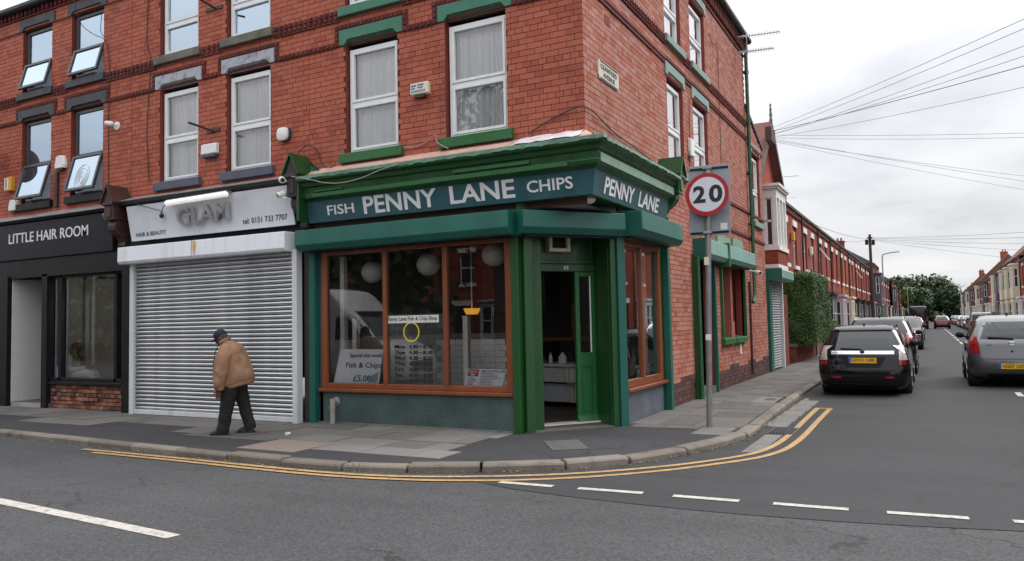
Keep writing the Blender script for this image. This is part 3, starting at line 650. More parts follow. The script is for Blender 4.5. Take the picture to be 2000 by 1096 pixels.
def lay_bricks(wall_list, nsingle, mats):
    """wall_list: (wall object, T, bricks, material). The nsingle bricks that show largest become objects, the rest one part per wall."""
    allb = []
    for wi, (w, T, br, mt) in enumerate(wall_list):
        for b in br:
            c = Vector(T((b[0]+b[1])/2, 0, (b[2]+b[3])/2)); v = c-CAMP; Nn = (Vector(T(0, 1, 0))-Vector(T(0, 0, 0)))
            dp = v.dot(_f); px = 1000+1517.7*v.dot(_r2)/dp if dp > 0 else -1; py = 548-1517.7*v.dot(_u2)/dp if dp > 0 else -1
            vis = dp > 0 and 0 < px < 2000 and 0 < py < 1096
            sc = ((b[1]-b[0])*abs(v.normalized().dot(Nn))/v.length**2) if vis else 0
            allb.append((sc, wi, b))
    allb.sort(key=lambda t: -t[0])
    single = allb[:nsingle]; rest = allb[nsingle:]; shared = {}
    for sc, wi, b in single:
        w, T, br, mt = wall_list[wi]
        key = (wi, round(b[1]-b[0], 3))
        if key not in shared:
            q = MB(); o0 = Vector(T(0, 0, 0)); T2 = lambda u, d, z, T=T, o0=o0: tuple(Vector(T(u, d, z))-o0)
            brick_add(q, T2, 0, b[1]-b[0], 0, CH, .001); me = q.mesh('brick'); me.materials.append(K[mt]); shared[key] = me
        o = bpy.data.objects.new('brick', shared[key]); COL.objects.link(o); o.parent = w
        o.location = Vector(T(b[0], rnd.uniform(-.0015, .0025), b[2]))-worigin(w)
    for wi, (w, T, br, mt) in enumerate(wall_list):
        q = MB()
        for sc, k, b in rest:
            if k == wi: brick_add(q, T, *b)
        if q.f: q.build('brickwork', mt, w, kind='stuff', fix=False)

def lintel(bld, T, u0, u1, zb, zt, mat, ext=.12):
    m = MB(T); c = .085
    pts = [(u0-ext, zb), (u0-.005, zb), (u0+.07, zb+c), (u1-.07, zb+c), (u1+.005, zb), (u1+ext, zb), (u1+ext, zt), (u0-ext, zt)]
    fr = [(u, .03, z) for u, z in pts]; bk = [(u, -.10, z) for u, z in pts]; n = len(pts)
    m.add(fr+bk, [tuple(range(n)), tuple(range(n, 2*n))[::-1]]+[(i, n+i, n+(i+1) % n, (i+1) % n) for i in range(n)])
    m.hexa([(u0, -.09, zb+.005), (u1, -.09, zb+.005), (u1, -.075, zb+.005), (u0, -.075, zb+.005)], [(u0+.03, -.09, zb+c), (u1-.03, -.09, zb+c), (u1-.05, .012, zb+c), (u0+.05, .012, zb+c)])
    m.build('lintel', mat, bld, bevel=.006)
def sill(bld, T, u0, u1, zb, zt, mat, ext=.105, proj=.085):
    m = MB(T); a, b = u0-ext, u1+ext
    m.hexa([(a, -.1, zb), (b, -.1, zb), (b, proj, zb), (a, proj, zb)], [(a, -.1, zt+.02), (b, -.1, zt+.02), (b, proj, zt-.012), (a, proj, zt-.012)])
    m.build('sill', mat, bld, bevel=.008)
def surround(bld, T, u0, u1, zb, zt, ext=.12):
    m = MB(T); w = .1
    k = zb+.0
    def blocks(a, b, c, d, vert=False):
        m.box(a, b, -.02, .022, c, d)
        L_ = (d-c) if vert else (b-a); nb = max(1, int(L_/.085))
        for i in range(nb):
            t0 = (i+.18)/nb; t1 = (i+.82)/nb
            if vert: m.box(a+.02, b-.02, .02, .036, c+(d-c)*t0, c+(d-c)*t1)
            else: m.box(a+(b-a)*t0, a+(b-a)*t1, .02, .036, c+.018, d-.018)
    blocks(u0-ext-w, u0-ext-.003, zb-.01, zt+.09, True); blocks(u1+ext+.003, u1+ext+w, zb-.01, zt+.09, True)
    blocks(u0-ext, u1+ext, zt+.004, zt+.09)
    m.build('moulded_surround', 'moulded', bld)
def string_low(bld, T, spans, zb=6.41, h=.095):
    m = MB(T)
    for a, b in spans:
        m.box(a, b, -.02, .024, zb, zb+h); nb = max(1, int((b-a)/.1))
        for i in range(nb): m.box(a+(b-a)*(i+.2)/nb, a+(b-a)*(i+.8)/nb, .02, .042, zb+.02, zb+h-.02)
    m.build('string_course', 'moulded', bld)
def dentils(bld, T, spans, zb=6.88, zt=7.06):
    m = MB(T)
    for a, b in spans:
        m.box(a, b, -.02, .012, zb, zt); m.box(a, b, .0, .03, zb-.02, zb+.01); nb = max(1, int((b-a)/.115))
        for i in range(nb):
            for (c, d) in ((zb+.014, (zb+zt)/2-.004), ((zb+zt)/2+.004, zt-.004)):
                u = a+(b-a)*(i+.5)/nb; hw = .034
                m.hexa([(u-hw, .01, c), (u+hw, .01, c), (u+hw*.5, .055, c+.006), (u-hw*.5, .055, c+.006)], [(u-hw, .01, d), (u+hw, .01, d), (u+hw*.5, .05, d-.006), (u-hw*.5, .05, d-.006)])
    m.build('dentil_course', 'moulded', bld, kind='stuff')
def rail_frame(m, u0, u1, z0, z1, w, d0, d1):
    m.box(u0, u0+w, d0, d1, z0, z1); m.box(u1-w, u1, d0, d1, z0, z1)
    m.box(u0+w, u1-w, d0, d1, z0, z0+w); m.box(u0+w, u1-w, d0, d1, z1-w, z1)
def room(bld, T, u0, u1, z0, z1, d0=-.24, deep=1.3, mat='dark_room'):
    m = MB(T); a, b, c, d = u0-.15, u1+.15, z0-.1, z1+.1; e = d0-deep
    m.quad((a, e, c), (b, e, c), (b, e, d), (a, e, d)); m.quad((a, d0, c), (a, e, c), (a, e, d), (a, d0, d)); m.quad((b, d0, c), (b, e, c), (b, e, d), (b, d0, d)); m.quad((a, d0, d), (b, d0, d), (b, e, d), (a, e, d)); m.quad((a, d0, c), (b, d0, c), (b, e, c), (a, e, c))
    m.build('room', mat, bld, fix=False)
def curtain_mesh(T, u0, u1, z0, z1, d, amp=.018, wl=.075, open_=0.):
    m = MB(T); n = 44; ph = rnd.uniform(0, 9); top = []; bot = []
    for i in range(n+1):
        u = u0+(u1-u0)*i/n; w_ = amp*(math.sin(2*math.pi*u/wl+ph)+.6*math.sin(2*math.pi*u/(wl*2.3)+ph*2)+.5*math.sin(2*math.pi*u/(wl*.61)))
        top.append((u, d+w_*.7, z1)); bot.append((u+.01*math.sin(u*9), d+w_*1.2, z0))
    for i in range(n): m.quad(bot[i], bot[i+1], top[i+1], top[i])
    return m
def sash(bld, T, u0, u1, z0, z1, mat='upvc', glass='glass_up', mid=.47, curtain=True, name='window'):
    u0 += .035; d0, d1 = -.15, -.075; zm = z0+(z1-z0)*mid
    m = MB(T); rail_frame(m, u0, u1, z0, z1, .05, d0, d1); m.box(u0+.05, u1-.05, d0, d1-.004, zm-.03, zm+.03)
    w = m.build(name, mat, bld, bevel=.004)
    for (a, b) in ((z0+.05, zm-.03), (zm+.03, z1-.05)):
        s_ = MB(T); rail_frame(s_, u0+.052, u1-.052, a+.002, b-.002, .045, d0+.02, d1+.012); s_.build('sash', mat, w, bevel=.004)
        p = MB(T); p.quad((u0+.095, d1-.03, a+.045), (u1-.095, d1-.03, a+.045), (u1-.095, d1-.03, b-.045), (u0+.095, d1-.03, b-.045)); p.build('pane', glass, w, fix=False)
    if curtain: curtain_mesh(T, u0+.03, u1-.03, z0+.06, z1-.05, d0-.07).build('curtain', 'curtain', w, smooth=60, fix=False)
    return w
def tilt_window(bld, T, u0, u1, z0, z1, ang=14, pattern=False):
    """dark frame: fixed light above, top hung sash open at the foot below"""
    d0, d1 = -.15, -.07; zm = z0+(z1-z0)*.47; mt = 'anthracite'; u0 += .05
    m = MB(T); rail_frame(m, u0, u1, z0, z1, .065, d0, d1); m.box(u0+.06, u1-.06, d0, d1+.004, zm-.035, zm+.035); w = m.build('window', mt, bld, bevel=.004)
    p = MB(T); p.quad((u0+.065, d1-.03, zm+.035), (u1-.065, d1-.03, zm+.035), (u1-.065, d1-.03, z1-.065), (u0+.065, d1-.03, z1-.065)); p.build('pane', 'glass_sky', w, fix=False)
    a = RAD(ang)
    def TT(u, d, z): # rotate about the line (d=d1, z=zm-.03)
        y = z-(zm-.02); return T(u, d1+.02+d*math.cos(a)-y*math.sin(a), zm-.02+y*math.cos(a)+d*math.sin(a))
    zb = z0+.03
    s_ = MB(TT); rail_frame(s_, u0+.02, u1-.02, zb, zm-.02, .06, 0, .05); s_.build('sash', mt, w, bevel=.004)
    p = MB(TT); p.quad((u0+.08, .025, zb+.06), (u1-.08, .025, zb+.06), (u1-.08, .025, zm-.08), (u0+.08, .025, zm-.08)); p.build('pane', 'glass_sky', w, fix=False)
    if pattern:
        for i in range(4):
            r_ = MB(TT); cu = u0+.52; cz = zb+.19; pts = []
            for k in range(25):
                t = 2*math.pi*k/24; uu = cu+math.cos(t)*(.06+.055*i); zz = cz+.05+.015*i+math.sin(t)*(.09+.07*i)
                if zz < zb+.065: zz = zb+.065
                pts.append((uu, .032, zz))
            r_.v = []
            q = MB(); q.tube([TT(*x) for x in pts], .005, 5); q.build('ring_sticker', 'ivory', w)
    b = MB(T); b.box(u0+.07, u1-.07, -.2, -.18, z0+.05, z1-.06); b.build('added_blind', 'added_blind', w)  # white sheet added behind the glass to brighten the window
    st = MB(T); st.box(u0+.18, u1-.3, -.05, .03, z0+.05, z0+.075); st.build('stay', 'upvc', w)
    return w

# ---------------------------------------------------------------- the three shop buildings on the main road
ch = thing('corner_shop_building', 'three storey red brick corner building with green fish and chip shop at street level', 'building', (-2.5, 5, 0))
gl = thing('shop_building', 'red brick building with white sash windows above a closed steel roller shutter', 'building', (-7.6, 4, 0))
hr = thing('shop_building', 'red brick building with dark tilt windows above a black hair salon front', 'building', (-12.4, 4, 0))
LW = [(-2.36, -1.26), (-4.38, -3.29)]; GW = [(-7.25, -6.13), (-9.13, -8.03)]; HW = [(-12.03, -10.93), (-13.85, -12.75)]
ZL0, ZL1, ZU0, ZU1 = 4.55, 6.43, 7.085, 8.53
def front_unit(b, wins, x0, x1, lint, sil, silu, style):
    T = TR_FRONT; holes = [(a, c, ZL0-.03, ZL1+.02) for a, c in wins]+[(a, c, ZU0-.03, ZU1+.02) for a, c in wins]
    w = wall_back(b, 'wall', T, x0, x1, 3.3, 8.98, holes, 'mortar')
    for i, (a, c) in enumerate(wins):
        for (z0, z1, lo) in ((ZL0, ZL1, True), (ZU0, ZU1, False)):
            if style == 'tilt': tilt_window(b, T, a, c, z0, z1-.02, ang=15, pattern=(lo and i == 0))
            else: sash(b, T, a, c, z0, z1-.08, curtain=(lo or b is ch), glass='glass_up' if (lo or b is ch) else 'glass_sky')
            room(b, T, a, c, z0, z1)
            lintel(b, T, a, c, z1, z1+.265, lint); sill(b, T, a, c, z0-.17, z0, sil if lo else silu)
        surround(b, T, a, c, ZL1, ZL1+.265)
    xs = sorted(wins); ext = .22
    sp = []; p = x0
    for a, c in xs: sp.append((p, a-ext)); p = c+ext
    sp.append((p, x1)); string_low(b, T, [s for s in sp if s[1]-s[0] > .05])
    sp = []; p = x0
    for a, c in xs: sp.append((p, a-.108)); p = c+.108
    sp.append((p, x1)); dentils(b, T, [s for s in sp if s[1]-s[0] > .05])
    m = MB(T)       # eaves: thin string, brackets, gutter
    sp = []; p = x0
    for a, c in xs: sp.append((p, a-.125)); p = c+.125
    sp.append((p, x1))
    for a, c in sp:
        if c-a > .05: m.box(a, c, -.02, .018, 8.52, 8.56)
    m.box(x0, x1, -.02, .03, 8.84, 8.9)
    n = int((x1-x0)/.16)
    for i in range(n): m.box(x0+i*.16+.03, x0+i*.16+.1, .0, .075, 8.885, 8.985)
    m.build('eaves_course', 'moulded', b)
    m = MB(T); pr = [(.0, 8.98), (.17, 8.99), (.2, 9.03), (.2, 9.1), (.16, 9.12), (.0, 9.14)]
    m.loft([[(x0, d, z) for d, z in pr], [(x1+(.2 if b is ch else 0), d, z) for d, z in pr]]); m.build('gutter', 'gutter', b)
    return w, holes
wc, hc = front_unit(ch, LW, -5.2, 0.0, 'stone_green', 'green_trim', 'stone_green', 'sash')
wg, hg = front_unit(gl, GW, -10.0, -5.2, 'stone_flake', 'stone_slate', 'stone_bare', 'sash')
wh, hh = front_unit(hr, HW, -15.0, -10.0, 'stone_black', 'black_paint', 'stone_black', 'tilt')
lay_bricks([(wg, TR_FRONT, courses(TR_FRONT, -10.0, -5.2, 4.15, 8.98, hg), 'brick_front')], 300, None)
lay_bricks([(wh, TR_FRONT, courses(TR_FRONT, -15.0, -10.0, 4.15, 8.98, hh), 'brick_front')], 300, None)
for b, x0, x1 in ((ch, -5.2, 0), (gl, -10, -5.2), (hr, -15, -10)):
    m = MB(); m.prism([(x0, -.1, 9.12), (x0, 4.6, 12.0), (x0, 9.3, 9.2)], (x1-x0, 0, 0)); m.build('roof', 'slate', b)
    m = MB(); m.box(x0+.01, x1-.25, 8.9, 9.1, 0, 9.1); m.build('rear_wall', 'far_side', b)
m = MB(); m.box(-14.99, -14.95, .05, 9, 0, 9.1); m.build('party_wall', 'far_side', hr)
nb = thing('neighbour_building', 'red brick building continuing the row beyond the black salon front', 'building', (-18, 4, 0))
m = MB(); m.box(-22, -15.02, .0, 9, 0, 9.1); m.build('wall', 'far_red', nb); m = MB(); m.prism([(-22, -.1, 9.12), (-22, 4.6, 12), (-22, 9.3, 9.2)], (6.98, 0, 0)); m.build('roof', 'slate', nb)
for a, z0, z1 in ((-17.2, 4.55, 6.4), (-17.2, 7.1, 8.5), (-19.6, 4.55, 6.4), (-19.6, 7.1, 8.5)):
    sash(nb, lambda u, d, z: (u, -d-.16, z), a, a+1.1, z0, z1)
m = MB(); m.box(-21.5, -15.3, -.12, -.01, .1, 3.6); m.build('shopfront', 'black_paint', nb)

# side wall of the corner building
T = TR_SIDE
SHOLES = [(4.12, 5.21, 4.55, 6.3), (5.98, 7.2, 4.55, 6.3), (4.1, 5.2, 7.085, 8.53), (5.93, 7.18, 7.085, 8.53), (12.15, 13.27, 4.36, 6.32), (5.6, 7.12, -.1, 2.95), (7.95, 10.42, 1.17, 2.98), (-.2, 3.62, -.1, 4.2)]
def vtop(u): return 9.34 if u < 11.55 else 7.42-(u-11.55)*.33
ws = wall_back(ch, 'wall', T, 0, 11.55, 0, 9.34, [h for h in SHOLES if h[0] < 11.5], 'mortar_side', lab='paler common brick side wall')
wr = wall_back(ch, 'wall', T, 11.55, 13.7, 0, 6.7, [h for h in SHOLES if h[0] > 11.5], 'mortar_side', lab='lower rear wing wall under a sloping verge')
q = MB(T); q.add([(11.55, -.012, 6.7), (13.7, -.012, 6.7), (11.55, -.012, 7.42)], [(0, 1, 2)]); q.build('gable_infill', 'mortar_side', wr, fix=False)
up = lambda u, z: z < vtop(u)-.05 and not (u < .02)
br_f = courses(TR_FRONT, -5.2, 0.0, 4.15, 8.98, hc)
lowplinth = lambda u, z: z < .42+.08*math.sin(u*3)
br_s = courses(T, 0.0, 13.7, .0, 9.34, SHOLES, up)
lay_bricks([(wc, TR_FRONT, br_f, 'brick_front'), (ws, T, [b for b in br_s if not lowplinth(b[0], b[2]) or b[0] < 3.5], 'brick_side'), (ws, T, [b for b in br_s if lowplinth(b[0], b[2]) and b[0] >= 3.5], 'brick_plinth')], 300, None)
for (a, c, z0, z1) in SHOLES[:5]:
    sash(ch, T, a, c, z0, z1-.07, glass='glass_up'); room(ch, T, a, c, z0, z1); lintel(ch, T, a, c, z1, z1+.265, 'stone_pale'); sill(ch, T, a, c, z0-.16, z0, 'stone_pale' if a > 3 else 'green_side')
m = MB(T)
for a, c in ((0.02, 3.98), (5.34, 5.84), (7.34, 11.5)): m.box(a, c, -.02, .03, 6.5, 6.56); m.box(a, c, -.02, .045, 6.56, 6.61)
for a, c in ((3.98, 5.34), (5.84, 7.34)): m.box(a, c, -.02, .045, 6.58, 6.63)
m.box(11.6, 13.7, -.02, .04, 6.42-.0, 6.49); m.build('string_course', 'moulded', ch)
dentils(ch, T, [(.02, 3.99), (5.31, 5.82), (7.29, 11.5)], 6.9, 7.05)
m = MB(T)
for za in (4.46, 3.78): m.box(7.4 if za < 4 else 8.2, 13.68, -.02, .035, za, za+.07)
m.build('string_course', 'moulded', ch)
m = MB(T); m.box(0, 11.55, -.02, .03, 8.84, 8.9)
for i in range(70): m.box(.05+i*.163, .12+i*.163, .0, .08, 8.95, 9.16)
m.box(0, 11.55, -.02, .09, 9.16, 9.22); m.build('eaves_course', 'moulded', ch)
m = MB(T); pr = [(.0, 9.22), (.17, 9.23), (.22, 9.27), (.22, 9.35), (.18, 9.37), (.0, 9.4)]
m.loft([[(-.2, d, z) for d, z in pr], [(11.7, d, z) for d, z in pr]]); m.build('gutter', 'gutter', ch)
m = MB(); m.prism([(.15, 0.0, 9.38), (.15, 11.6, 9.38), (-3.4, 11.6, 10.9), (-3.4, 0, 10.9)], (0, 0, .06)); m.build('roof', 'slate', ch)
m = MB(); m.prism([(.04, 11.5, 7.44), (.04, 13.85, 6.66), (-5, 13.85, 6.66), (-5, 11.5, 7.44)], (0, 0, .09)); m.build('roof', 'slate', ch)
m = MB(); m.box(-5, -.02, 13.5, 13.68, 0, 6.6); m.build('end_wall', 'far_side', ch)
m = MB(); m.box(-5, -.02, 11.5, 11.55, 6.5, 9.3); m.build('rear_wall', 'far_side', ch)
# ventilation brick and nail holes
m = MB(T); m.box(.9, 1.12, -.01, .006, 6.22, 6.38)
m.build('air_brick', 'moulded', ch)
# green downpipe
m = MB(); m.tube([(.06, 11.48, 9.25), (.10, 11.5, 9.1), (.085, 11.5, 8.9), (.085, 11.5, 3.2), (.085, 11.5, 2.3), (.085, 11.35, 2.1), (.085, 11.2, 2.05)], .05, 8)
for z in (8.4, 7.0, 5.6, 4.2, 3.0): m.cyl((.085, 11.5, z-.05), (.085, 11.5, z+.05), .065, n=8); m.box(.0, .09, 11.4, 11.6, z-.02, z+.02)
m.build('downpipe', 'pipe_green', ch, smooth=40)
m = MB(); m.tube([(.03, 11.12, 2.6), (.03, 11.12, .25), (.06, 11.12, .12)], .03, 6); m.build('waste_pipe', 'corbel_brown', ch)
# ---------------------------------------------------------------- fish and chip shop front
F = TR_FRONT
# brick backing above the shop window, behind fascia
m = MB(F); m.box(-5.15, -1.08, -.03, .0, 2.9, 3.5); m.build('bressummer', 'corbel_brown', ch)
m = MB(F); m.box(-4.98, -1.2, -.12, .02, -.02, .53); m.build('stall_riser', 'mosaic', ch)
m = MB(F); m.box(-4.99, -4.915, -.1, .02, .0, 2.95); m.build('mosaic_pier', 'mosaic', ch)
m = MB(F); m.box(-5.0, -1.2, .02, .045, -.02, .022); m.build('plinth_strip', 'concrete', ch)
m = MB(F)
m.box(-4.93, -4.815, -.05, .035, .59, 2.95); m.box(-1.345, -1.225, -.05, .035, .59, 2.95); m.box(-4.815, -1.345, -.05, .035, 2.84, 2.95); m.box(-4.815, -1.345, -.05, .035, .59, .672)
for a in (-3.625, -2.455): m.box(a, a+.075, -.05, .04, .672, 2.84)
sw = m.build('shop_window', 'timber', ch, bevel=.006)
m = MB(F); m.box(-4.97, -1.22, -.05, .085, .53, .587); m.build('window_sill', 'timber', sw, bevel=.008)
PANES = [(-4.815, -3.625), (-3.55, -2.455), (-2.38, -1.345)]
for a, b in PANES:
    p = MB(F); p.quad((a, -.012, .672), (b, -.012, .672), (b, -.012, 2.84), (a, -.012, 2.84)); p.build('pane', 'glass_shop', sw, fix=False)
# lettering on the middle pane, over a grey film
def M_film(name, col, op):
    m = bpy.data.materials.new(name); m.use_nodes = True; t = m.node_tree; t.nodes.clear(); N = t.nodes.new
    o = N('ShaderNodeOutputMaterial'); d_ = N('ShaderNodeBsdfDiffuse'); d_.inputs[0].default_value = (*col, 1); tr = N('ShaderNodeBsdfTransparent'); mi = N('ShaderNodeMixShader'); mi.inputs[0].default_value = op
    t.links.new(tr.outputs[0], mi.inputs[1]); t.links.new(d_.outputs[0], mi.inputs[2]); t.links.new(mi.outputs[0], o.inputs[0]); return m
K['film'] = M_film('grey window film', (.30, .30, .31), .5)
p = MB(F); p.quad((-3.55, -.022, .672), (-2.455, -.022, .672), (-2.455, -.022, 1.80), (-3.55, -.022, 1.80)); p.build('window_film', 'film', sw, fix=False)
K['print_black'] = M('black glass lettering', (.012, .012, .013), .5); K['print_yellow'] = M('yellow glass ring', lin((206, 190, 40)), .5); K['frost'] = M('pale label', lin((206, 208, 204)), .6)
FU, FV = X_, Z_
q = MB(F); q.box(-3.585, -2.56, -.008, -.004, 1.655, 1.775); q.build('window_label', 'frost', sw)
text('window_lettering', 'Penny Lane Fish & Chip Shop', (-3.55, -.001+.0045, 1.675), FU, FV, .96, .082, 'print_black', sw, depth=.003, bold=.006)
q = MB()
ring = [[(-3.09+math.cos(t)*(r), y, 1.51+math.sin(t)*(r*1.02)) for t in [2*math.pi*i/36 for i in range(36)]] for r, y in ((.135, .006), (.135, .010), (.158, .010), (.158, .006))]
q.loft(ring+[ring[0]], cap=False); q.build('ring_emblem', 'print_yellow', sw)
q = MB(F)
for i in range(5):
    z = 1.47+i*.022; q.box(-3.545, -3.25, -.007, -.004, z, z+.004); q.box(-2.93, -2.46, -.007, -.004, z, z+.004)
for (x, z) in ((-3.49, 1.475), (-3.45, 1.49), (-3.41, 1.51), (-3.33, 1.51), (-3.285, 1.5), (-2.885, 1.50), (-2.85, 1.485), (-2.81, 1.505), (-2.70, 1.505), (-2.64, 1.49), (-2.60, 1.5)):
    q.ell((x, -.006, z), .018, .003, .011, 8, 5)
q.hexa([(-2.88, -.007, 1.575), (-2.865, -.007, 1.575), (-2.865, -.004, 1.575), (-2.88, -.004, 1.575)], [(-2.795, -.007, 1.645), (-2.775, -.007, 1.645), (-2.775, -.004, 1.645), (-2.795, -.004, 1.645)])
q.hexa([(-2.6, -.007, 1.585), (-2.585, -.007, 1.585), (-2.585, -.004, 1.585), (-2.6, -.004, 1.585)], [(-2.67, -.007, 1.63), (-2.65, -.007, 1.63), (-2.65, -.004, 1.63), (-2.67, -.004, 1.63)])
q.build('music_stave', 'print_black', sw)
for i, dname in enumerate(('Mon', 'Tue', 'Wed', 'Thu', 'Fri', 'Sat', 'Sun')):
    z = 1.245-i*.0905
    text('opening_hours', dname, (-3.42, .006, z), FU, FV, .2 if dname not in ('Fri', 'Sat') else .16, .062, 'print_black', sw, depth=.003, bold=.012)
    text('opening_hours', '4.30', (-3.14, .006, z), FU, FV, .175, .06, 'print_black', sw, depth=.003, bold=.014)
    text('opening_hours', '-', (-2.935, .006, z+.022), FU, FV, .04, .01, 'print_black', sw, depth=.003, bold=.01)
    text('opening_hours', '8.30', (-2.865, .006, z), FU, FV, .175, .06, 'print_black', sw, depth=.003, bold=.014)
# guides, pilasters
m = MB(F); m.box(-5.13, -5.0, .0, .13, -.03, 2.95); m.box(-5.1, -5.03, .125, .14, -.03, 2.9); m.build('shutter_guide', 'teal', ch, bevel=.005)
m = MB(F); m.box(-1.2, -1.075, -.25, .125, -.02, 3.3); m.build('pilaster', 'green', ch, bevel=.008)
def shutter_box(par, T, u0, u1, mat, z0=2.9, depth=.43, zt=3.26):
    m = MB(T); pr = [(0, zt+.01), (depth, zt-.01), (depth+.01, z0+.1), (depth-.06, z0+.01), (0, z0)]
    m.loft([[(u0, d, z) for d, z in pr], [(u1, d, z) for d, z in pr]])
    b = m.build('shutter_box', mat, par, bevel=.008)
    q = MB(T); q.box(u0+.1, u1-.1, .1, .2, z0-.02, z0+.015); q.build('bottom_bar', 'black_paint', b)
    return b
shutter_box(ch, F, -5.15, -1.06, 'teal')
# chamfered doorway in its own frame
CO = (-1.075, -.1, 0); CU = (.617, .787); CN = (.787, -.617)
D = frame_T(CO, CU, CN)
m = MB(D); m.box(.09, .24, -.4, .0, -.02, 3.0); m.box(.0, .09, -.4, -.06, -.02, 3.0); m.build('pilaster', 'green', ch, bevel=.008)
m = MB(D); m.box(.24, .44, -.52, -.14, -.02, 3.0); m.build('door_jamb', 'green', ch, bevel=.006)
m = MB(D); m.box(1.55, 1.62, -.56, -.05, -.02, 3.0); m.box(1.555, 1.66, -.05, .02, -.02, 3.0); m.build('door_jamb', 'green', ch, bevel=.006)
m = MB(D); m.box(.44, 1.55, -.56, -.46, 2.415, 2.53); m.box(.44, 1.55, -.56, -.50, 2.53, 3.0); rail_frame(m, .46, 1.53, 2.54, 2.99, .05, -.5, -.47); m.build('transom_panel', 'green', ch, bevel=.005)
text('house_number', '53', Vector(D(.985, -.455, 2.447)), (CU[0], CU[1], 0), Z_, .085, .055, 'white_letter', ch, depth=.006, bold=.02)
vf = thing('vent_fan', 'cream square vent fan above the green shop door', 'vent fan', D(.85, -.44, 2.7))
m = MB(D); rail_frame(m, .70, 1.07, 2.72, 3.0, .055, -.5, -.36); m.build('frame', 'cream', vf, bevel=.006)
m = MB(D); m.box(.75, 1.02, -.5, -.44, 2.77, 2.96); m.build('back', 'black', vf)
for k in range(5):
    m = MB(D); m.hexa([(.755, -.44, 2.785+k*.036), (1.015, -.44, 2.785+k*.036), (1.015, -.39, 2.773+k*.036), (.755, -.39, 2.773+k*.036)], [(.755, -.44, 2.79+k*.036), (1.015, -.44, 2.79+k*.036), (1.015, -.39, 2.778+k*.036), (.755, -.39, 2.778+k*.036)]); m.build('louvre', 'corbel_brown', vf)
# narrow closed leaf on the right
m = MB(D); rail_frame(m, 1.2, 1.55, .06, 2.41, .075, -.54, -.48); m.box(1.275, 1.475, -.54, -.485, .9, 1.13)
dl = m.build('door', 'green_trim', ch, bevel=.004)
m = MB(D); m.box(1.275, 1.475, -.525, -.5, .13, .9); m.box(1.3, 1.45, -.502, -.488, .2, .84); m.build('door_panel', 'green_trim', dl, bevel=.004)
m = MB(D); m.quad((1.275, -.51, 1.13), (1.475, -.51, 1.13), (1.475, -.51, 2.34), (1.275, -.51, 2.34)); m.build('pane', 'glass_shop', dl, fix=False)
m = MB(D); m.hexa([(1.19, -.5, .05), (1.56, -.5, .05), (1.56, -.42, .05), (1.19, -.42, .05)], [(1.19, -.5, .16), (1.56, -.5, .16), (1.56, -.47, .14), (1.19, -.47, .14)]); m.build('weather_board', 'green_trim', dl)
m = MB(D); m.box(1.455, 1.475, -.49, -.475, 1.13, 2.34); m.build('glazing_bead', 'ivory', dl)
# open leaf folded back inside
m = MB(D); m.box(.45, .49, -1.22, -.54, .06, 2.41); m.build('door', 'green', ch, label='open green door leaf folded into the shop')
m = MB(D); m.box(.44, 1.56, -.58, -.38, -.02, .05); m.build('threshold', 'alu', ch); m = MB(D); m.box(.2, 1.62, -.4, .02, -.02, .016); m.build('door_step', 'slab', ch)
shutter_box(ch, D, -.06, 1.66, 'teal', depth=.33)
m = MB(D); m.box(1.66, 1.80, -.12, .06, -.02, 3.0); m.build('shutter_guide', 'teal', ch, bevel=.005)
# soffit under the sign, with a dome lamp
m = MB(); m.prism([(-1.25, -.12, 3.39), (.14, -.13, 3.39), (.14, 3.5, 3.39), (-.05, 3.5, 3.39), (-.05, 1.7, 3.39), (-1.25, .4, 3.39)], (0, 0, .03)); m.build('soffit', 'green', ch)
dm = MB(); dm.lathe((-.1, .2, 3.39), [(.02, -.07), (.09, -.062), (.13, -.035), (.145, 0)], 18); tag(dm.build('bulkhead_lamp', 'ivory', smooth=60), 'round white bulkhead lamp under the corner of the green sign', 'lamp')
m = MB(D); m.box(.0, 1.66, -.55, -.03, 2.95, 3.05); m.box(.0, 1.7, -.06, .0, 2.9, 3.4); m.build('door_head', 'green', ch)
# side shop window
S = TR_SIDE
m = MB(S); m.box(1.45, 3.52, -.12, -.03, -.02, .5); m.build('stall_riser', 'mosaic_side', ch)
m = MB(S); m.box(1.45, 1.52, -.1, -.02, .55, 2.95); m.box(3.3, 3.42, -.1, -.02, .55, 2.95); m.box(1.52, 3.3, -.1, -.02, .55, .67); m.box(1.52, 3.3, -.1, -.02, 2.84, 2.95); m.box(2.34, 2.42, -.1, -.015, .67, 2.84)
sw2 = m.build('shop_window', 'timber', ch, bevel=.006, label='narrow timber shop window on the side street')
m = MB(S); m.box(1.42, 3.52, -.1, .05, .49, .545); m.build('window_sill', 'timber', sw2, bevel=.008)
for a, b in ((1.52, 2.34), (2.42, 3.3)):
    p = MB(S); p.quad((a, -.06, .67), (b, -.06, .67), (b, -.06, 2.84), (a, -.06, 2.84)); p.build('pane', 'glass_side', sw2, fix=False)
m = MB(S); m.box(2.9, 3.3, -.3, -.26, .6, 2.84); m.box(1.6, 2.3, -.34, -.3, .6, 2.84); m.build('screen', 'ivory', sw2)
m = MB(S); m.box(3.42, 3.52, -.1, -.02, 0, 2.95); m.build('door_jamb', 'green', ch); m = MB(S); m.box(3.5, 3.63, -.02, .1, -.02, 2.95); m.build('shutter_guide', 'teal', ch, bevel=.005)
shutter_box(ch, S, 1.15, 3.4, 'teal', z0=2.92, zt=3.31, depth=.42)
m = MB(S); m.box(1.3, 3.6, -.2, .0, 2.95, 4.2); m.build('bressummer', 'corbel_brown', ch)

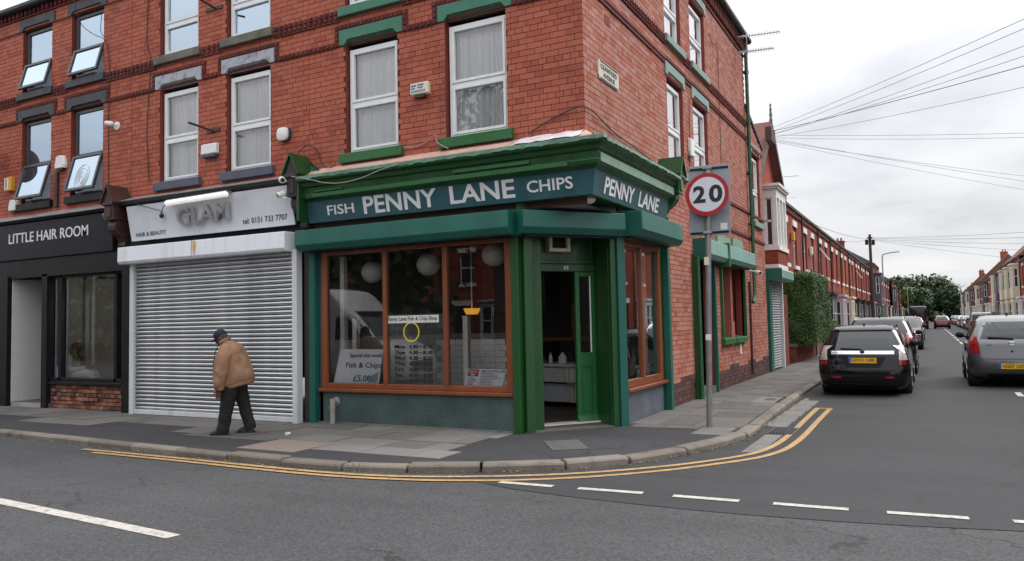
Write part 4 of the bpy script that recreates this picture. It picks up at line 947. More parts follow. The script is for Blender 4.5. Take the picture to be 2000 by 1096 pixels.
# fascia sign (one board round the corner) with letters
fs = thing('shop_sign', 'blue green fascia board lettered FISH PENNY LANE CHIPS round the shop corner', 'shop sign', (-2.4, -.2, 3.57))
def sweep(prof, u0, v1, close=True):
    R0 = [(u0, -d, z) for d, z in prof]; R1 = [(d, -d, z) for d, z in prof]; R2 = [(d, v1, z) for d, z in prof]
    return MB().loft([R0, R1, R2])
sweep([(.15, 3.4), (.22, 3.755), (.12, 3.755), (.08, 3.4)], -5.08, 3.3).build('board', 'fascia', fs)
FVt = Vector((0, -.07, .355)).normalized()
def fpos(x, z): return (x, -.15-.07*(z-3.4)/.355-.004, z)
for s, x0, x1, z0, z1, bd in (('FISH', -4.64, -4.07, 3.50, 3.66, .012), ('PENNY', -3.87, -2.43, 3.455, 3.735, .02), ('LANE', -2.19, -1.06, 3.465, 3.735, .02), ('CHIPS', -.86, -.13, 3.505, 3.675, .015)):
    text('letter', s, fpos(x0, z0), X_, FVt, x1-x0, (z1-z0)/FVt.z, 'white_letter', fs, depth=.006, bold=bd, split=True)
SVt = Vector((.07, 0, .355)).normalized()
for s, y0, y1 in (('PENNY', .22, 1.48), ('LANE', 1.72, 2.74)):
    z0, z1 = 3.46, 3.70; text('letter', s, (.15+.07*(z0-3.4)/.355+.004, y0, z0), Y_, SVt, y1-y0, (z1-z0)/SVt.z, 'white_letter', fs, depth=.006, bold=.02, split=True)
# cornice
sweep([(.0, 3.75), (.225, 3.75), (.27, 3.785), (.30, 3.80), (.315, 3.86), (.30, 3.875), (.31, 3.975), (.345, 3.99), (.37, 4.045), (.43, 4.075), (.445, 4.12), (.40, 4.145), (.0, 4.2)], -5.12, 3.3).build('cornice', 'green', ch, bevel=.004)
m = MB(F); m.box(-4.85, -.15, .29, .335, 3.80, 3.87); m.box(-4.8, -4.2, .3, .345, 3.885, 3.915); m.box(-2.05, -.75, .3, .335, 3.90, 3.955); m.build('raised_moulding', 'green_trim', ch, bevel=.005)
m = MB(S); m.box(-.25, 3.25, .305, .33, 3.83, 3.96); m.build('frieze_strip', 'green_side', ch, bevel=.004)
# lead flashing with a wavy lip, cement fillet above
m = MB(); n = 70; A = []; B = []; Cc = []
path = [(-5.1+5.1*i/n, None) for i in range(n+1)]
def flash_pts(t):   # t in 0..1 front then side
    if t < .6: u = -5.1+(5.1+.44)*t/.6; return (u, 'f')
    return (-.44+(3.3+.44)*(t-.6)/.4, 's')
for i in range(121):
    t = i/120; u, w = flash_pts(t); jz = rnd.uniform(-.012, .012); jd = rnd.uniform(-.01, .012)
    if w == 'f': u1 = min(u, 0.0); A.append((min(u, .45+jd), -.452-jd, 4.105+jz)); B.append((min(u, .44), -.44, 4.16+jz*.4)); Cc.append((u1 if u < -.2 else min(u, .22), -.22, 4.225))
    else: A.append((.452+jd, max(u, -.45-jd), 4.105+jz)); B.append((.44, max(u, -.44), 4.16+jz*.4)); Cc.append((.22, max(u, -.22), 4.225))
for i in range(120):
    m.quad(A[i], A[i+1], B[i+1], B[i]); m.quad(B[i], B[i+1], Cc[i+1], Cc[i])
m.build('flashing', 'green_lead', ch, fix=False)
m = MB(); m.hexa([(-5.12, -.225, 4.2), (.1, -.225, 4.2), (.0, .0, 4.2), (-5.12, .0, 4.2)], [(-5.12, -.215, 4.235), (.2, -.215, 4.235), (.0, .01, 4.37), (-5.12, .01, 4.37)]); m.build('cement_fillet', 'render_pink', ch)
m = MB(); m.hexa([(.225, -.2, 4.2), (.225, 3.3, 4.2), (.0, 3.3, 4.2), (.0, .02, 4.2)], [(.215, -.2, 4.235), (.215, 3.3, 4.235), (-.01, 3.3, 4.36), (-.01, .02, 4.36)]); m.build('cement_fillet', 'corbel_dark', ch)
m = MB(); rows = []
for j in range(4):
    rows.append([(-1.05+i*.095+rnd.uniform(-.012, .012), -.25+.085*j, 4.232+.048*j+rnd.uniform(-.008, .012)) for i in range(12)])
for j in range(3):
    for i in range(11): m.quad(rows[j][i], rows[j][i+1], rows[j+1][i+1], rows[j+1][i])
m.build('foil_patch', 'foil', ch, fix=False)
def console(par, T, u0, u1, zs, mats, roofmat, deep=.44):
    """scrolled bracket carrying a little gabled block; u along the wall"""
    zb, z1, z2, z3 = zs; mb_, mr_ = mats; um = (u0+u1)/2
    pr = [(0, zb), (.1, zb), (.13, zb+.05), (.11, zb+.12), (.16, zb+.2), (.26, zb+.27), (.33, zb+.36), (.34, zb+.44), (.30, z1), (0, z1)]
    m = MB(T); m.loft([[(u0+.03, d, z) for d, z in pr], [(u1-.03, d, z) for d, z in pr]]); c = m.build('console', mb_, par, bevel=.008)
    m = MB(T); m.box(u0, u1, 0, deep-.04, z1, z2); m.box(u0-.03, u1+.03, 0, deep, z2-.06, z2); m.box(u0+.06, u1-.06, deep-.04, deep-.02, z1+.05, z2-.1); m.build('console_block', mb_, c, bevel=.006)
    m = MB(T); m.add([(u0-.02, 0, z2), (u1+.02, 0, z2), (um, 0, z3-.03), (u0-.02, deep-.02, z2), (u1+.02, deep-.02, z2), (um, deep-.02, z3-.03)], [(0, 1, 2), (3, 5, 4), (0, 2, 5, 3), (1, 4, 5, 2)]); m.build('console_gable', mb_, c)
    for s in (-1, 1):
        e = u0-.06 if s < 0 else u1+.06
        m = MB(T); m.hexa([(e, 0, z2-.03), (e, deep+.02, z2-.03), (um, deep+.02, z3), (um, 0, z3)], [(e+s*.01, 0, z2-.0), (e+s*.01, deep+.02, z2-.0), (um+s*.01, deep+.02, z3+.035), (um+s*.01, 0, z3+.035)]); m.build('console_roof', roofmat, c)
    return c
console(ch, F, -5.36, -5.12, (3.33, 3.85, 4.24, 4.56), ('corbel_dark', None), 'green')
m = MB(F); m.box(-5.14, -5.085, .0, .40, 3.42, 4.2); m.build('console_cheek', 'green', ch, bevel=.004)
m = MB(F)
for k in range(7): m.add([(-5.12+k*.03, .02+rnd.uniform(0, .1), 4.3+rnd.uniform(-.05, .1)), (-5.04+k*.03, .05, 4.32+rnd.uniform(-.05, .1)), (-5.05+k*.03, .12, 4.46-k*.03+rnd.uniform(-.02, .04)), (-5.14+k*.03, .08, 4.44-k*.02)], [(0, 1, 2, 3)])
m.build('lead_tatters', 'green_lead', ch, fix=False)
console(ch, S, 3.32, 3.6, (3.42, 3.88, 4.22, 4.52), ('green', None), 'green')
# side street door, window with oxide boards, shutter boxes
m = MB(S); m.box(5.6, 7.12, -.42, -.36, 0, 2.95); m.box(6.32, 6.38, -.36, -.34, .1, 2.9); m.build('side_door', 'red_panel', ch)
m = MB(S); m.box(5.6, 7.12, -.42, .03, -.02, .16); m.build('door_step', 'slab', ch)
m = MB(S); m.box(5.47, 5.6, .0, .09, -.02, 2.95); m.build('shutter_guide', 'green', ch, bevel=.006); m = MB(S); m.box(7.1, 7.2, .0, .08, -.02, 2.95); m.build('shutter_guide', 'teal', ch, bevel=.006)
m = MB(); m.tube([(.12, 5.5, 2.9), (.12, 5.5, .12), (.12, 5.5, 0)], [.045, .045, .06], 8); m.build('downpipe', 'pipe_green', ch, smooth=50)
m = MB(S); m.box(7.95, 10.42, -.3, -.24, 1.15, 2.98)
for k in range(1, 6):
    if k != 3: m.box(7.95+k*.41, 7.97+k*.41, -.24, -.232, 1.2, 2.9)
bw = m.build('boarded_window', 'red_panel', ch); m = MB(S); m.box(9.03, 9.2, -.28, -.02, 1.15, 2.98); m.box(8.95, 9.28, -.28, .0, 1.15, 1.55); m.build('mullion', 'red_post', bw)
m = MB(S); m.box(7.86, 7.95, -.05, .06, 1.1, 2.95); m.build('shutter_guide', 'green_trim', bw); m = MB(S); m.box(10.42, 10.5, -.05, .06, 1.1, 2.95); m.build('shutter_guide', 'green_trim', bw); m = MB(S); m.box(7.95, 10.42, -.2, -.1, 2.9, 2.98); m.build('frame_head', 'galv_dull', bw)
for a, b in ((7.8, 9.0), (9.1, 10.36)):
    m = MB(S); m.hexa([(a, -.25, 1.02), (b, -.25, 1.02), (b, .1, 1.02), (a, .1, 1.02)], [(a, -.25, 1.2), (b, -.25, 1.2), (b, .1, 1.16), (a, .1, 1.16)]); m.build('sill', 'green_trim', bw, bevel=.008)
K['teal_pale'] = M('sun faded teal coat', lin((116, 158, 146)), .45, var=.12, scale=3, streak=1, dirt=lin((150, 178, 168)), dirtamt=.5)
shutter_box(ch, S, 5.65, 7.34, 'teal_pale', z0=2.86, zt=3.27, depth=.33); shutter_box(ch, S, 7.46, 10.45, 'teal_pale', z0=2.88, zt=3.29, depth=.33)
m = MB(S); m.box(5.63, 5.648, .0, .35, 2.84, 3.29); m.build('end_plate', 'teal', ch); m = MB(S); m.box(7.34, 7.46, .0, .36, 2.78, 3.31); m.build('end_plate', 'green_trim', ch)
m = MB(S); m.box(9.2, 10.3, .0, .05, 3.33, 3.62); m.box(7.6, 8.9, .0, .05, 3.33, 3.55); m.build('board', 'green_side', ch)
# low vent plate on the wall
m = MB(S); m.box(9.75, 9.9, .0, .02, .72, 1.0); tag(m.build('vent_plate', 'cream', bevel=.004), 'small cream vent plate low on the side wall below the green sills', 'vent plate')
# soil pipe stub at the riser
sp_ = thing('waste_pipe', 'short grey waste pipe stub standing against the mosaic riser', 'pipe', (-4.62, -.12, 0))
m = MB(); m.cyl((-4.62, -.12, -.02), (-4.62, -.12, .33), .042, n=12); m.cyl((-4.62, -.12, .25), (-4.62, -.12, .29), .052, n=12); m.build('stack', 'grey_plastic', sp_, smooth=50)
m = MB(); m.cyl((-4.62, -.12, .37), (-4.62, -.0, .37), .04, n=12); m.cyl((-4.62, -.12, .31), (-4.62, -.12, .415), .045, n=12); m.cyl((-4.62, -.02, .37), (-4.62, -.035, .37), .075, n=14); m.build('elbow', 'grey_plastic', sp_, smooth=50)

# ---------------------------------------------------------------- inside the chip shop
K['tile_in'] = M_mosaic('white wall tile', lin((190, 192, 190)), lin((110, 110, 108)), .3, .005); K['floor_in'] = M('brown shop floor', lin((84, 66, 58)), .5, var=.15)
K['steel_in'] = M('white enamel counter', lin((212, 214, 218)), .3, var=.04); K['ceil_in'] = M('dim ceiling', (.25, .24, .22), .9)
m = MB(); m.prism([(-5.1, .12, .0), (-1.25, .12, .0), (-.1, 1.5, .0), (-.1, 6.5, .0), (-5.1, 6.5, .0)], (0, 0, .03)); m.build('shop_floor', 'floor_in', ch)
m = MB(); m.quad((-5.1, .0, 3.3), (-.05, .0, 3.3), (-.05, 6.5, 3.3), (-5.1, 6.5, 3.3)); m.build('shop_ceiling', 'ceil_in', ch, fix=False)
m = MB(); m.quad((-5.12, 6.2, 0), (-.06, 6.2, 0), (-.06, 6.2, 3.3), (-5.12, 6.2, 3.3)); m.quad((-5.12, .1, 0), (-5.12, 6.2, 0), (-5.12, 6.2, 3.3), (-5.12, .1, 3.3)); m.quad((-.06, 3.55, 0), (-.06, 6.2, 0), (-.06, 6.2, 3.3), (-.06, 3.55, 3.3)); m.build('shop_wall', 'shop_wall', ch, fix=False)
m = MB(); m.box(-5.1, -2.95, 4.2, 4.25, .03, 1.42); m.box(-5.1, -4.95, .6, 4.2, .03, 1.42); m.build('tiled_dado', 'tile_in', ch)
K['tile_glaze'] = M('glazed white tile', lin((206, 208, 206)), .25, var=.06); K['grout'] = M('grey grout', lin((104, 104, 102)), .9)
m = MB(); m.box(-3.6, -2.1, 1.5, 1.6, .03, 1.36); tp_ = m.build('tiled_partition', 'grout', ch)
tq = MB(); tq.box(.003, .197, -.006, .0, .003, .097); tme = tq.mesh('wall_tile'); tme.materials.append(K['tile_glaze'])
for r_ in range(13):
    for c_ in range(8):
        x = -3.6+c_*.2-(.1 if r_ % 2 else 0)
        if x < -3.61 or x+.2 > -2.05: continue
        o = bpy.data.objects.new('wall_tile', tme); COL.objects.link(o); o.parent = tp_; o.location = Vector((x, 1.5, .05+r_*.1))-worigin(ch)
co = thing('serving_counter', 'white panelled serving counter seen through the open shop door', 'counter', (-1.6, 3.2, 0))
m = MB(); m.hexa([(-2.8, 3.30, .12), (-.3, 2.92, .12), (-.2, 3.7, .12), (-2.7, 4.0, .12)], [(-2.8, 3.30, .46), (-.3, 2.92, .46), (-.2, 3.7, .46), (-2.7, 4.0, .46)]); m.build('lower_panel', 'steel_in', co, bevel=.006)
m = MB(); m.hexa([(-2.8, 3.16, .5), (-.3, 2.78, .5), (-.2, 3.7, .5), (-2.7, 4.0, .5)], [(-2.8, 3.16, .78), (-.3, 2.78, .78), (-.2, 3.7, .78), (-2.7, 4.0, .78)]); m.build('upper_panel', 'steel_in', co, bevel=.006)
m = MB(); m.hexa([(-2.8, 3.10, .79), (-.3, 2.72, .79), (-.2, 3.7, .79), (-2.7, 4.0, .79)], [(-2.8, 3.10, .84), (-.3, 2.72, .84), (-.2, 3.7, .84), (-2.7, 4.0, .84)]); m.build('worktop', 'steel_in', co, bevel=.006)
cx_ = -1.72
for dx in (0, .085): 
    m = MB(); m.tube([(cx_+dx, 3.06, .82), (cx_+dx, 2.97, .78), (cx_+dx, 2.97, .52), (cx_+dx+.05, 3.08, .44), (cx_+dx+.05, 3.1, .12)], .028, 6); m.build('edge_trim', 'cream', co)
m = MB(); m.box(-2.75, -.35, 3.45, 3.75, .86, 1.25); m.build('glass_case', 'glass_shop', co)
m = MB(); m.box(-2.8, -.3, 3.35, 3.75, 1.27, 1.33); m.box(-1.78, -1.71, 3.4, 3.5, 1.33, 2.0); m.build('case_rail', 'timber', co)
for k, (x, w_, h, mt) in enumerate(((-2.5, .09, .16, 'sign_red'), (-2.2, .07, .2, 'ivory'), (-1.95, .16, .2, 'ivory'), (-2.35, .12, .1, 'green_trim'), (-1.35, .08, .17, 'yellow_box'), (-1.1, .1, .15, 'sign_red'))):
    m = MB(); m.lathe((x, 3.3, .84), [(w_*.45, 0), (w_*.5, .02), (w_*.5, h*.6), (w_*.22, h*.82), (w_*.2, h)], 10); tag(m.build('sauce_bottle', mt, smooth=50), ['red sauce bottle at the left end of the serving counter', 'white bottle standing tall on the serving counter', 'broad white tub on the serving counter beside the cream trim', 'low green tub between the bottles on the serving counter', 'amber bottle on the serving counter right of the trim', 'second red bottle at the right of the serving counter'][k], 'bottle')
# back wall shelf inside, tall extractor
m = MB(); m.box(-2.9, -.3, 5.9, 6.15, 1.6, 1.64); m.build('back_shelf', 'timber', ch)
m = MB(); m.box(-4.9, -3.3, 5.2, 6.1, .03, 1.2); m.box(-4.9, -3.3, 5.4, 6.1, 1.9, 3.2); m.build('frying_range', 'galv_dull', ch)
# white posts standing just inside the window
for k, (x, y, z1, lb) in enumerate(((-4.72, .3, 2.83, 'tall white post inside the left end of the shop window'), (-4.58, .45, 1.75, 'short white partition post behind the left window poster'), (-2.22, .28, 1.75, 'white partition post behind the right pane of the shop window'))):
    m = MB(); m.box(x-.045, x+.045, y-.05, y+.05, .03, z1); m.box(x-.05, x+.05, y-.055, y+.055, z1-.03, z1); tag(m.build('partition_post', 'ivory', bevel=.006), lb, 'post')
for k, (x, y, z, lb) in enumerate(((-4.32, .6, 2.56, 'left white globe lamp hanging in the chip shop window'), (-3.15, .6, 2.63, 'middle white globe lamp hanging in the chip shop window'), (-1.88, .6, 2.72, 'right white globe lamp hanging in the chip shop window'))):
    t_ = thing('globe_lamp', lb, 'lamp', (x, y, z), 'globe lamps in the chip shop window')
    m = MB(); m.ell((x, y, z), .2, .2, .19, 20, 12); m.build('globe', 'ivory', t_, smooth=60); m = MB(); m.cyl((x, y, z+.18), (x, y, 3.29), .01, n=6); m.cyl((x, y, z+.17), (x, y, z+.22), .05, n=10); m.build('cord', 'black', t_)
t_ = thing('pendant_lamp', 'small yellow bowl lamp on a rod behind the right shop window pane', 'lamp', (-2.55, 1.0, 1.8))
K['amber_glass'] = M('amber shade', lin((226, 160, 50)), .35, emit=.5)  # gentle glow added so the shop fittings show
m = MB(); m.lathe((-2.55, 1.0, 1.78), [(.02, 0), (.1, .0), (.125, .05), (.145, .1), (.13, .1), (.1, .03)], 16); m.build('shade', 'amber_glass', t_, smooth=50); m = MB(); m.cyl((-2.55, 1.0, 1.85), (-2.55, 1.0, 3.29), .012, n=6); m.build('rod', 'cream', t_)
# posters in the window
K['poster'] = M('white poster card', lin((236, 239, 244)), .5, var=.03); K['navy_ink'] = M('navy ink', lin((38, 56, 112)), .5); K['red_ink'] = M('red ink', lin((170, 40, 44)), .5); K['grey_ink'] = M('grey ink', lin((88, 84, 88)), .6)
po = thing('window_poster', 'white poster reading Special this week Fish and Chips in the left pane', 'poster', (-4.2, .1, .67))
def PT(u, z, e=0): t = (z-.67)/.56; return (u+.05*t-.085, .05+.05*t-e, z)
m = MB(); m.hexa([PT(-4.66, .675), PT(-3.7, .675), (-3.785, .057, .675), (-4.745, .057, .675)], [PT(-4.6, 1.235), PT(-3.69, 1.235), (-3.725, .108, 1.235), (-4.635, .108, 1.235)]); m.build('card', 'poster', po)
PV = Vector((.05, .05, .56)).normalized()
for s, u, z, w_, h in (('Special this week', -4.37, 1.08, .68, .085), ('Fish & Chips', -4.43, .90, .75, .115), ('£5.00', -4.24, .70, .36, .105)):
    text('poster_lettering', s, PT(u, z, .004), X_, PV, w_, h, 'navy_ink', po, depth=.003, bold=.008)
m = MB(); m.add([PT(-3.93, .69, .008), PT(-3.74, .69, .008), PT(-3.73, .86, .008), PT(-3.94, .77, .008)], [(0, 1, 2, 3)]); K['flyer'] = M('pale blue flyer', lin((150, 168, 190)), .5, var=.2, scale=30); m.build('taped_flyer', 'flyer', po, fix=False)
po = thing('menu_card', 'small white starters menu card with red box in the right pane', 'poster', (-1.78, .1, .67))
m = MB(); m.hexa([(-2.14, .06, .675), (-1.47, .06, .675), (-1.47, .068, .675), (-2.14, .068, .675)], [(-2.1, .1, .925), (-1.43, .1, .925), (-1.43, .108, .925), (-2.1, .108, .925)]); m.build('card', 'poster', po)
MV = Vector((.04, .04, .25)).normalized()
def MT(u, z, e=.004): t = (z-.675)/.25; return (u+.04*t, .06+.04*t-e, z)
m = MB(); m.add([MT(-2.12, .815), MT(-1.93, .815), MT(-1.93, .915), MT(-2.12, .915)], [(0, 1, 2, 3)]); m.build('red_box', 'red_ink', po, fix=False)
text('card_lettering', 'PHOTO', MT(-2.10, .868, .007), X_, MV, .15, .032, 'poster', po, depth=.002, bold=.02); text('card_lettering', 'ME', MT(-2.06, .825, .007), X_, MV, .07, .032, 'poster', po, depth=.002, bold=.02)
text('card_lettering', 'NEW STARTERS £3.50', MT(-1.88, .876), X_, MV, .40, .03, 'grey_ink', po, depth=.002, bold=.012)
for k in range(8):
    m = MB(); z = .855-k*.023; w_ = rnd.uniform(.2, .36); m.add([MT(-1.88, z), MT(-1.88+w_, z), MT(-1.88+w_, z+.008), MT(-1.88, z+.008)], [(0, 1, 2, 3)]); m.build('text_line', 'grey_ink', po, fix=False)
for k in range(5):
    m = MB(); z = .785-k*.024; w_ = rnd.uniform(.1, .15); m.add([MT(-2.1, z), MT(-2.1+w_, z), MT(-2.1+w_, z+.01), MT(-2.1, z+.01)], [(0, 1, 2, 3)]); m.build('text_line', 'red_ink' if k % 2 else 'grey_ink', po, fix=False)
# ---------------------------------------------------------------- the shop with the closed roller shutter
m = MB(F); m.box(-9.95, -5.28, -.2, .06, 3.26, 4.12); m.build('sign_backing', 'black_paint', gl)
m = MB(F); pr = [(.0, 4.1), (.26, 4.1), (.3, 4.14), (.3, 4.2), (.26, 4.22), (.0, 4.25)]; m.loft([[(-9.95, d, z) for d, z in pr], [(-5.38, d, z) for d, z in pr]]); m.build('cornice', 'black_paint', gl)
m = MB(F); m.hexa([(-9.95, .0, 4.25), (-5.38, .0, 4.25), (-5.38, .31, 4.2), (-9.95, .31, 4.2)], [(-9.95, .0, 4.33), (-5.38, .0, 4.33), (-5.38, .315, 4.215), (-9.95, .315, 4.215)]); m.build('flashing', 'lead', gl)
gs = thing('shop_sign', 'white sign panel with steel GLAM letters above the closed steel shutter', 'shop sign', (-7.6, -.2, 3.75))
m = MB(F); m.hexa([(-9.7, .17, 3.40), (-5.36, .17, 3.40), (-5.36, .2, 3.40), (-9.7, .2, 3.40)], [(-9.78, .24, 4.09), (-5.42, .24, 4.09), (-5.42, .27, 4.09), (-9.78, .27, 4.09)]); m.build('panel', 'white_panel', gs, bevel=.006)
GV = Vector((0, -.07, .69)).normalized()
def gpos(x, z): return (x, -.2-.07*(z-3.4)/.69-.004, z)
for s, x0, x1, z0, z1, mt, dp, bd in (('GLAM', -8.24, -6.86, 3.60, 3.925, 'steel_letter', .055, .018), ('tel: 0151 733 7707', -6.60, -5.52, 3.50, 3.60, 'dark_letter', .004, 0), ('HAIR & BEAUTY', -9.54, -8.66, 3.475, 3.555, 'dark_letter', .004, 0)):
    P = gpos(x0, z0)
    if s == 'GLAM': P = (P[0], P[1]-.03, P[2])
    text('letter' if s == 'GLAM' else 'sign_lettering', s, P, X_, GV, x1-x0, z1-z0, mt, gs, depth=dp, bold=bd, split=(s == 'GLAM'))
sl_ = thing('sign_lamp', 'lit white tube lamp fixed over the white sign panel', 'lamp', (-7.6, -.38, 4.04))
m = MB(); m.tube([(-8.44, -.40, 4.02), (-8.41, -.40, 4.02), (-6.81, -.40, 4.045), (-6.78, -.40, 4.045)], [.02, .05, .05, .02], 10); m.build('diffuser', 'lamp_tube', sl_, smooth=40)
m = MB(); m.hexa([(-8.42, -.42, 4.05), (-6.8, -.42, 4.075), (-6.8, -.28, 4.075), (-8.42, -.28, 4.05)], [(-8.42, -.40, 4.085), (-6.8, -.40, 4.11), (-6.8, -.28, 4.11), (-8.42, -.28, 4.085)]); m.build('housing', 'galv_dull', sl_)
m = MB(); m.tube(smoothpts([(-8.44, -.36, 4.04), (-8.6, -.33, 3.97), (-8.68, -.3, 3.86), (-8.72, -.3, 3.92), (-8.9, -.31, 3.97), (-9.2, -.31, 4.05), (-9.45, -.3, 4.13)], 5), .008, 5); m.ell((-8.68, -.3, 3.82), .05, .04, .05, 8, 6); m.build('lead', 'cable', sl_)
# shutter: box, slats one by one, jambs, bottom bar
rs = thing('roller_shutter', 'closed galvanised roller shutter in white frame under the white sign', 'roller shutter', (-7.5, -.25, 0))
m = MB(F); pr = [(0, 3.27), (.45, 3.26), (.455, 2.98), (.42, 2.93), (0, 2.92)]; m.loft([[(-9.78, d, z) for d, z in pr], [(-5.37, d, z) for d, z in pr]]); m.build('shutter_box', 'white_box', rs, bevel=.008)
m = MB(F); m.box(-7.66, -7.655, .44, .462, 2.97, 3.26); m.build('box_joint', 'galv_dull', rs)
K['rust'] = M('rust stain', lin((206, 160, 92)), .7, var=.2, dirt=lin((220, 214, 200)), dirtamt=.8, dscale=14)
m = MB(F); m.add([(-7.63, .4585, 3.25), (-7.55, .4585, 3.25), (-7.545, .461, 3.11), (-7.57, .463, 3.0), (-7.6, .463, 2.99), (-7.625, .461, 3.12)], [tuple(range(6))]); m.build('rust_stain', 'rust', rs, fix=False)
m = MB(F); m.box(-9.62, -9.5, .16, .3, -.02, 2.95); m.build('jamb', 'alu', rs, bevel=.006); m = MB(F); m.box(-5.35, -5.24, .16, .3, -.02, 2.95); m.build('jamb', 'alu', rs, bevel=.006)
nsl = 37; pit = (2.93-.10)/nsl
q = MB(F); pr = []
for i in range(9):
    t = i/8; pr.append((.222+.034*math.sin(math.pi*t)**.75, t*pit*.94))
pr2 = pr+[(.215, pit*.92), (.215, 0)]
sm = MB(F); sm.loft([[(-9.5, d, z) for d, z in pr2], [(-5.35, d, z) for d, z in pr2]]); me_s = sm.mesh('slat', worigin(rs), 50); me_s.materials.append(K['galv'])
for k in range(nsl):
    o = bpy.data.objects.new('slat', me_s); COL.objects.link(o); o.parent = rs; o.location = (0, rnd.uniform(-.002, .002), .10+k*pit)
m = MB(F); m.box(-9.5, -5.35, .19, .225, .02, 2.95); m.build('curtain_back', 'black', rs)
m = MB(F); m.box(-9.5, -5.35, .2, .27, .012, .1); m.build('bottom_bar', 'alu', rs, bevel=.006)
m = MB(F); m.box(-5.235, -5.14, -.1, .12, 0, 3.3); m.build('party_pier', 'corbel_dark', gl); m = MB(F); m.box(-9.74, -9.62, -.1, .2, 0, 3.3); m.build('party_pier', 'black_paint', gl)
# ---------------------------------------------------------------- the black salon front
console(hr, F, -10.28, -10.0, (3.3, 3.85, 4.2, 4.52), ('corbel_brown', None), 'corbel_brown')
hs = thing('shop_sign', 'black fascia sign with white LITTLE HAIR ROOM lettering', 'shop sign', (-12.3, -.2, 3.65))
m = MB(F); m.box(-15.0, -10.3, .05, .2, 3.25, 4.06); m.build('board', 'black_sign', hs, bevel=.008)
text('letter', 'LITTLE HAIR ROOM', (-13.93, -.2, 3.625), X_, Z_, 2.85, .225, 'white_letter', hs, depth=.012, bold=.004, split=True)
m = MB(F); m.box(-15.0, -9.96, -.1, .16, 2.84, 3.245); m.build('head_band', 'black_paint', hr, bevel=.006)
m = MB(F); pr = [(.0, 4.07), (.24, 4.07), (.28, 4.12), (.0, 4.2)]; m.loft([[(-15.0, d, z) for d, z in pr], [(-10.3, d, z) for d, z in pr]]); m.build('cornice', 'black_paint', hr)
m = MB(F); m.hexa([(-15.0, .0, 4.2), (-10.3, .0, 4.2), (-10.3, .29, 4.12), (-15.0, .29, 4.12)], [(-15.0, .0, 4.29), (-10.3, .0, 4.29), (-10.3, .3, 4.135), (-15.0, .3, 4.135)]); m.build('flashing', 'lead', hr)
m = MB(F); m.box(-9.97, -9.74, -.1, .22, -.02, 3.3); m.build('pilaster', 'black_paint', hr, bevel=.006); m = MB(F); m.box(-14.5, -13.97, -.1, .2, -.02, 2.9); m.build('pilaster', 'black_paint', hr, bevel=.006)
# recessed entrance with white painted brick cheek, one brick at a time where it shows
m = MB(); m.box(-14.1, -13.952, -.1, 1.75, 0, 2.9); wcheek = m.build('entrance_cheek', 'white_brick', hr)
cb_ = MB(); cb_.box(0, .006, .004, .254, .004, .086); cme = cb_.mesh('brick'); cme.materials.append(K['white_brick'])
for r_ in range(31):
    for c_ in range(7):
        y0 = -.1+c_*.258+(.129 if r_ % 2 else 0)-.129
        if y0 < -.1 or y0+.25 > 1.75: continue
        o = bpy.data.objects.new('brick', cme); COL.objects.link(o); o.parent = wcheek; o.location = Vector((-13.952, y0, .02+r_*.0895))-worigin(hr)
m = MB(); m.box(-14.0, -12.4, 1.7, 1.78, .1, 2.9); m.build('entrance_door', 'black_paint', hr); m = MB(); m.box(-14.0, -12.4, -.1, 1.75, 2.84, 2.9); m.build('entrance_ceiling', 'black_paint', hr)
m = MB(); m.box(-14.0, -12.5, -.1, 1.7, .0, .1); m.build('entrance_step', 'slab', hr)
K['tile_w'] = M('white step tile', (.7, .7, .68), .4); K['tile_k'] = M('black step tile', (.03, .03, .03), .4)
tw, tk = MB(), MB()
for r_ in range(4):
    for c_ in range(56):
        (tw if (r_+c_) % 2 else tk).box(-13.94+c_*.0245, -13.94+c_*.0245+.0235, -.108, -.1, .004+r_*.0245, .004+r_*.0245+.0235)
tw.build('step_tiles', 'tile_w', hr, kind='stuff'); tk.build('step_tiles', 'tile_k', hr, kind='stuff')
# salon window
m = MB(F); m.box(-12.75, -12.56, -.1, .16, 0, 2.9); m.box(-12.27, -12.17, -.06, .08, .6, 2.85); m.box(-10.41, -10.32, -.06, .08, .6, 2.85); m.box(-12.56, -9.96, -.06, .08, .58, .66); m.box(-12.56, -9.97, -.06, .08, 2.8, 2.86)
hw = m.build('shop_window', 'black_paint', hr, bevel=.005); m = MB(F); m.box(-12.7, -9.96, -.05, .12, .515, .575); m.build('window_sill', 'black_paint', hw, bevel=.006)
for a, b in ((-12.56, -12.27), (-12.17, -10.41), (-10.32, -9.97)):
    p = MB(F); p.quad((a, .0, .66), (b, .0, .66), (b, .0, 2.8), (a, .0, 2.8)); p.build('pane', 'glass_shop', hw, fix=False)
for a in (-12.54, -12.15, -10.30):
    m = MB(F); m.box(a, a+.035, -.05, -.02, .66, 2.8); m.build('glazing_bead', 'alu', hw)
m = MB(F); m.box(-12.66, -9.98, -.1, .02, 0, .52); rb = m.build('stall_riser', 'mortar', hr)
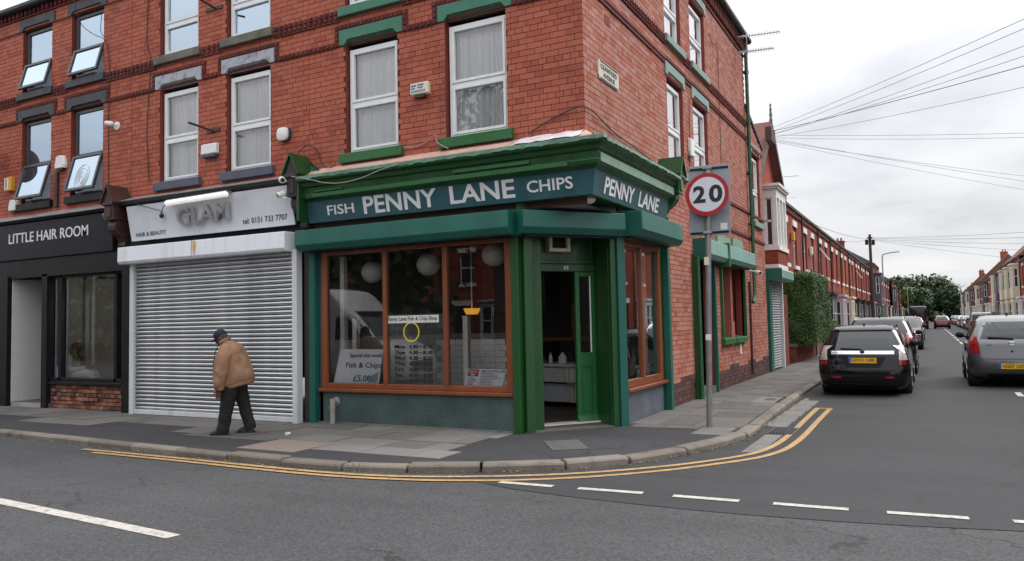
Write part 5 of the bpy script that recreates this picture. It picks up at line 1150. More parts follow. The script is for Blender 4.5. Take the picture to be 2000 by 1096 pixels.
for r_ in range(6):
    x = -12.6+(0 if r_ in (0, 1, 4) else .06)
    while x < -10.0:
        w_ = rnd.uniform(.17, .22) if r_ in (0, 1, 4, 5) else rnd.uniform(.11, .18); xe = min(x+w_, -9.99)
        if xe-x > .06:
            dj = rnd.uniform(.045, .06) if r_ in (0, 1, 4, 5) else rnd.choice((.03, .05, .075, .085))
            zb = .43-r_*.084; q = MB(F); q.hexa([(x+.006, 0, zb+rnd.uniform(.003, .008)), (xe-.004, 0, zb+.005), (xe-.004, dj+rnd.uniform(-.006, .006), zb+.005), (x+.006, dj, zb+.006)], [(x+.006, 0, zb+.078), (xe-.004, 0, zb+.078), (xe-.004-rnd.uniform(0, .012), dj-.004, zb+rnd.uniform(.07, .079)), (x+.006, dj, zb+.078)])
            q.build('brick', 'brick_old', rb, bevel=.006)
        x = xe+.001
# salon interior
K['salon'] = M('salon wall', lin((196, 190, 184)), .9, var=.1); K['salon_floor'] = M('salon floor', lin((84, 76, 70)), .6)
m = MB(); m.quad((-12.5, 4.6, 0), (-9.8, 4.6, 0), (-9.8, 4.6, 2.9), (-12.5, 4.6, 2.9)); m.quad((-9.82, .1, 0), (-9.82, 4.6, 0), (-9.82, 4.6, 2.9), (-9.82, .1, 2.9)); m.quad((-12.48, .1, 0), (-12.48, 4.6, 0), (-12.48, 4.6, 2.9), (-12.48, .1, 2.9)); m.quad((-12.5, .1, 2.88), (-9.8, .1, 2.88), (-9.8, 4.6, 2.88), (-12.5, 4.6, 2.88)); m.build('room', 'salon', hr, fix=False)
m = MB(); m.box(-12.5, -9.8, .05, 4.6, .0, .1); m.build('room_floor', 'salon_floor', hr)
m = MB(); m.box(-12.45, -10.15, .05, .62, .42, .60); tag(m.build('window_bench', 'black_paint', bevel=.01), 'black bench just inside the salon window', 'bench')
m = MB(); m.box(-12.42, -12.30, .62, .7, .1, 2.85); m.box(-12.22, -12.18, .64, .7, .1, 2.85); tag(m.build('white_upright', 'ivory', bevel=.006), 'white upright frame inside the salon behind the seated woman', 'frame')
t_ = thing('pendant_lamp', 'clear ribbed glass pendant lamp inside the salon window', 'lamp', (-10.7, .9, 2.1))
K['lamp_glass'] = M('milky lamp glass with added glow', lin((246, 244, 240)), .3, emit=4.0)  # glow added to brighten the dark salon and the seated figure
m = MB(); m.lathe((-10.7, .9, 1.95), [(.02, 0), (.1, .02), (.14, .1), (.14, .24), (.09, .33), (.03, .36)], 14); m.build('shade', 'lamp_glass', t_, smooth=50); m = MB(); m.cyl((-10.7, .9, 2.3), (-10.7, .9, 2.88), .012, n=6); m.build('flex', 'cream', t_)
m = MB(); m.box(-10.5, -10.2, 4.2, 4.55, .9, 1.5); m.box(-11.2, -10.4, 4.45, 4.58, 1.4, 1.44); tag(m.build('salon_mirror', 'alu'), 'pale mirror and shelf at the back of the salon', 'mirror')
m = MB(); m.lathe((-11.1, 4.5, 1.2), [(.03, 0), (.12, .02), (.12, .06), (.03, .08)], 12); tag(m.build('wall_clock', 'black'), 'small dark round clock on the salon back wall', 'clock')

# ---------------------------------------------------------------- things fixed to the walls
ab = thing('alarm_box', 'cream alarm box with blue lettering between the two white sash windows of the chip shop', 'alarm box', (-2.82, 0, 5.4))
m = MB(F); m.hexa([(-2.99, .0, 5.30), (-2.64, .0, 5.30), (-2.64, .085, 5.315), (-2.99, .085, 5.315)], [(-2.99, .0, 5.50), (-2.64, .0, 5.50), (-2.64, .085, 5.50), (-2.99, .085, 5.50)]); m.build('case', 'cream', ab, bevel=.012)
m = MB(F); m.box(-2.92, -2.72, .02, .07, 5.265, 5.3); m.build('base', 'corbel_brown', ab)
for k, (x, z, w_, h) in enumerate(((-2.965, 5.44, .1, .028), (-2.84, 5.445, .12, .028), (-2.965, 5.4, .08, .022), (-2.84, 5.405, .1, .022))):
    m = MB(F); m.box(x, x+w_, .084, .088, z, z+h); m.build('print_block', 'blue_letter', ab)
for k in range(9):
    m = MB(F); m.box(-2.965+k*.031, -2.945+k*.031, .084, .088, 5.345, 5.378); m.build('print_block', 'blue_letter', ab)
ab = thing('alarm_box', 'white alarm box with navy base beneath the dark bracket on the wall', 'alarm box', (-7.63, 0, 5))
m = MB(F); m.hexa([(-7.85, .0, 4.93), (-7.44, .0, 4.93), (-7.44, .1, 4.93), (-7.85, .1, 4.93)], [(-7.85, .0, 5.13), (-7.44, .0, 5.13), (-7.44, .09, 5.13), (-7.85, .09, 5.13)]); m.build('case', 'ivory', ab, bevel=.015); m = MB(F); m.box(-7.83, -7.46, .0, .095, 4.87, 4.93); m.build('base', 'navy_plastic', ab, bevel=.01)
ab = thing('alarm_box', 'round cornered white alarm box right of the white sash windows', 'alarm box', (-5.78, 0, 5.06))
def rrect(cu, cz, w_, h, r, n=5):
    out = []
    for (sx, sz, a0) in ((1, 1, 0), (-1, 1, 90), (-1, -1, 180), (1, -1, 270)):
        for i in range(n): a = RAD(a0+90*i/(n-1)); out.append((cu+sx*(w_/2-r)+math.cos(a)*r, cz+sz*(h/2-r)+math.sin(a)*r))
    return out
m = MB(F); m.loft([[(u, .0, z) for u, z in rrect(-5.76, 5.06, .27, .24, .08)], [(u, .07, z) for u, z in rrect(-5.76, 5.06, .27, .24, .08)]]); m.build('base', 'navy_plastic', ab); m = MB(F); m.loft([[(u, .07, z) for u, z in rrect(-5.76, 5.06, .26, .235, .08)], [(u, .10, z) for u, z in rrect(-5.76, 5.06, .25, .225, .08)], [(u, .112, z) for u, z in rrect(-5.76, 5.06, .2, .175, .06)]]); m.build('cover', 'ivory', ab, smooth=40)
def bell_box(cu, cz, s, lb, mat='ivory'):
    t_ = thing('alarm_bell', lb, 'alarm box', (cu, 0, cz)); m = MB(F)
    o = lambda k, d: [(cu+x*k*s, d, cz+z*s*(1 if z < 0 else (.95 if d > .05 else 1))) for x, z in ((-.16, -.13), (.16, -.13), (.17, -.05), (.12, .12), (.07, .15), (-.07, .15), (-.12, .12), (-.17, -.05))]
    m.loft([o(1, 0), o(1, .06), o(.85, .1)]); m.build('case', mat, t_, bevel=.008); m = MB(F); m.box(cu-.1*s, cu+.1*s, .0, .08, cz-.17*s, cz-.128*s); m.build('base', 'corbel_brown', t_)
bell_box(-12.3, 5.32, 1.0, 'cream alarm bell box between the two dark tilt windows'); bell_box(-14.05, 4.53, .9, 'cream alarm bell box low at the left end above the black sign')
yb = thing('alarm_box', 'amber sided alarm box at the left end of the brick front', 'alarm box', (-14.22, 0, 5.03)); m = MB(F); m.box(-14.36, -14.08, .0, .1, 4.88, 5.2); m.build('case', 'yellow_box', yb, bevel=.01); m = MB(F); m.box(-14.33, -14.18, .1, .108, 4.92, 5.16); m.build('label_plate', 'ivory', yb)
for k in range(5):
    m = MB(F); m.box(-14.29, -14.23, .107, .111, 4.95+k*.04, 4.975+k*.04); m.build('print_block', 'dark_letter', yb)
def dome_cam(c, aim, lb, arm=None):
    t_ = thing('security_camera', lb, 'camera', c, None); m = MB(); v = Vector(aim).normalized(); c = Vector(c)
    m.cyl(c-v*.05, c+v*.07, .058, .05, 14); m.ell(c-v*.05, .058, .058, .058, 12, 7); m.build('housing', 'ivory', t_, smooth=50); m = MB(); m.cyl(c+v*.066, c+v*.074, .036, n=12); m.build('lens', 'black', t_)
    if arm: m = MB(); m.tube(arm, .018, 6); m.build('bracket', 'ivory', t_)
dome_cam((-5.36, -.5, 4.13), (.75, -.6, -.25), 'upper white camera on the green gabled bracket between the shops', [(-5.36, -.5, 4.1), (-5.34, -.42, 4.12)])
dome_cam((-5.46, -.42, 3.9), (-.5, -.8, -.35), 'lower white camera on the side of the dark bracket between the shops', [(-5.45, -.42, 3.86), (-5.36, -.4, 3.82)])
dome_cam((-10.5, -.16, 5.9), (-.7, -.5, .1), 'white floodlight camera on the brick wall right of the dark windows', [(-10.5, -.1, 5.9), (-10.45, -.0, 5.9)])
m = MB(); m.cyl((-10.45, -.02, 5.88), (-10.45, -.0, 5.88), .09, n=14); tag(m.build('camera_plate', 'ivory'), 'round white mounting plate of the floodlight camera', 'mounting plate')
dome_cam((-10.33, -.3, 3.98), (.2, -.9, -.4), 'small white camera at the right end of the black sign', [(-10.33, -.3, 3.98), (-10.3, -.2, 4.0)])
dome_cam((.3, 11.0, 2.82), (.7, -.7, -.2), 'white camera on the side wall under the faded shutter box', [(.3, 11.0, 2.85), (.0, 11.02, 2.9)])
t_ = thing('wall_bracket', 'dark iron bracket arm sticking out between the white sash windows', 'bracket', (-7.6, 0, 5.4)); m = MB(); m.hexa([(-7.77, -.02, 5.35), (-7.42, -.02, 5.36), (-7.42, .0, 5.36), (-7.77, .0, 5.35)], [(-7.77, -.02, 5.42), (-7.42, -.02, 5.42), (-7.42, .0, 5.42), (-7.77, .0, 5.42)]); m.build('plate', 'corbel_brown', t_); m = MB(); m.tube([(-7.6, -.01, 5.38), (-7.63, -.55, 5.43)], .022, 6); m.build('arm', 'corbel_dark', t_)
t_ = thing('wall_bracket', 'dark iron bracket arm at the top edge between the upper sash windows', 'bracket', (-7.6, 0, 7.6)); m = MB(); m.box(-7.8, -7.35, -.02, 0, 7.72, 7.79); m.build('plate', 'corbel_brown', t_); m = MB(); m.tube([(-7.55, -.01, 7.75), (-7.6, -.55, 7.86)], .022, 6); m.build('arm', 'corbel_dark', t_)
t_ = thing('satellite_dish', 'grey satellite dish at the far left edge of the brick front', 'dish', (-14.5, -.3, 5.72)); m = MB(); v = Vector((-.5, -.75, .3)).normalized(); a = v.orthogonal().normalized(); b = v.cross(a); c0 = Vector((-14.62, -.35, 5.72))
m.loft([[tuple(c0-v*(.06-.06*k*k)+(a*math.cos(2*math.pi*i/20)+b*math.sin(2*math.pi*i/20))*.3*max(k, .02)) for i in range(20)] for k in (.0, .3, .6, .85, 1)]); m.build('reflector', 'grey_sign', t_, smooth=60); m = MB(); m.tube([(-14.62, -.3, 5.7), (-14.6, -.05, 5.6), (-14.6, 0, 5.6)], .02, 6); m.tube([(-14.62, -.3, 5.45), tuple(c0+v*.35)], .012, 5); m.build('arm', 'galv_dull', t_)
m = MB(F); m.box(-12.52, -12.42, .0, .06, 4.36, 5.13); tag(m.build('cable_duct', 'corbel_brown', bevel=.006), 'dark vertical duct beside the left dark tilt windows', 'duct')
# street name plate
sp_ = thing('street_name_plate', 'weathered cream street name plate on the side wall near the corner', 'street sign', (0, .95, 5.42))
m = MB(S); o = [(.53, 5.33), (.57, 5.29), (.57, 5.27), (1.36, 5.27), (1.36, 5.29), (1.4, 5.33), (1.4, 5.51), (1.36, 5.55), (1.36, 5.57), (.57, 5.57), (.57, 5.55), (.53, 5.51)]
m.loft([[(u, .0, z) for u, z in o], [(u, .022, z) for u, z in o]]); m.build('plate', 'plate_cream', sp_)
m = MB(S); m.box(.6, 1.33, .02, .03, 5.545, 5.56); m.box(.6, 1.33, .02, .03, 5.28, 5.295); m.build('rim', 'stone_bare', sp_)
text('lettering', 'CRAWFORD', (.024, .62, 5.435), Y_, Z_, .69, .075, 'grey_ink', sp_, depth=.004, bold=.005); text('lettering', 'AVENUE', (.024, .72, 5.325), Y_, Z_, .49, .075, 'grey_ink', sp_, depth=.004, bold=.005)
m = MB(S); m.box(5.48, 5.72, .0, .08, 4.98, 5.35); tag(m.build('alarm_box', 'ivory', bevel=.015), 'white alarm box on the side wall between two sash windows', 'alarm box')
# cables on the walls
def cable(pts, lb, mat='cable', r=.007): m = MB(); m.tube(smoothpts(pts, 5), r, 5); tag(m.build('cable', mat), lb, 'cable')
cable([(-5.62, -.02, 4.35), (-5.5, -.04, 4.6), (-5.25, -.05, 4.78), (-5.0, -.05, 4.7), (-4.9, -.04, 4.45), (-4.75, -.04, 4.34), (-4.6, -.04, 4.37)], 'dark looped cable on the bricks over the green gabled bracket', r=.009)
cable([(-3.3, -.03, 4.53), (-3.0, -.03, 4.48), (-2.75, -.03, 4.52), (-2.5, -.1, 4.6), (-2.45, -.12, 4.47), (-2.2, -.2, 4.33)], 'thin cable sagging between the two green sills', 'cable_grey', .008)
cable([(-5.2, -.46, 4.18), (-4.7, -.47, 4.06), (-4.45, -.47, 3.99), (-4.1, -.48, 3.95), (-3.7, -.48, 3.98), (-3.3, -.48, 4.07), (-2.95, -.46, 4.13)], 'pale loose wire draped across the green cornice', 'cable_grey', .008)
cable([(-9.5, -.02, 9.0), (-9.48, -.02, 8.3), (-9.52, -.02, 7.5), (-9.4, -.02, 7.1), (-9.45, -.02, 6.3), (-9.5, -.02, 5.6), (-9.42, -.02, 4.6)], 'black cable running down the bricks left of the white sash windows', r=.008)
cable([(-11.6, -.22, 9.0), (-11.6, -.2, 8.6), (-11.5, -.12, 8.2), (-11.2, -.04, 7.95), (-10.85, -.02, 7.75), (-10.7, -.02, 7.2), (-10.72, -.02, 6.0), (-10.7, -.02, 4.6)], 'black cable drooping over the upper dark window and down the wall', r=.008)
cable([(-.9, -.03, 4.42), (-.4, -.03, 4.62), (.03, -.02, 4.68), (.03, 1.0, 4.56), (.03, 2.0, 4.5), (.03, 3.2, 4.42)], 'dark cable wrapping round the brick corner above the cornice', r=.011)
cable([(.03, 5.6, 6.2), (.03, 5.55, 5.4), (.03, 5.6, 4.6), (.03, 7.5, 4.5)], 'dark cable on the side wall between the sash windows', r=.008)
cable([(.03, 7.5, 8.2), (.05, 7.9, 8.05), (.03, 8.3, 8.15), (.03, 8.35, 6.9), (.03, 8.3, 5.0)], 'black cable on the upper side wall beyond the windows', r=.008)
# ---------------------------------------------------------------- speed limit sign
sg = thing('speed_limit_sign', 'round red ringed 20 sign on a grey plate and pole by the corner', 'road sign', (1.26, 1.5, 0))
tp = lambda z: (1.255+.085*z/3.9*1.0, 1.5+.0*z)
m = MB(); m.cyl((1.255, 1.5, -.1), (1.36, 1.5, 3.9), .044, n=14); m.build('pole', 'pole_grey', sg, smooth=50)
m = MB(); m.cyl((1.34, 1.5, 3.38), (1.36, 1.5, 3.9), .046, n=14); m.build('pole_sleeve', 'galv_dull', sg, smooth=50)
SU = Vector((.9965, .075, .0)).normalized(); SVv = Vector((.02, 0, 1)).normalized(); SNn = SU.cross(SVv)
def ST(u, d, z): p = Vector((1.36, 1.46, 3.49))+SU*u+SNn*d+SVv*z; return tuple(p)
m = MB(ST); m.box(-.3, .315, -.105, -.09, -.61, .47); m.build('back_plate', 'grey_sign', sg, bevel=.003)
for z in (.415, -.565):
    m = MB(ST); m.box(-.28, .295, -.09, -.075, z-.014, z+.014); m.build('channel', 'black_paint', sg)
    m = MB(ST); m.box(-.07, .05, -.09, .035, z-.02, z+.02); m.build('clamp', 'galv_dull', sg)
def disc(r0, r1, d0, d1, n=48):
    m = MB(ST)
    if r0 <= 0: m.loft([[(math.cos(2*math.pi*i/n)*r1, d, math.sin(2*math.pi*i/n)*r1) for i in range(n)] for d in (d0, d1)])
    else:
        R = [[(math.cos(2*math.pi*i/n)*r, d, math.sin(2*math.pi*i/n)*r) for i in range(n)] for r, d in ((r0, d0), (r0, d1), (r1, d1), (r1, d0))]; m.loft(R+[R[0]], cap=False)
    return m
disc(0, .322, .05, .062).build('disc', 'grey_sign', sg); disc(.262, .322, .062, .066).build('ring', 'sign_red', sg); disc(0, .263, .062, .0655).build('face', 'sign_white', sg)
text('numeral', '2', ST(-.205, .066, -.125), SU, SVv, .185, .26, 'black', sg, depth=.003, bold=.035); text('numeral', '0', ST(.03, .066, -.13), SU, SVv, .2, .268, 'black', sg, depth=.003, bold=.035)
m = MB(ST); m.box(.17, .27, -.09, -.087, -.53, -.43); m.build('sticker', 'ivory', sg); m = MB(); m.box(1.275, 1.345, 1.452, 1.458, 2.43, 2.55); m.build('sticker', 'cream', sg); m = MB(); m.box(1.26, 1.34, 1.453, 1.459, 1.30, 1.39); m.build('sticker', 'ivory', sg)

# ---------------------------------------------------------------- cars
def paint(name, c, rough=.18, metal=.0, coat=1.0): K[name] = M(name, c, rough, metal=metal, var=.03, coat=coat, spec=.5); return name
paint('car_black', (.006, .006, .008), .08, 0, 0.); paint('car_silver', lin((100, 101, 104)), .3, .7); paint('car_navy', (.008, .010, .018), .1, 0, .2); paint('car_red', lin((176, 26, 30))); paint('car_wine', lin((86, 22, 26))); paint('car_white', (.72, .72, .72)); paint('car_grey', lin((96, 96, 100)), .3, .5); paint('car_sand', lin((150, 142, 128)), .3, .4); paint('car_dark', (.010, .010, .012), .1, 0, .2); paint('car_blue', lin((46, 58, 88)), .3, .3)
K['car_glass'] = M('tinted car glass', (.012, .014, .017), .03, spec=.6, var=.02); K['tyre'] = M('tyre rubber', (.012, .012, .012), .8); K['rim'] = M('alloy rim', lin((150, 150, 152)), .3, metal=.8)
K['lamp_red'] = M('tail lamp red', lin((150, 18, 24)), .12, coat=1.0); K['lamp_clear'] = M('lamp clear', lin((190, 184, 186)), .12, coat=1.0); K['plate_yellow'] = M('yellow plate', lin((226, 176, 40)), .4); K['plate_white'] = M('white plate', lin((220, 220, 216)), .4); K['plate_blue'] = M('plate blue', lin((40, 78, 170)), .4); K['chrome'] = M('satin chrome', lin((206, 208, 212)), .16, metal=.9); K['trim'] = M('black trim', (.012, .012, .013), .5, spec=.25); K['under'] = M('underside', (.006, .006, .006), .9)
SHAPES = {   # z, rear y, front y, half width, rear corner radius, front corner radius
 'estate': [(.17, -2.16, 2.14, .76, .28, .3), (.26, -2.29, 2.26, .84, .3, .36), (.42, -2.335, 2.31, .875, .3, .42), (.55, -2.33, 2.30, .885, .28, .44), (.66, -2.305, 2.24, .885, .26, .44), (.76, -2.29, 2.05, .88, .24, .4), (.84, -2.275, 1.6, .87, .22, .3), (.90, -2.26, 1.15, .855, .2, .25), (.95, -2.235, .92, .84, .2, .24), (1.08, -2.14, .66, .79, .2, .22), (1.22, -2.03, .38, .735, .2, .22), (1.34, -1.92, .1, .685, .2, .22), (1.41, -1.85, -.12, .65, .2, .22), (1.46, -1.72, -.35, .58, .2, .2), (1.49, -1.4, -.6, .42, .2, .2)],
 'hatch': [(.18, -1.66, 1.72, .72, .26, .3), (.28, -1.80, 1.82, .80, .3, .4), (.45, -1.845, 1.87, .835, .3, .45), (.60, -1.83, 1.86, .845, .3, .45), (.74, -1.80, 1.78, .845, .28, .42), (.84, -1.78, 1.5, .84, .26, .36), (.92, -1.765, 1.15, .83, .25, .3), (.98, -1.74, .98, .81, .27, .26), (1.1, -1.66, .78, .755, .27, .24), (1.24, -1.54, .52, .69, .27, .24), (1.36, -1.42, .22, .63, .26, .24), (1.44, -1.30, -.05, .58, .26, .24), (1.49, -1.12, -.3, .5, .2, .2), (1.52, -.95, -.5, .4, .2, .2)],
 'suv': [(.24, -2.08, 2.1, .78, .28, .3), (.36, -2.2, 2.24, .86, .3, .38), (.52, -2.24, 2.29, .90, .3, .42), (.70, -2.24, 2.28, .915, .28, .42), (.86, -2.22, 2.2, .915, .26, .4), (.96, -2.2, 1.85, .905, .25, .34), (1.03, -2.18, 1.3, .89, .24, .28), (1.09, -2.15, 1.05, .875, .24, .24), (1.22, -2.05, .78, .825, .24, .24), (1.36, -1.94, .5, .77, .24, .24), (1.48, -1.83, .22, .72, .22, .22), (1.57, -1.74, -.02, .675, .22, .22), (1.62, -1.6, -.25, .6, .2, .2), (1.65, -1.3, -.5, .45, .2, .2)],
 'van': [(.25, -2.9, 2.72, .86, .12, .3), (.4, -2.95, 2.86, .96, .12, .4), (.6, -2.96, 2.92, .99, .12, .45), (.85, -2.96, 2.9, .995, .12, .45), (1.05, -2.96, 2.78, .995, .12, .4), (1.2, -2.96, 2.45, .99, .12, .36), (1.32, -2.96, 2.1, .985, .12, .3), (1.6, -2.955, 1.85, .97, .12, .3), (1.95, -2.95, 1.5, .945, .12, .3), (2.2, -2.94, 1.2, .92, .12, .3), (2.5, -2.92, .9, .89, .14, .3), (2.65, -2.88, .7, .82, .16, .3), (2.72, -2.7, .45, .65, .2, .3)],
 '4x4': [(.3, -2.1, 2.1, .82, .15, .2), (.45, -2.2, 2.2, .9, .15, .22), (.7, -2.22, 2.24, .92, .14, .22), (.95, -2.22, 2.2, .92, .14, .2), (1.05, -2.21, 1.6, .91, .14, .2), (1.1, -2.2, .95, .9, .14, .18), (1.35, -2.17, .72, .86, .14, .16), (1.6, -2.13, .48, .82, .14, .16), (1.75, -2.1, .3, .78, .16, .16), (1.82, -1.95, .1, .66, .2, .2)]}
class Shell:
    def __init__(s, kind): s.rows = SHAPES[kind]; s.top = s.rows[-1][0]
    def at(s, z):
        r = s.rows; z = min(max(z, r[0][0]), r[-1][0])
        for a, b in zip(r, r[1:]):
            if a[0] <= z <= b[0]:
                t = (z-a[0])/(b[0]-a[0]); return [a[i]+(b[i]-a[i])*t for i in range(6)]
        return list(r[-1])
    def end_y(s, x, z, rear=True):
        _, yr, yf, hw, rr, rf = s.at(z); x = abs(x); r = rr if rear else rf; r = min(r, hw*.9); k = max(0, min(x-(hw-r), r*.999)); inn = r-math.sqrt(max(0, r*r-k*k)); bow = .05*(x/hw)**2
        return yr+inn+bow if rear else yf-inn-bow
    def side_x(s, y, z):
        _, yr, yf, hw, rr, rf = s.at(z); bow = .03
        yc = (yr+yf)/2; h = (yf-yr)/2; x = hw-bow*((y-yc)/h)**2
        if y < yr+rr: k = min(yr+rr-y, rr*.999); x -= rr-math.sqrt(rr*rr-k*k)
        if y > yf-rf: k = min(y-(yf-rf), rf*.999); x -= rf-math.sqrt(rf*rf-k*k)
        return x
    def ring(s, z):
        _, yr, yf, hw, rr, rf = s.at(z); half = []
        rr = min(rr, hw*.9, (yf-yr)*.45); rf = min(rf, hw*.9, (yf-yr)*.45)
        for t in (0, .35, .7, 1): x = (hw-rr)*t; half.append((x, yr+.05*(x/hw)**2))
        for i in range(1, 5): a = RAD(90*i/5); x = hw-rr+rr*math.sin(a); half.append((x, yr+rr-rr*math.cos(a)+.05*(x/hw)**2*math.cos(a)))
        for i in range(8): y = yr+rr+(yf-rf-yr-rr)*i/7; half.append((hw-.03*((y-(yr+yf)/2)/((yf-yr)/2))**2, y))
        for i in range(1, 5): a = RAD(90*i/5); x = hw-rf+rf*math.cos(a); half.append((x, yf-rf+rf*math.sin(a)-.05*(x/hw)**2*math.sin(a)))
        for t in (1, .7, .35, 0): x = (hw-rf)*t; half.append((x, yf-.05*(x/hw)**2))
        return [(x, y, z) for x, y in half]+[(-x, y, z) for x, y in half[-2:0:-1]]
    def body(s):
        m = MB(); zs = []
        for a, b in zip(s.rows, s.rows[1:]): zs += [a[0]+(b[0]-a[0])*k/2 for k in range(2)]
        zs.append(s.top); m.loft([s.ring(z) for z in zs]); return m
    def end_patch(s, z0, z1, l0, r0, l1, r1, rear=True, off=.006, n=10, k=5):
        """patch on the tail or nose: from (l0..r0) at z0 to (l1..r1) at z1"""
        m = MB(); g = []
        for j in range(k+1):
            t = j/k; z = z0+(z1-z0)*t; row = []
            for i in range(n+1):
                x = (l0+(l1-l0)*t)+((r0+(r1-r0)*t)-(l0+(l1-l0)*t))*i/n; y = s.end_y(x, z, rear)
                row.append((x, y-(off if rear else -off), z+off*.3))
            g.append(row)
        for j in range(k):
            for i in range(n): m.quad(g[j][i], g[j][i+1], g[j+1][i+1], g[j+1][i])
        return m
    def side_patch(s, z0, z1, a0, b0, a1, b1, sgn, off=.006, n=8, k=4):
        m = MB(); g = []
        for j in range(k+1):
            t = j/k; z = z0+(z1-z0)*t; row = []
            for i in range(n+1):
                y = (a0+(a1-a0)*t)+((b0+(b1-b0)*t)-(a0+(a1-a0)*t))*i/n; row.append((sgn*(s.side_x(y, z)+off), y, z))
            g.append(row)
        for j in range(k):
            for i in range(n): m.quad(g[j][i], g[j][i+1], g[j+1][i+1], g[j+1][i])
        return m
CARP = {'estate': dict(rw=(.98, 1.38), wb=(-1.33, 1.35), wr=.315, belt=.95, lamp=(.68, 1.0)), 'hatch': dict(rw=(1.02, 1.38), wb=(-1.25, 1.25), wr=.295, belt=.98, lamp=(.72, 1.06)), 'suv': dict(rw=(1.14, 1.52), wb=(-1.3, 1.4), wr=.35, belt=1.09, lamp=(.92, 1.22)), 'van': dict(rw=(1.4, 1.9), wb=(-1.6, 2.05), wr=.35, belt=1.32, lamp=(1.0, 1.5)), '4x4': dict(rw=(1.12, 1.6), wb=(-1.3, 1.35), wr=.38, belt=1.12, lamp=(.6, 1.0))}
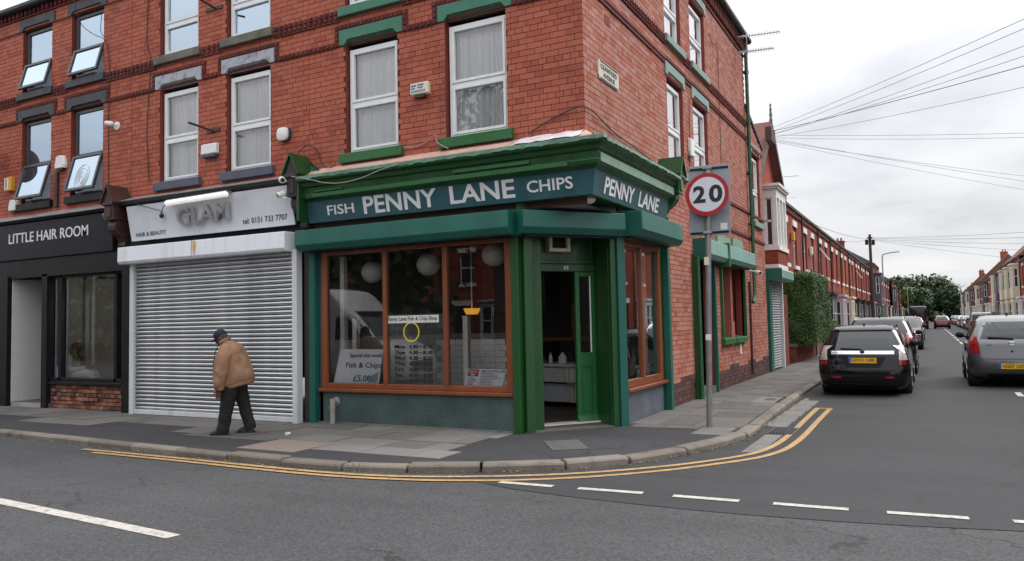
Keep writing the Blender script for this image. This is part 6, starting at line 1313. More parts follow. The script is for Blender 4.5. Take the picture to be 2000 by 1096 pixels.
def car(name, label, kind, body, cat='car', group=None, detail='', plate=None):
    S_ = Shell(kind); P = CARP[kind]; t = thing(name, label, cat, (0, 0, 0), group)
    b = S_.body().build('body', body, t, smooth=50); rw0, rw1 = P['rw']; belt = P['belt']
    hwb = S_.at(rw0)[3]; hwt = S_.at(rw1)[3]
    if kind != 'van': S_.end_patch(rw0, rw1, -hwb+(.1 if kind == 'hatch' else .16), hwb-(.1 if kind == 'hatch' else .16), -hwt+.1, hwt-.1).build('rear_window', 'car_glass', t, smooth=60)
    wt = S_.top-(.16 if kind != 'van' else .62); fw0, fw1 = belt+.03, wt; hb, ht = S_.at(fw0)[3], S_.at(fw1)[3]
    S_.end_patch(fw0, fw1, -hb+.1, hb-.1, -ht+.1, ht-.1, rear=False).build('windscreen', 'car_glass', t, smooth=60)
    rb, rt = S_.at(belt+.03), S_.at(wt)
    for sg_ in (-1, 1):
        if kind == 'van': S_.side_patch(belt+.05, 1.95, .85, 2.0, .85, 1.4, sg_).build('side_window', 'car_glass', t, smooth=60)
        else:
            y0b, y1b, y0t, y1t = rb[1]+.42, rb[2]-.35, rt[1]+.42, rt[2]-.28; cuts = (0, .28, .60, 1.0)
            for c0, c1 in zip(cuts, cuts[1:]):
                f = lambda a, b_, c: a+(b_-a)*c
                S_.side_patch(belt+.03, wt, f(y0b, y1b, c0)+.025, f(y0b, y1b, c1)-.025, f(y0t, y1t, c0)+.025, f(y0t, y1t, c1)-.025, sg_).build('side_window', 'car_glass', t, smooth=60)
        for wy in P['wb']:
            r_ = P['wr']; hw = S_.at(.5)[3]-.03
            q = MB(); n = 22; a = []
            arch = [(sg_*(S_.side_x(wy+math.cos(RAD(x))*(r_+.05), max(.2, r_+math.sin(RAD(x))*(r_+.05)))+.004), wy+math.cos(RAD(x))*(r_+.05), max(.17, r_+math.sin(RAD(x))*(r_+.05))) for x in range(-30, 211, 15)]
            q.poly(arch); q.build('wheel_arch', 'under', t, fix=False)
            q = MB(); xo = sg_*(hw+.032); xi = sg_*(hw-.2); pr = [(xi, r_-.02), (xi+sg_*.02, r_), (xo-sg_*.03, r_), (xo, r_-.03), (xo, r_-.1)]
            q.loft([[(x, wy+math.cos(2*math.pi*i/n)*rr, r_+math.sin(2*math.pi*i/n)*rr) for i in range(n)] for x, rr in pr]); w = q.build('wheel', 'tyre', t, smooth=50)
            q = MB(); q.cyl((xo+sg_*.001, wy, r_), (xo+sg_*.006, wy, r_), r_-.105, n=18); q.build('hub', 'trim', w)
            for k in range(5):
                a = 2*math.pi*k/5; q2 = MB(lambda u, d, z, a=a, xo=xo, wy=wy, r_=r_, sg_=sg_: (xo+sg_*d, wy+math.cos(a)*z-math.sin(a)*u, r_+math.sin(a)*z+math.cos(a)*u)); q2.box(-.035, .035, .004, .016, 0, r_-.1); q2.build('spoke', 'rim', w)
        q = MB(); my = rb[2]-.25; mx_ = S_.side_x(my, belt+.05); q.ell((sg_*(mx_+.13), my, belt+.09), .1, .06, .075, 10, 7); q.cyl((sg_*(mx_-.02), my, belt+.03), (sg_*(mx_+.08), my, belt+.06), .025, n=6); q.build('mirror', 'trim' if detail != 'silver' else 'trim', t, smooth=60)
        l0, l1 = P['lamp']; h0, h1 = S_.at(l0)[3], S_.at(l1)[3]
        if kind == 'hatch':
            S_.end_patch(l0, l1, sg_*(h0-.01), sg_*(h0-.25), sg_*(h1-.01), sg_*(h1-.13), off=.012).build('tail_light', 'lamp_red', t, smooth=60)
            S_.side_patch(l0+.02, l1, S_.at(l0)[1]+.05, S_.at(l0)[1]+.3, S_.at(l1)[1]+.06, S_.at(l1)[1]+.22, sg_, off=.012).build('tail_light', 'lamp_red', t, smooth=60)
        elif kind == 'estate':
            S_.end_patch(l0, l0+.1, sg_*(h0-.005), sg_*(h0-.2), sg_*(h0-.005), sg_*(h0-.2), off=.012).build('tail_light', 'lamp_red', t, smooth=60)
            S_.end_patch(l0+.1, l1+.02, sg_*(h0-.01), sg_*(h0-.2), sg_*(h1-.01), sg_*(h1-.13), off=.012).build('lamp_lens', 'lamp_clear', t, smooth=60)
            S_.side_patch(l0+.1, l1+.08, S_.at(l0)[1]+.05, S_.at(l0)[1]+.26, S_.at(l1)[1]+.04, S_.at(l1)[1]+.2, sg_, off=.012).build('lamp_lens', 'lamp_clear', t, smooth=60)
        else:
            S_.end_patch(l0, l1, sg_*(h0-.01), sg_*(h0-.22), sg_*(h1-.01), sg_*(h1-.14), off=.012).build('tail_light', 'lamp_red', t, smooth=60)
            S_.side_patch(l0+.05, l1, S_.at(l0)[1]+.05, S_.at(l0)[1]+.2, S_.at(l1)[1]+.04, S_.at(l1)[1]+.3, sg_, off=.012).build('tail_light', 'lamp_red', t, smooth=60)
        hz = {'estate': (.58, .74), 'hatch': (.64, .84), 'suv': (.76, .92), 'van': (.8, 1.1), '4x4': (.7, .9)}[kind]; hh0 = S_.at(hz[0])[3]
        S_.end_patch(hz[0], hz[1], sg_*(hh0-.02), sg_*(hh0-.34), sg_*(hh0-.05), sg_*(hh0-.38), rear=False, off=.01).build('headlight', 'lamp_clear', t, smooth=60)
        if kind in ('estate', 'suv'):
            zt_ = S_.top-.05; q = MB(); q.tube([(sg_*.62, -1.5, zt_-.04), (sg_*.6, -1.42, zt_+.04), (sg_*.6, -.2, zt_+.05), (sg_*.6, .0, zt_-.04)], .018, 6); q.build('roof_rail', 'chrome' if kind == 'suv' else 'trim', t, smooth=50)
    gz = {'estate': (.42, .6), 'hatch': (.4, .55), 'suv': (.5, .85), 'van': (.55, .8), '4x4': (.6, .9)}[kind]
    S_.end_patch(gz[0], gz[1], -.42, .42, -.5, .5, rear=False, off=.008).build('grille', 'trim', t, smooth=60)
    S_.end_patch(.18, .3, -.7, .7, -.78, .78, off=.006).build('lower_bumper', 'trim', t, smooth=60); S_.end_patch(.25, .34, -.7, .7, -.7, .7, rear=False, off=.006).build('lower_bumper', 'trim', t, smooth=60)
    q = MB(); q.box(-.7, .7, S_.at(.3)[1]+.3, S_.at(.3)[2]-.3, .14, .3); q.build('underside', 'under', t)
    q = MB(); q.box(-.015, .015, S_.at(S_.top)[1]+.0, S_.at(S_.top)[1]+.08, S_.top-.01, S_.top+.045); q.build('aerial', 'trim', t)
    return t, S_
def plate(t, S_, cx, cz, s, w=.52, h=.112, full=None):
    y = S_.end_y(cx, cz)-.022
    q = MB(); q.box(cx-w/2, cx+w/2, y, y+.012, cz-h/2, cz+h/2); p = q.build('number_plate', 'plate_yellow', t); q = MB(); q.box(cx-w/2, cx-w/2+.05, y-.003, y+.001, cz-h/2+.002, cz+h/2-.002); q.build('plate_band', 'plate_blue', p)
    text('plate_character', s, (cx-w/2+.075, y-.001, cz-.036), X_, Z_, w-.1, .074, 'black', p, depth=.003, bold=.01)
# black estate
c1, Sh = car('parked_car', 'glossy black estate car parked at the left kerb, rear plate facing', 'estate', 'car_black', plate='x')
Sh.end_patch(.895, .965, -.60, .60, -.60, .60, off=.014).build('chrome_strip', 'chrome', c1, smooth=60)
q = MB(); y = Sh.end_y(0, .95)-.02; q.cyl((0, y-.012, .945), (0, y+.01, .945), .048, n=18); bd = q.build('badge', 'chrome', c1, smooth=40); q = MB(); q.cyl((0, y-.016, .945), (0, y-.01, .945), .036, n=16); q.build('badge_inset', 'car_blue', bd)
Sh.end_patch(.62, .84, -.33, .33, -.44, .44, off=.008).build('plate_recess', 'trim', c1, smooth=60)
plate(c1, Sh, 0, .77, 'LD11 UJK', w=.54)
for sx in (-1, 1): Sh.end_patch(.40, .44, sx*.42, sx*.58, sx*.42, sx*.58, off=.01).build('reflector', 'lamp_red', c1)
q = MB(); q.tube([(-.02, Sh.end_y(0, 1.0)-.02, 1.0), (-.42, Sh.end_y(.4, 1.02)-.025, 1.02)], .014, 6); q.build('wiper', 'trim', c1)
Sh.end_patch(1.385, 1.43, -.58, .58, -.54, .54, off=.03).build('spoiler', 'car_black', c1, smooth=60)
for z_ in (.57, .885):
    Sh.end_patch(z_, z_+.008, -.62, .62, -.62, .62, off=.003).build('shut_line', 'under', c1)
c1.location = (2.96, 9.86, ROADZ)
# silver hatchback in the lane
c2, Sh = car('moving_car', 'silver hatchback driving away up the middle of the side street', 'hatch', 'car_silver')
plate(c2, Sh, 0, .46, 'HG07 UXN', w=.54); q = MB(); y = Sh.end_y(0, .92)-.015
for (rx, rz, dz) in ((.058, .036, 0), (.024, .034, .0), (.05, .012, .016)):
    ring = [(math.cos(2*math.pi*i/20)*rx, y, .93+dz+math.sin(2*math.pi*i/20)*rz) for i in range(21)]; q.tube(ring, .006, 5)
q.build('emblem', 'chrome', c2, smooth=50); q = MB(); q.cyl((0, y-.02, .76), (0, y+.03, .76), .025, n=10); q.build('lock', 'trim', c2); q = MB(); q.tube([(.04, Sh.end_y(0, 1.03)-.03, 1.03), (-.44, Sh.end_y(.4, 1.05)-.035, 1.06)], .016, 6); q.build('wiper', 'trim', c2)
q = MB(); q.box(-.46, -.36, y, y+.02, .90, .914); q.build('badge', 'chrome', c2); Sh.end_patch(.60, .61, -.6, .6, -.6, .6, off=.004).build('shut_line', 'under', c2)
c2.location = (5.78, 11.55, camber(5.78, 11.5)); c2.scale = (1.0, 1.0, 1.04)
# dark crossover parked ahead of the estate
c3, Sh = car('parked_car', 'dark crossover with pale roof rails parked ahead of the black estate', 'suv', 'car_dark'); c3.location = (2.98, 15.6, ROADZ)
# dark blue crossover facing us
c4, Sh = car('parked_car', 'dark navy crossover parked facing us further up the left kerb', 'suv', 'car_navy')
Sh.end_patch(.48, .72, -.86, -.6, -.84, -.62, rear=False, off=.012).build('intake_trim', 'chrome', c4, smooth=60); Sh.end_patch(.48, .72, .6, .86, .62, .84, rear=False, off=.012).build('intake_trim', 'chrome', c4, smooth=60)
q = MB(); y = Sh.end_y(0, .5, False)+.012; q.box(-.26, .26, y, y+.01, .42, .53); q.build('number_plate', 'plate_white', c4)
c4.location = (3.05, 33.0, ROADZ); c4.rotation_euler = (0, 0, math.pi)
c5, Sh = car('parked_car', 'white estate car with pale roof behind the navy crossover', 'estate', 'car_white'); c5.location = (2.9, 40.5, ROADZ); c5.rotation_euler = (0, 0, math.pi)
c6, Sh = car('parked_car', 'dark red hatchback in the left row behind the white estate', 'hatch', 'car_wine'); c6.location = (3.1, 47, ROADZ); c6.rotation_euler = (0, 0, math.pi)
c9, Sh = car('parked_van', 'dark high van at the far end of the left parked row', 'van', 'car_dark', cat='van'); c9.location = (3.2, 92, ROADZ)
c10, Sh = car('parked_4x4', 'sandy grey boxy off roader in the right hand parked row', '4x4', 'car_sand', cat='off-roader'); c10.location = (8.35, 72, ROADZ)
c11, Sh = car('moving_van', 'white high roof van on the main road, mirrored in the chip shop window', 'van', 'car_white', cat='van'); c11.location = (-10.2, -6.35, ROADZ); c11.rotation_euler = (0, 0, -math.pi/2)
for s_, y0, h_ in (('FRESH', 0, .2), ): pass
def car_copy(src, body, label, loc, rot=0., group='cars parked along the side street', name='parked_car'):
    c = copy_tree(src); c.name = name; c.location = loc; c.rotation_euler = (0, 0, rot); c.scale = (1, 1, 1); c['label'] = label; c['group'] = group; c['category'] = 'car'
    for ch_ in c.children:
        if ch_.name.split('.')[0] == 'body':
            ch_.data = ch_.data.copy(); ch_.data.materials[0] = K[body]
        if ch_.name.split('.')[0] in ('number_plate', 'emblem'):
            for g_ in list(ch_.children):
                if g_.name.startswith('plate_character'): bpy.data.objects.remove(g_)
    return c
car_copy(c6, 'car_dark', 'dark hatchback tucked behind the dark red one in the left row', (2.95, 53, ROADZ), math.pi)
car_copy(c5, 'car_navy', 'dark blue estate further along the left parked row', (2.95, 64, ROADZ), math.pi)
car_copy(c6, 'car_red', 'small bright red car far along the left parked row', (3.0, 76, ROADZ), 0)
car_copy(c6, 'car_wine', 'dark red car driving away far up the street', (5.55, 93, camber(5.55)), 0, 'cars on the side street', 'moving_car')
RC = [(c6, 'car_silver', 'pale silver hatchback nearest in the right parked row', 78.5), (c6, 'car_red', 'bright red hatchback in the right parked row before the off roader', 86), (c6, 'car_dark', 'dark hatchback between the red car and the off roader', 92.5), (c5, 'car_dark', 'dark estate just beyond the off roader on the right', 106.5), (c6, 'car_wine', 'dark red hatchback second beyond the off roader on the right', 112.5), (c6, 'car_silver', 'silver hatchback third beyond the off roader on the right', 118.5), (c5, 'car_white', 'white estate midway along the far right parked row', 125), (c6, 'car_grey', 'grey hatchback midway along the far right parked row', 131), (c6, 'car_white', 'white hatchback in the far right parked row', 138), (c5, 'car_silver', 'silver estate in the far right parked row', 145), (c6, 'car_grey', 'small grey hatchback near the far end of the right row', 152), (c6, 'car_white', 'pale hatchback four from the far end of the right row', 159)]
RC += [(c6, 'car_dark', 'dark hatchback near the far end of the right row', 165.5), (c5, 'car_grey', 'grey estate near the far end of the right row', 172), (c6, 'car_silver', 'very last silver hatchback far up the right row', 178.5)]
for s_, bm_, lb, y in RC: car_copy(s_, bm_, lb, (8.4+rnd.uniform(-.08, .08), y-28.2, ROADZ), 0 if rnd.random() < .4 else math.pi)
for s_, bm_, lb, y in ((c5, 'car_grey', 'grey estate across the side street, mirrored in the side shop window', 6.0), (c6, 'car_blue', 'blue hatchback across the side street beyond the grey estate', 13.0)): car_copy(s_, bm_, lb, (8.5, y, ROADZ), 0)
# ---------------------------------------------------------------- street houses
def far_window(par, T, u0, u1, z0, z1, mat='upvc', d=-.1, split=True, tilt=False):
    m = MB(T); w_ = .06; rail_frame(m, u0, u1, z0, z1, w_, d-.05, d)
    if split: zm = z0+(z1-z0)*.52; m.box(u0+w_, u1-w_, d-.05, d+.01, zm-.035, zm+.035)
    w = m.build('window', mat, par); m = MB(T); m.quad((u0+.03, d-.03, z0+.03), (u1-.03, d-.03, z0+.03), (u1-.03, d-.03, z1-.03), (u0+.03, d-.03, z1-.03)); m.build('pane', 'pane_far', w, fix=False)
    if tilt:
        m = MB(T); zt = z0+(z1-z0)*.9; zb = z0+(z1-z0)*.5
        for a in (u0+.04, u1-.1): m.hexa([(a, .4, zb), (a+.06, .4, zb), (a+.06, .45, zb), (a, .45, zb)], [(a, d, zt), (a+.06, d, zt), (a+.06, d+.05, zt), (a, d+.05, zt)])
        m.box(u0+.04, u1-.04, .4, .45, zb-.03, zb+.03); m.build('open_sash', mat, w)
    return w
def far_lintel(par, T, u0, u1, z, h, mat): m = MB(T); m.box(u0-.12, u1+.12, -.08, .03, z, z+h); m.build('lintel', mat, par)
def far_sill(par, T, u0, u1, z, h, mat): m = MB(T); m.box(u0-.1, u1+.1, -.1, .09, z-h, z); m.build('sill', mat, par)
def house(name, label, X0, sgn, w, wall='far_red', bay='dark_wall', lint='white_wall', roof='slate', eaves=6.45, group=None, bay_storeys=1, tilt=False, door='black_paint', chim=True, pipe=True, rise=2.3):
    """terraced house; sgn +1 faces +X; built at the origin of its own thing, u runs along the street"""
    t = thing(name, label, 'house', (0, 0, 0), group); T = lambda u, d, z: (sgn*d, u, z)
    # upper windows near each end, bay or ground window, door
    ups = [(w*.16, w*.16+1.0), (w*.60, w*.60+1.0)]; gb = (w*.08, w*.08+2.5); dr_ = (w*.66, w*.66+1.05)
    holes = [(a, b, 3.95, 5.75) for a, b in (ups if bay_storeys == 1 else ups[1:])]+[(dr_[0], dr_[1], .15, 2.7)]
    wl = wall_back(t, 'wall', T, 0, w, 0, eaves, holes, wall, depth=.12)
    m = MB(T); m.box(0.005, w-.005, -8, -.3, 0, eaves-.05); m.build('core', 'far_side', t)
    m = MB(T)
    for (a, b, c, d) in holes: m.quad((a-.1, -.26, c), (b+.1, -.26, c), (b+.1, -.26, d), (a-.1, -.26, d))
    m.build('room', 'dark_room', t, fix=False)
    for i, (a, b, c, d) in enumerate(holes[:-1]): far_window(t, T, a+.02, b-.02, c, d, tilt=(tilt and i == 0)); far_lintel(t, T, a, b, d, .27, lint); far_sill(t, T, a, b, c, .16, lint)
    m = MB(T); m.box(dr_[0]+.05, dr_[1]-.05, -.16, -.1, .15, 2.2); dd = m.build('door', door, t); m = MB(T); m.box(dr_[0]+.05, dr_[1]-.05, -.16, -.1, 2.25, 2.7); m.build('fanlight', 'pane_far', dd); far_lintel(t, T, dr_[0], dr_[1], 2.7, .3, lint); m = MB(T); m.box(dr_[0]-.1, dr_[1]+.1, -.1, .35, 0, .15); m.build('door_step', 'concrete', t)
    top = 2.85 if bay_storeys == 1 else 5.95
    m = MB(T); a, b = gb; d1 = .62; fl = [(0.02, .75)]+([(3.0, 3.95)] if bay_storeys == 2 else [])
    for z0, z1 in fl: m.box(a, b, 0, d1, z0, z1)
    for z0, z1 in ([(.75, 2.6)]+([(3.95, 5.65)] if bay_storeys == 2 else [])):
        for u in (a, a+(b-a)*.33-.06, a+(b-a)*.67-.06, b-.12): m.box(u, u+.12, d1-.12, d1, z0, z1)
        m.box(a, a+.12, 0, .12, z0, z1); m.box(b-.12, b, 0, .12, z0, z1); m.box(a, b, 0, d1, z1, z1+.28)
    m.box(a-.1, b+.1, 0, d1+.1, top-.0, top+.14); by = m.build('bay', bay, t)
    for z0, z1 in ([(.75, 2.6)]+([(3.95, 5.65)] if bay_storeys == 2 else [])):
        q = MB(T); q.quad((a+.05, d1-.08, z0), (b-.05, d1-.08, z0), (b-.05, d1-.08, z1), (a+.05, d1-.08, z1)); q.quad((a+.06, .05, z0), (a+.06, d1-.08, z0), (a+.06, d1-.08, z1), (a+.06, .05, z1)); q.quad((b-.06, .05, z0), (b-.06, d1-.08, z0), (b-.06, d1-.08, z1), (b-.06, .05, z1)); q.build('pane', 'pane_far', by, fix=False)
        q = MB(T)
        for u0, u1 in ((a+.12, a+(b-a)*.33-.06), (a+(b-a)*.33+.06, a+(b-a)*.67-.06), (a+(b-a)*.67+.06, b-.12)): rail_frame(q, u0, u1, z0, z1, .05, d1-.08, d1-.03); q.box(u0, u1, d1-.08, d1-.02, z0+(z1-z0)*.55, z0+(z1-z0)*.55+.06)
        for u in (a+.04, b-.1): q.box(u, u+.06, .14, .2, z0, z1); q.box(u, u+.06, d1-.2, d1-.14, z0, z1); q.box(u, u+.06, .14, d1-.14, z0, z0+.06); q.box(u, u+.06, .14, d1-.14, z1-.06, z1); q.box(u, u+.06, .14, d1-.14, z0+(z1-z0)*.55, z0+(z1-z0)*.55+.06)
        q.build('bay_frame', 'upvc', by)
    m = MB(T); m.box(0, w, .0, .12, eaves-.02, eaves+.1); m.build('gutter', 'gutter', t); m = MB(T); m.box(0, w, -.02, .05, eaves-.25, eaves-.02); m.build('eaves_course', 'moulded', t)
    m = MB(T); m.add([(0, .12, eaves+.05), (w, .12, eaves+.05), (w, -4, eaves+rise), (0, -4, eaves+rise), (w, -8.1, eaves), (0, -8.1, eaves)], [(0, 1, 2, 3), (3, 2, 4, 5), (0, 3, 5), (1, 4, 2)]); rf = m.build('roof', roof, t, fix=False)
    if chim:
        m = MB(T); m.box(w-.45, w+.45, -4.4, -3.4, eaves+rise-.6, eaves+rise+.75); m.box(w-.52, w+.52, -4.47, -3.33, eaves+rise+.62, eaves+rise+.72); c_ = m.build('chimney', wall if wall.startswith('far') else 'far_red', rf)
        q = MB(T)
        for k in range(4): q.lathe((w-.33+k*.22, -3.9, eaves+rise+.75) if False else (w-.33+k*.22, -3.7-(k % 2)*.4, eaves+rise+.75), [(.1, 0), (.085, .3), (.1, .34), (.07, .34)], 8)
        q.build('chimney_pot', 'terracotta', c_)
    if pipe: m = MB(T); m.cyl((w-.06, .07, 0), (w-.06, .07, eaves), .045, n=6); m.build('downpipe', 'gutter', t)
    return t
def put(h, X0, y): h.location = (X0, y, 0); return h
XL, XR, HWD = -1.0, 11.6, 6.1
left = [('dark painted bay', 'dark_wall', False), ('mauve grey painted bay', 'grey_wall', True), ('white painted bay', 'white_wall', False)]
GL = 'terrace houses on the left of the side street'
h1 = house('terrace_house', 'red brick terrace house directly behind the privet hedge', 0, 1, HWD, 'far_red', 'dark_wall', group=GL); put(h1, XL, 22.9)
h2 = house('terrace_house', 'second red brick terrace house beyond the hedge on the left', 0, 1, HWD, 'far_red2', 'dark_wall', group=GL, tilt=False); put(h2, XL, 29.0)
h3 = house('terrace_house', 'red brick terrace house with black bay and tilted open windows, left row', 0, 1, HWD, 'far_red', 'dark_wall', group=GL, tilt=True); put(h3, XL, 35.1)
h4 = house('terrace_house', 'red brick terrace house with mauve grey ground bay, left row', 0, 1, HWD, 'far_red', 'grey_wall', group=GL, pipe=True); put(h4, XL, 41.2)
h5 = house('terrace_house', 'red brick terrace house with cream ground bay next to the mauve one', 0, 1, HWD, 'far_red2', 'cream_wall', group=GL); put(h5, XL, 47.3)
def hcopy(src, lb, X0, y, rot=0, group=None): c = copy_tree(src); c.name = 'terrace_house'; c.location = (X0, y, 0); c.rotation_euler = (0, 0, rot); c['label'] = lb; c['group'] = group or GL; return c
seq = [(h2, 'sixth'), (h3, 'seventh'), (h1, 'eighth'), (h4, 'ninth')]
y = 53.4
for s_, n_ in seq: hcopy(s_, f'{n_} red brick house of the left terrace counting from the hedge', XL, y); y += HWD
# slate hung cross gable, then more terrace
hg_ = house('terrace_house', 'taller slate roofed house with slate grey two storey bay closing the left terrace', 0, 1, 9.0, 'far_side', 'slategrey_wall', lint='slategrey_wall', roof='slate', eaves=7.0, rise=2.6, bay_storeys=2, group=GL); put(hg_, XL+.4, y); y += 9.1
names = ['first', 'second', 'third', 'fourth', 'fifth', 'sixth', 'seventh', 'eighth', 'ninth', 'tenth', 'eleventh', 'twelfth', 'thirteenth', 'fourteenth', 'fifteenth', 'sixteenth', 'seventeenth', 'eighteenth', 'nineteenth']
for k in range(15):
    if k == 6: hcopy(hg_, 'far slate roofed tall house on the left side', XL+.4, y); y += 9.1; continue
    hcopy((h5, h1, h4, h2)[k % 4], f'{names[k]} far left terrace house beyond the slate grey tall one', XL, y); y += HWD
# right hand row
GR = 'terrace houses on the right of the side street'
r1 = house('terrace_house', 'cream painted terrace house with two storey bay in the right row', 0, -1, HWD, 'cream_wall', 'cream_wall', lint='blue_trim', roof='slate', eaves=6.2, bay_storeys=2, group=GR, door='blue_trim')
r2 = house('terrace_house', 'red brick house with white ground bay at the very right edge', 0, -1, HWD, 'far_red2', 'white_wall', lint='white_wall', eaves=6.2, group=GR)
r3 = house('terrace_house', 'red brick house with slate grey two storey bay just before the cream one', 0, -1, HWD, 'far_red', 'slategrey_wall', lint='white_wall', eaves=6.2, bay_storeys=2, group=GR)
r4 = house('terrace_house', 'white bay fronted red house under a tall brown tiled roof at the right edge', 0, -1, HWD, 'far_red2', 'cream_wall', lint='white_wall', roof='tile_brown', eaves=6.7, rise=4.2, bay_storeys=2, group=GR)
put(r2, XR, 66.0); put(r4, XR, 72.1); put(r3, XR, 90.4); put(r1, XR, 96.5)
hcopy(r4, 'second tall brown roofed house from the right edge', XR, 78.2, group=GR); hcopy(r4, 'third tall brown roofed house from the right edge', XR, 84.3, group=GR)
seq = [r2, r2, r3, r2, r2, r4, r2, r2, r3, r2, r2, r1, r2, r3, r2, r4, r2]
y = 102.6
for k, s_ in enumerate(seq):
    nm = {r1.name: 'cream bayed', r2.name: 'plain red brick', r3.name: 'grey bayed', r4.name: 'tall roofed'}[s_.name]
    hcopy(s_, f'{nm} house, {names[k]} beyond the nearest cream one on the right', XR, y, group=GR); y += HWD
y = 59.9
for k in range(10):   # nearer houses on the right, beside and behind the view, mirrored in shop glass and car paint
    hcopy((r2, r3, r2, r4)[k % 4], f'right hand terrace house {names[k]} back towards the main road from the view edge', XR, y, group=GR); y -= HWD
# houses across the main road, behind the camera
for k in range(15):
    hcopy((h1, h2, h4, h5)[k % 4], f'{names[k]} terrace house from the left across the main road behind the viewer', -76+k*HWD, -28, 0, 'terrace houses across the main road').rotation_euler = (0, 0, math.pi/2)
# end house with white two storey bay and gable, just past the yard shutter
eh = thing('gabled_house', 'red brick house with tall white two storey bay and tiled gable past the corner shop', 'house', (-1, 20, 0))
T = lambda u, d, z: (-1+d, u, z)
wall_back(eh, 'wall', T, 17.9, 22.88, 0, 6.6, [(22.0, 22.7, 3.95, 5.75)], 'far_red')
m = MB(T); m.add([(17.9, -.012, 6.6), (22.7, -.012, 6.6), (20.3, -.012, 8.9)], [(0, 1, 2)]); m.build('gable', 'far_red', eh, fix=False)
m = MB(T); m.box(17.9, 22.85, -8, -.25, 0, 6.5); m.build('core', 'far_side', eh); far_window(eh, T, 22.02, 22.68, 3.95, 5.75); far_lintel(eh, T, 22.0, 22.7, 5.75, .27, 'white_wall'); far_sill(eh, T, 22.0, 22.7, 3.95, .16, 'white_wall')
for s in (-1, 1):
    m = MB(T); e = 20.3+s*2.7; m.hexa([(e, .25, 6.4), (e, -8, 6.4), (20.3, -8, 8.98), (20.3, .25, 8.98)], [(e+s*.02, .25, 6.5), (e+s*.02, -8, 6.5), (20.3, -8, 9.1), (20.3, .25, 9.1)]); m.build('roof', 'tile_red', eh)
    m = MB(T); m.hexa([(e, .24, 6.3), (e, .3, 6.3), (20.3, .3, 8.85), (20.3, .24, 8.85)], [(e, .24, 6.55), (e, .3, 6.55), (20.3, .3, 9.12), (20.3, .24, 9.12)]); m.build('barge_board', 'corbel_brown', eh)
m = MB(); m.lathe((-.75, 20.3, 9.05), [(.05, 0), (.07, .1), (.04, .18), (.06, .3), (.035, .42), (.05, .5), (.02, .62), (.045, .68), (.02, .74)], 8); m.build('finial', 'stone_bare', eh, smooth=50)
m = MB(T); a, b, d1 = 19.25, 21.4, .5
m.box(a, b, 0, d1, 0, .8); m.box(a, b, 0, d1, 2.6, 3.58)
for z0, z1 in ((4.26, 6.04), (.8, 2.6)):
    for u in (a, a+.66, b-.82, b-.16): m.box(u, u+.16, d1-.16, d1, z0, z1)
    m.box(a, a+.16, 0, .1, z0, z1); m.box(b-.16, b, 0, .1, z0, z1)
m.box(a-.03, b+.03, 0, d1+.05, 4.1, 4.26); m.box(a, b, 0, d1, 6.04, 6.36); m.box(a-.08, b+.08, 0, d1+.08, 6.36, 6.44); m.box(a-.14, b+.14, 0, d1+.14, 6.44, 6.54); by = m.build('bay', 'white_wall', eh)
m = MB(T); m.box(a+.01, b-.01, 0, d1-.01, 3.58, 4.1); m.build('bay_brick_band', 'far_red', by)
m = MB(T)
for z0, z1 in ((4.26, 6.04), (.8, 2.6)): m.quad((a+.05, .08, z0), (a+.05, d1-.05, z0), (a+.05, d1-.05, z1), (a+.05, .08, z1)); m.quad((a+.05, d1-.08, z0), (b-.05, d1-.08, z0), (b-.05, d1-.08, z1), (a+.05, d1-.08, z1))
m.build('pane', 'pane_far', by, fix=False)
for z0, z1 in ((4.26, 6.04), (.8, 2.6)):
    m = MB(T); m.box(a+.02, a+.06, .1, .15, z0, z1); m.box(a+.02, a+.06, d1-.2, d1-.16, z0, z1); m.box(a+.02, a+.06, .1, d1-.16, z0+.88, z0+.96); m.box(a+.02, a+.06, .1, d1-.16, z0, z0+.05); m.box(a+.02, a+.06, .1, d1-.16, z1-.05, z1)
    for u0, u1 in ((a+.16, a+.66), (a+.82, b-.82), (b-.66, b-.16)): rail_frame(m, u0, u1, z0, z1, .05, d1-.1, d1-.05)
    m.build('bay_frame', 'upvc', by)
# dark felt porch canopy by the hedge
m = MB(T); m.hexa([(23.4, 0, 3.0), (27.6, 0, 3.0), (27.6, .8, 2.88), (23.4, .8, 2.88)], [(23.4, 0, 3.12), (27.6, 0, 3.12), (27.6, .82, 2.96), (23.4, .82, 2.96)]); tag(m.build('porch_canopy', 'stone_black'), 'dark flat porch canopy rising behind the privet hedge', 'canopy')
# yard gate with teal shutter box between shop and house
yg = thing('yard_shutter', 'grey yard roller shutter with teal box and post past the corner shop', 'roller shutter', (0, 14.8, 0))
S = TR_SIDE
m = MB(S); m.box(13.95, 14.35, -.1, .05, 0, 2.75); m.build('post', 'teal', yg, bevel=.006); m = MB(S); pr = [(-.1, 3.1), (.38, 3.1), (.42, 3.05), (.42, 2.82), (.36, 2.75), (-.1, 2.75)]; m.loft([[(13.95, d, z) for d, z in pr], [(16.3, d, z) for d, z in pr]]); m.build('shutter_box', 'teal_pale', yg); m = MB(S); m.box(13.92, 13.95, -.1, .43, 2.74, 3.11); m.build('end_plate', 'teal', yg)
m = MB(S); m.box(16.2, 16.35, -.1, .06, 0, 2.75); m.build('post', 'alu', yg); sm = MB(S); pz = 2.7/34; pr = [(-.02+.022*math.sin(math.pi*i/6), pz*.92*i/6) for i in range(7)]+[(-.05, pz*.92), (-.05, 0)]; sm.loft([[(14.35, d, z) for d, z in pr], [(16.2, d, z) for d, z in pr]]); me_s = sm.mesh('slat', worigin(yg), 50); me_s.materials.append(K['galv_dull'])
for k in range(34): o = bpy.data.objects.new('slat', me_s); COL.objects.link(o); o.parent = yg; o.location = (0, 0, .04+k*pz)
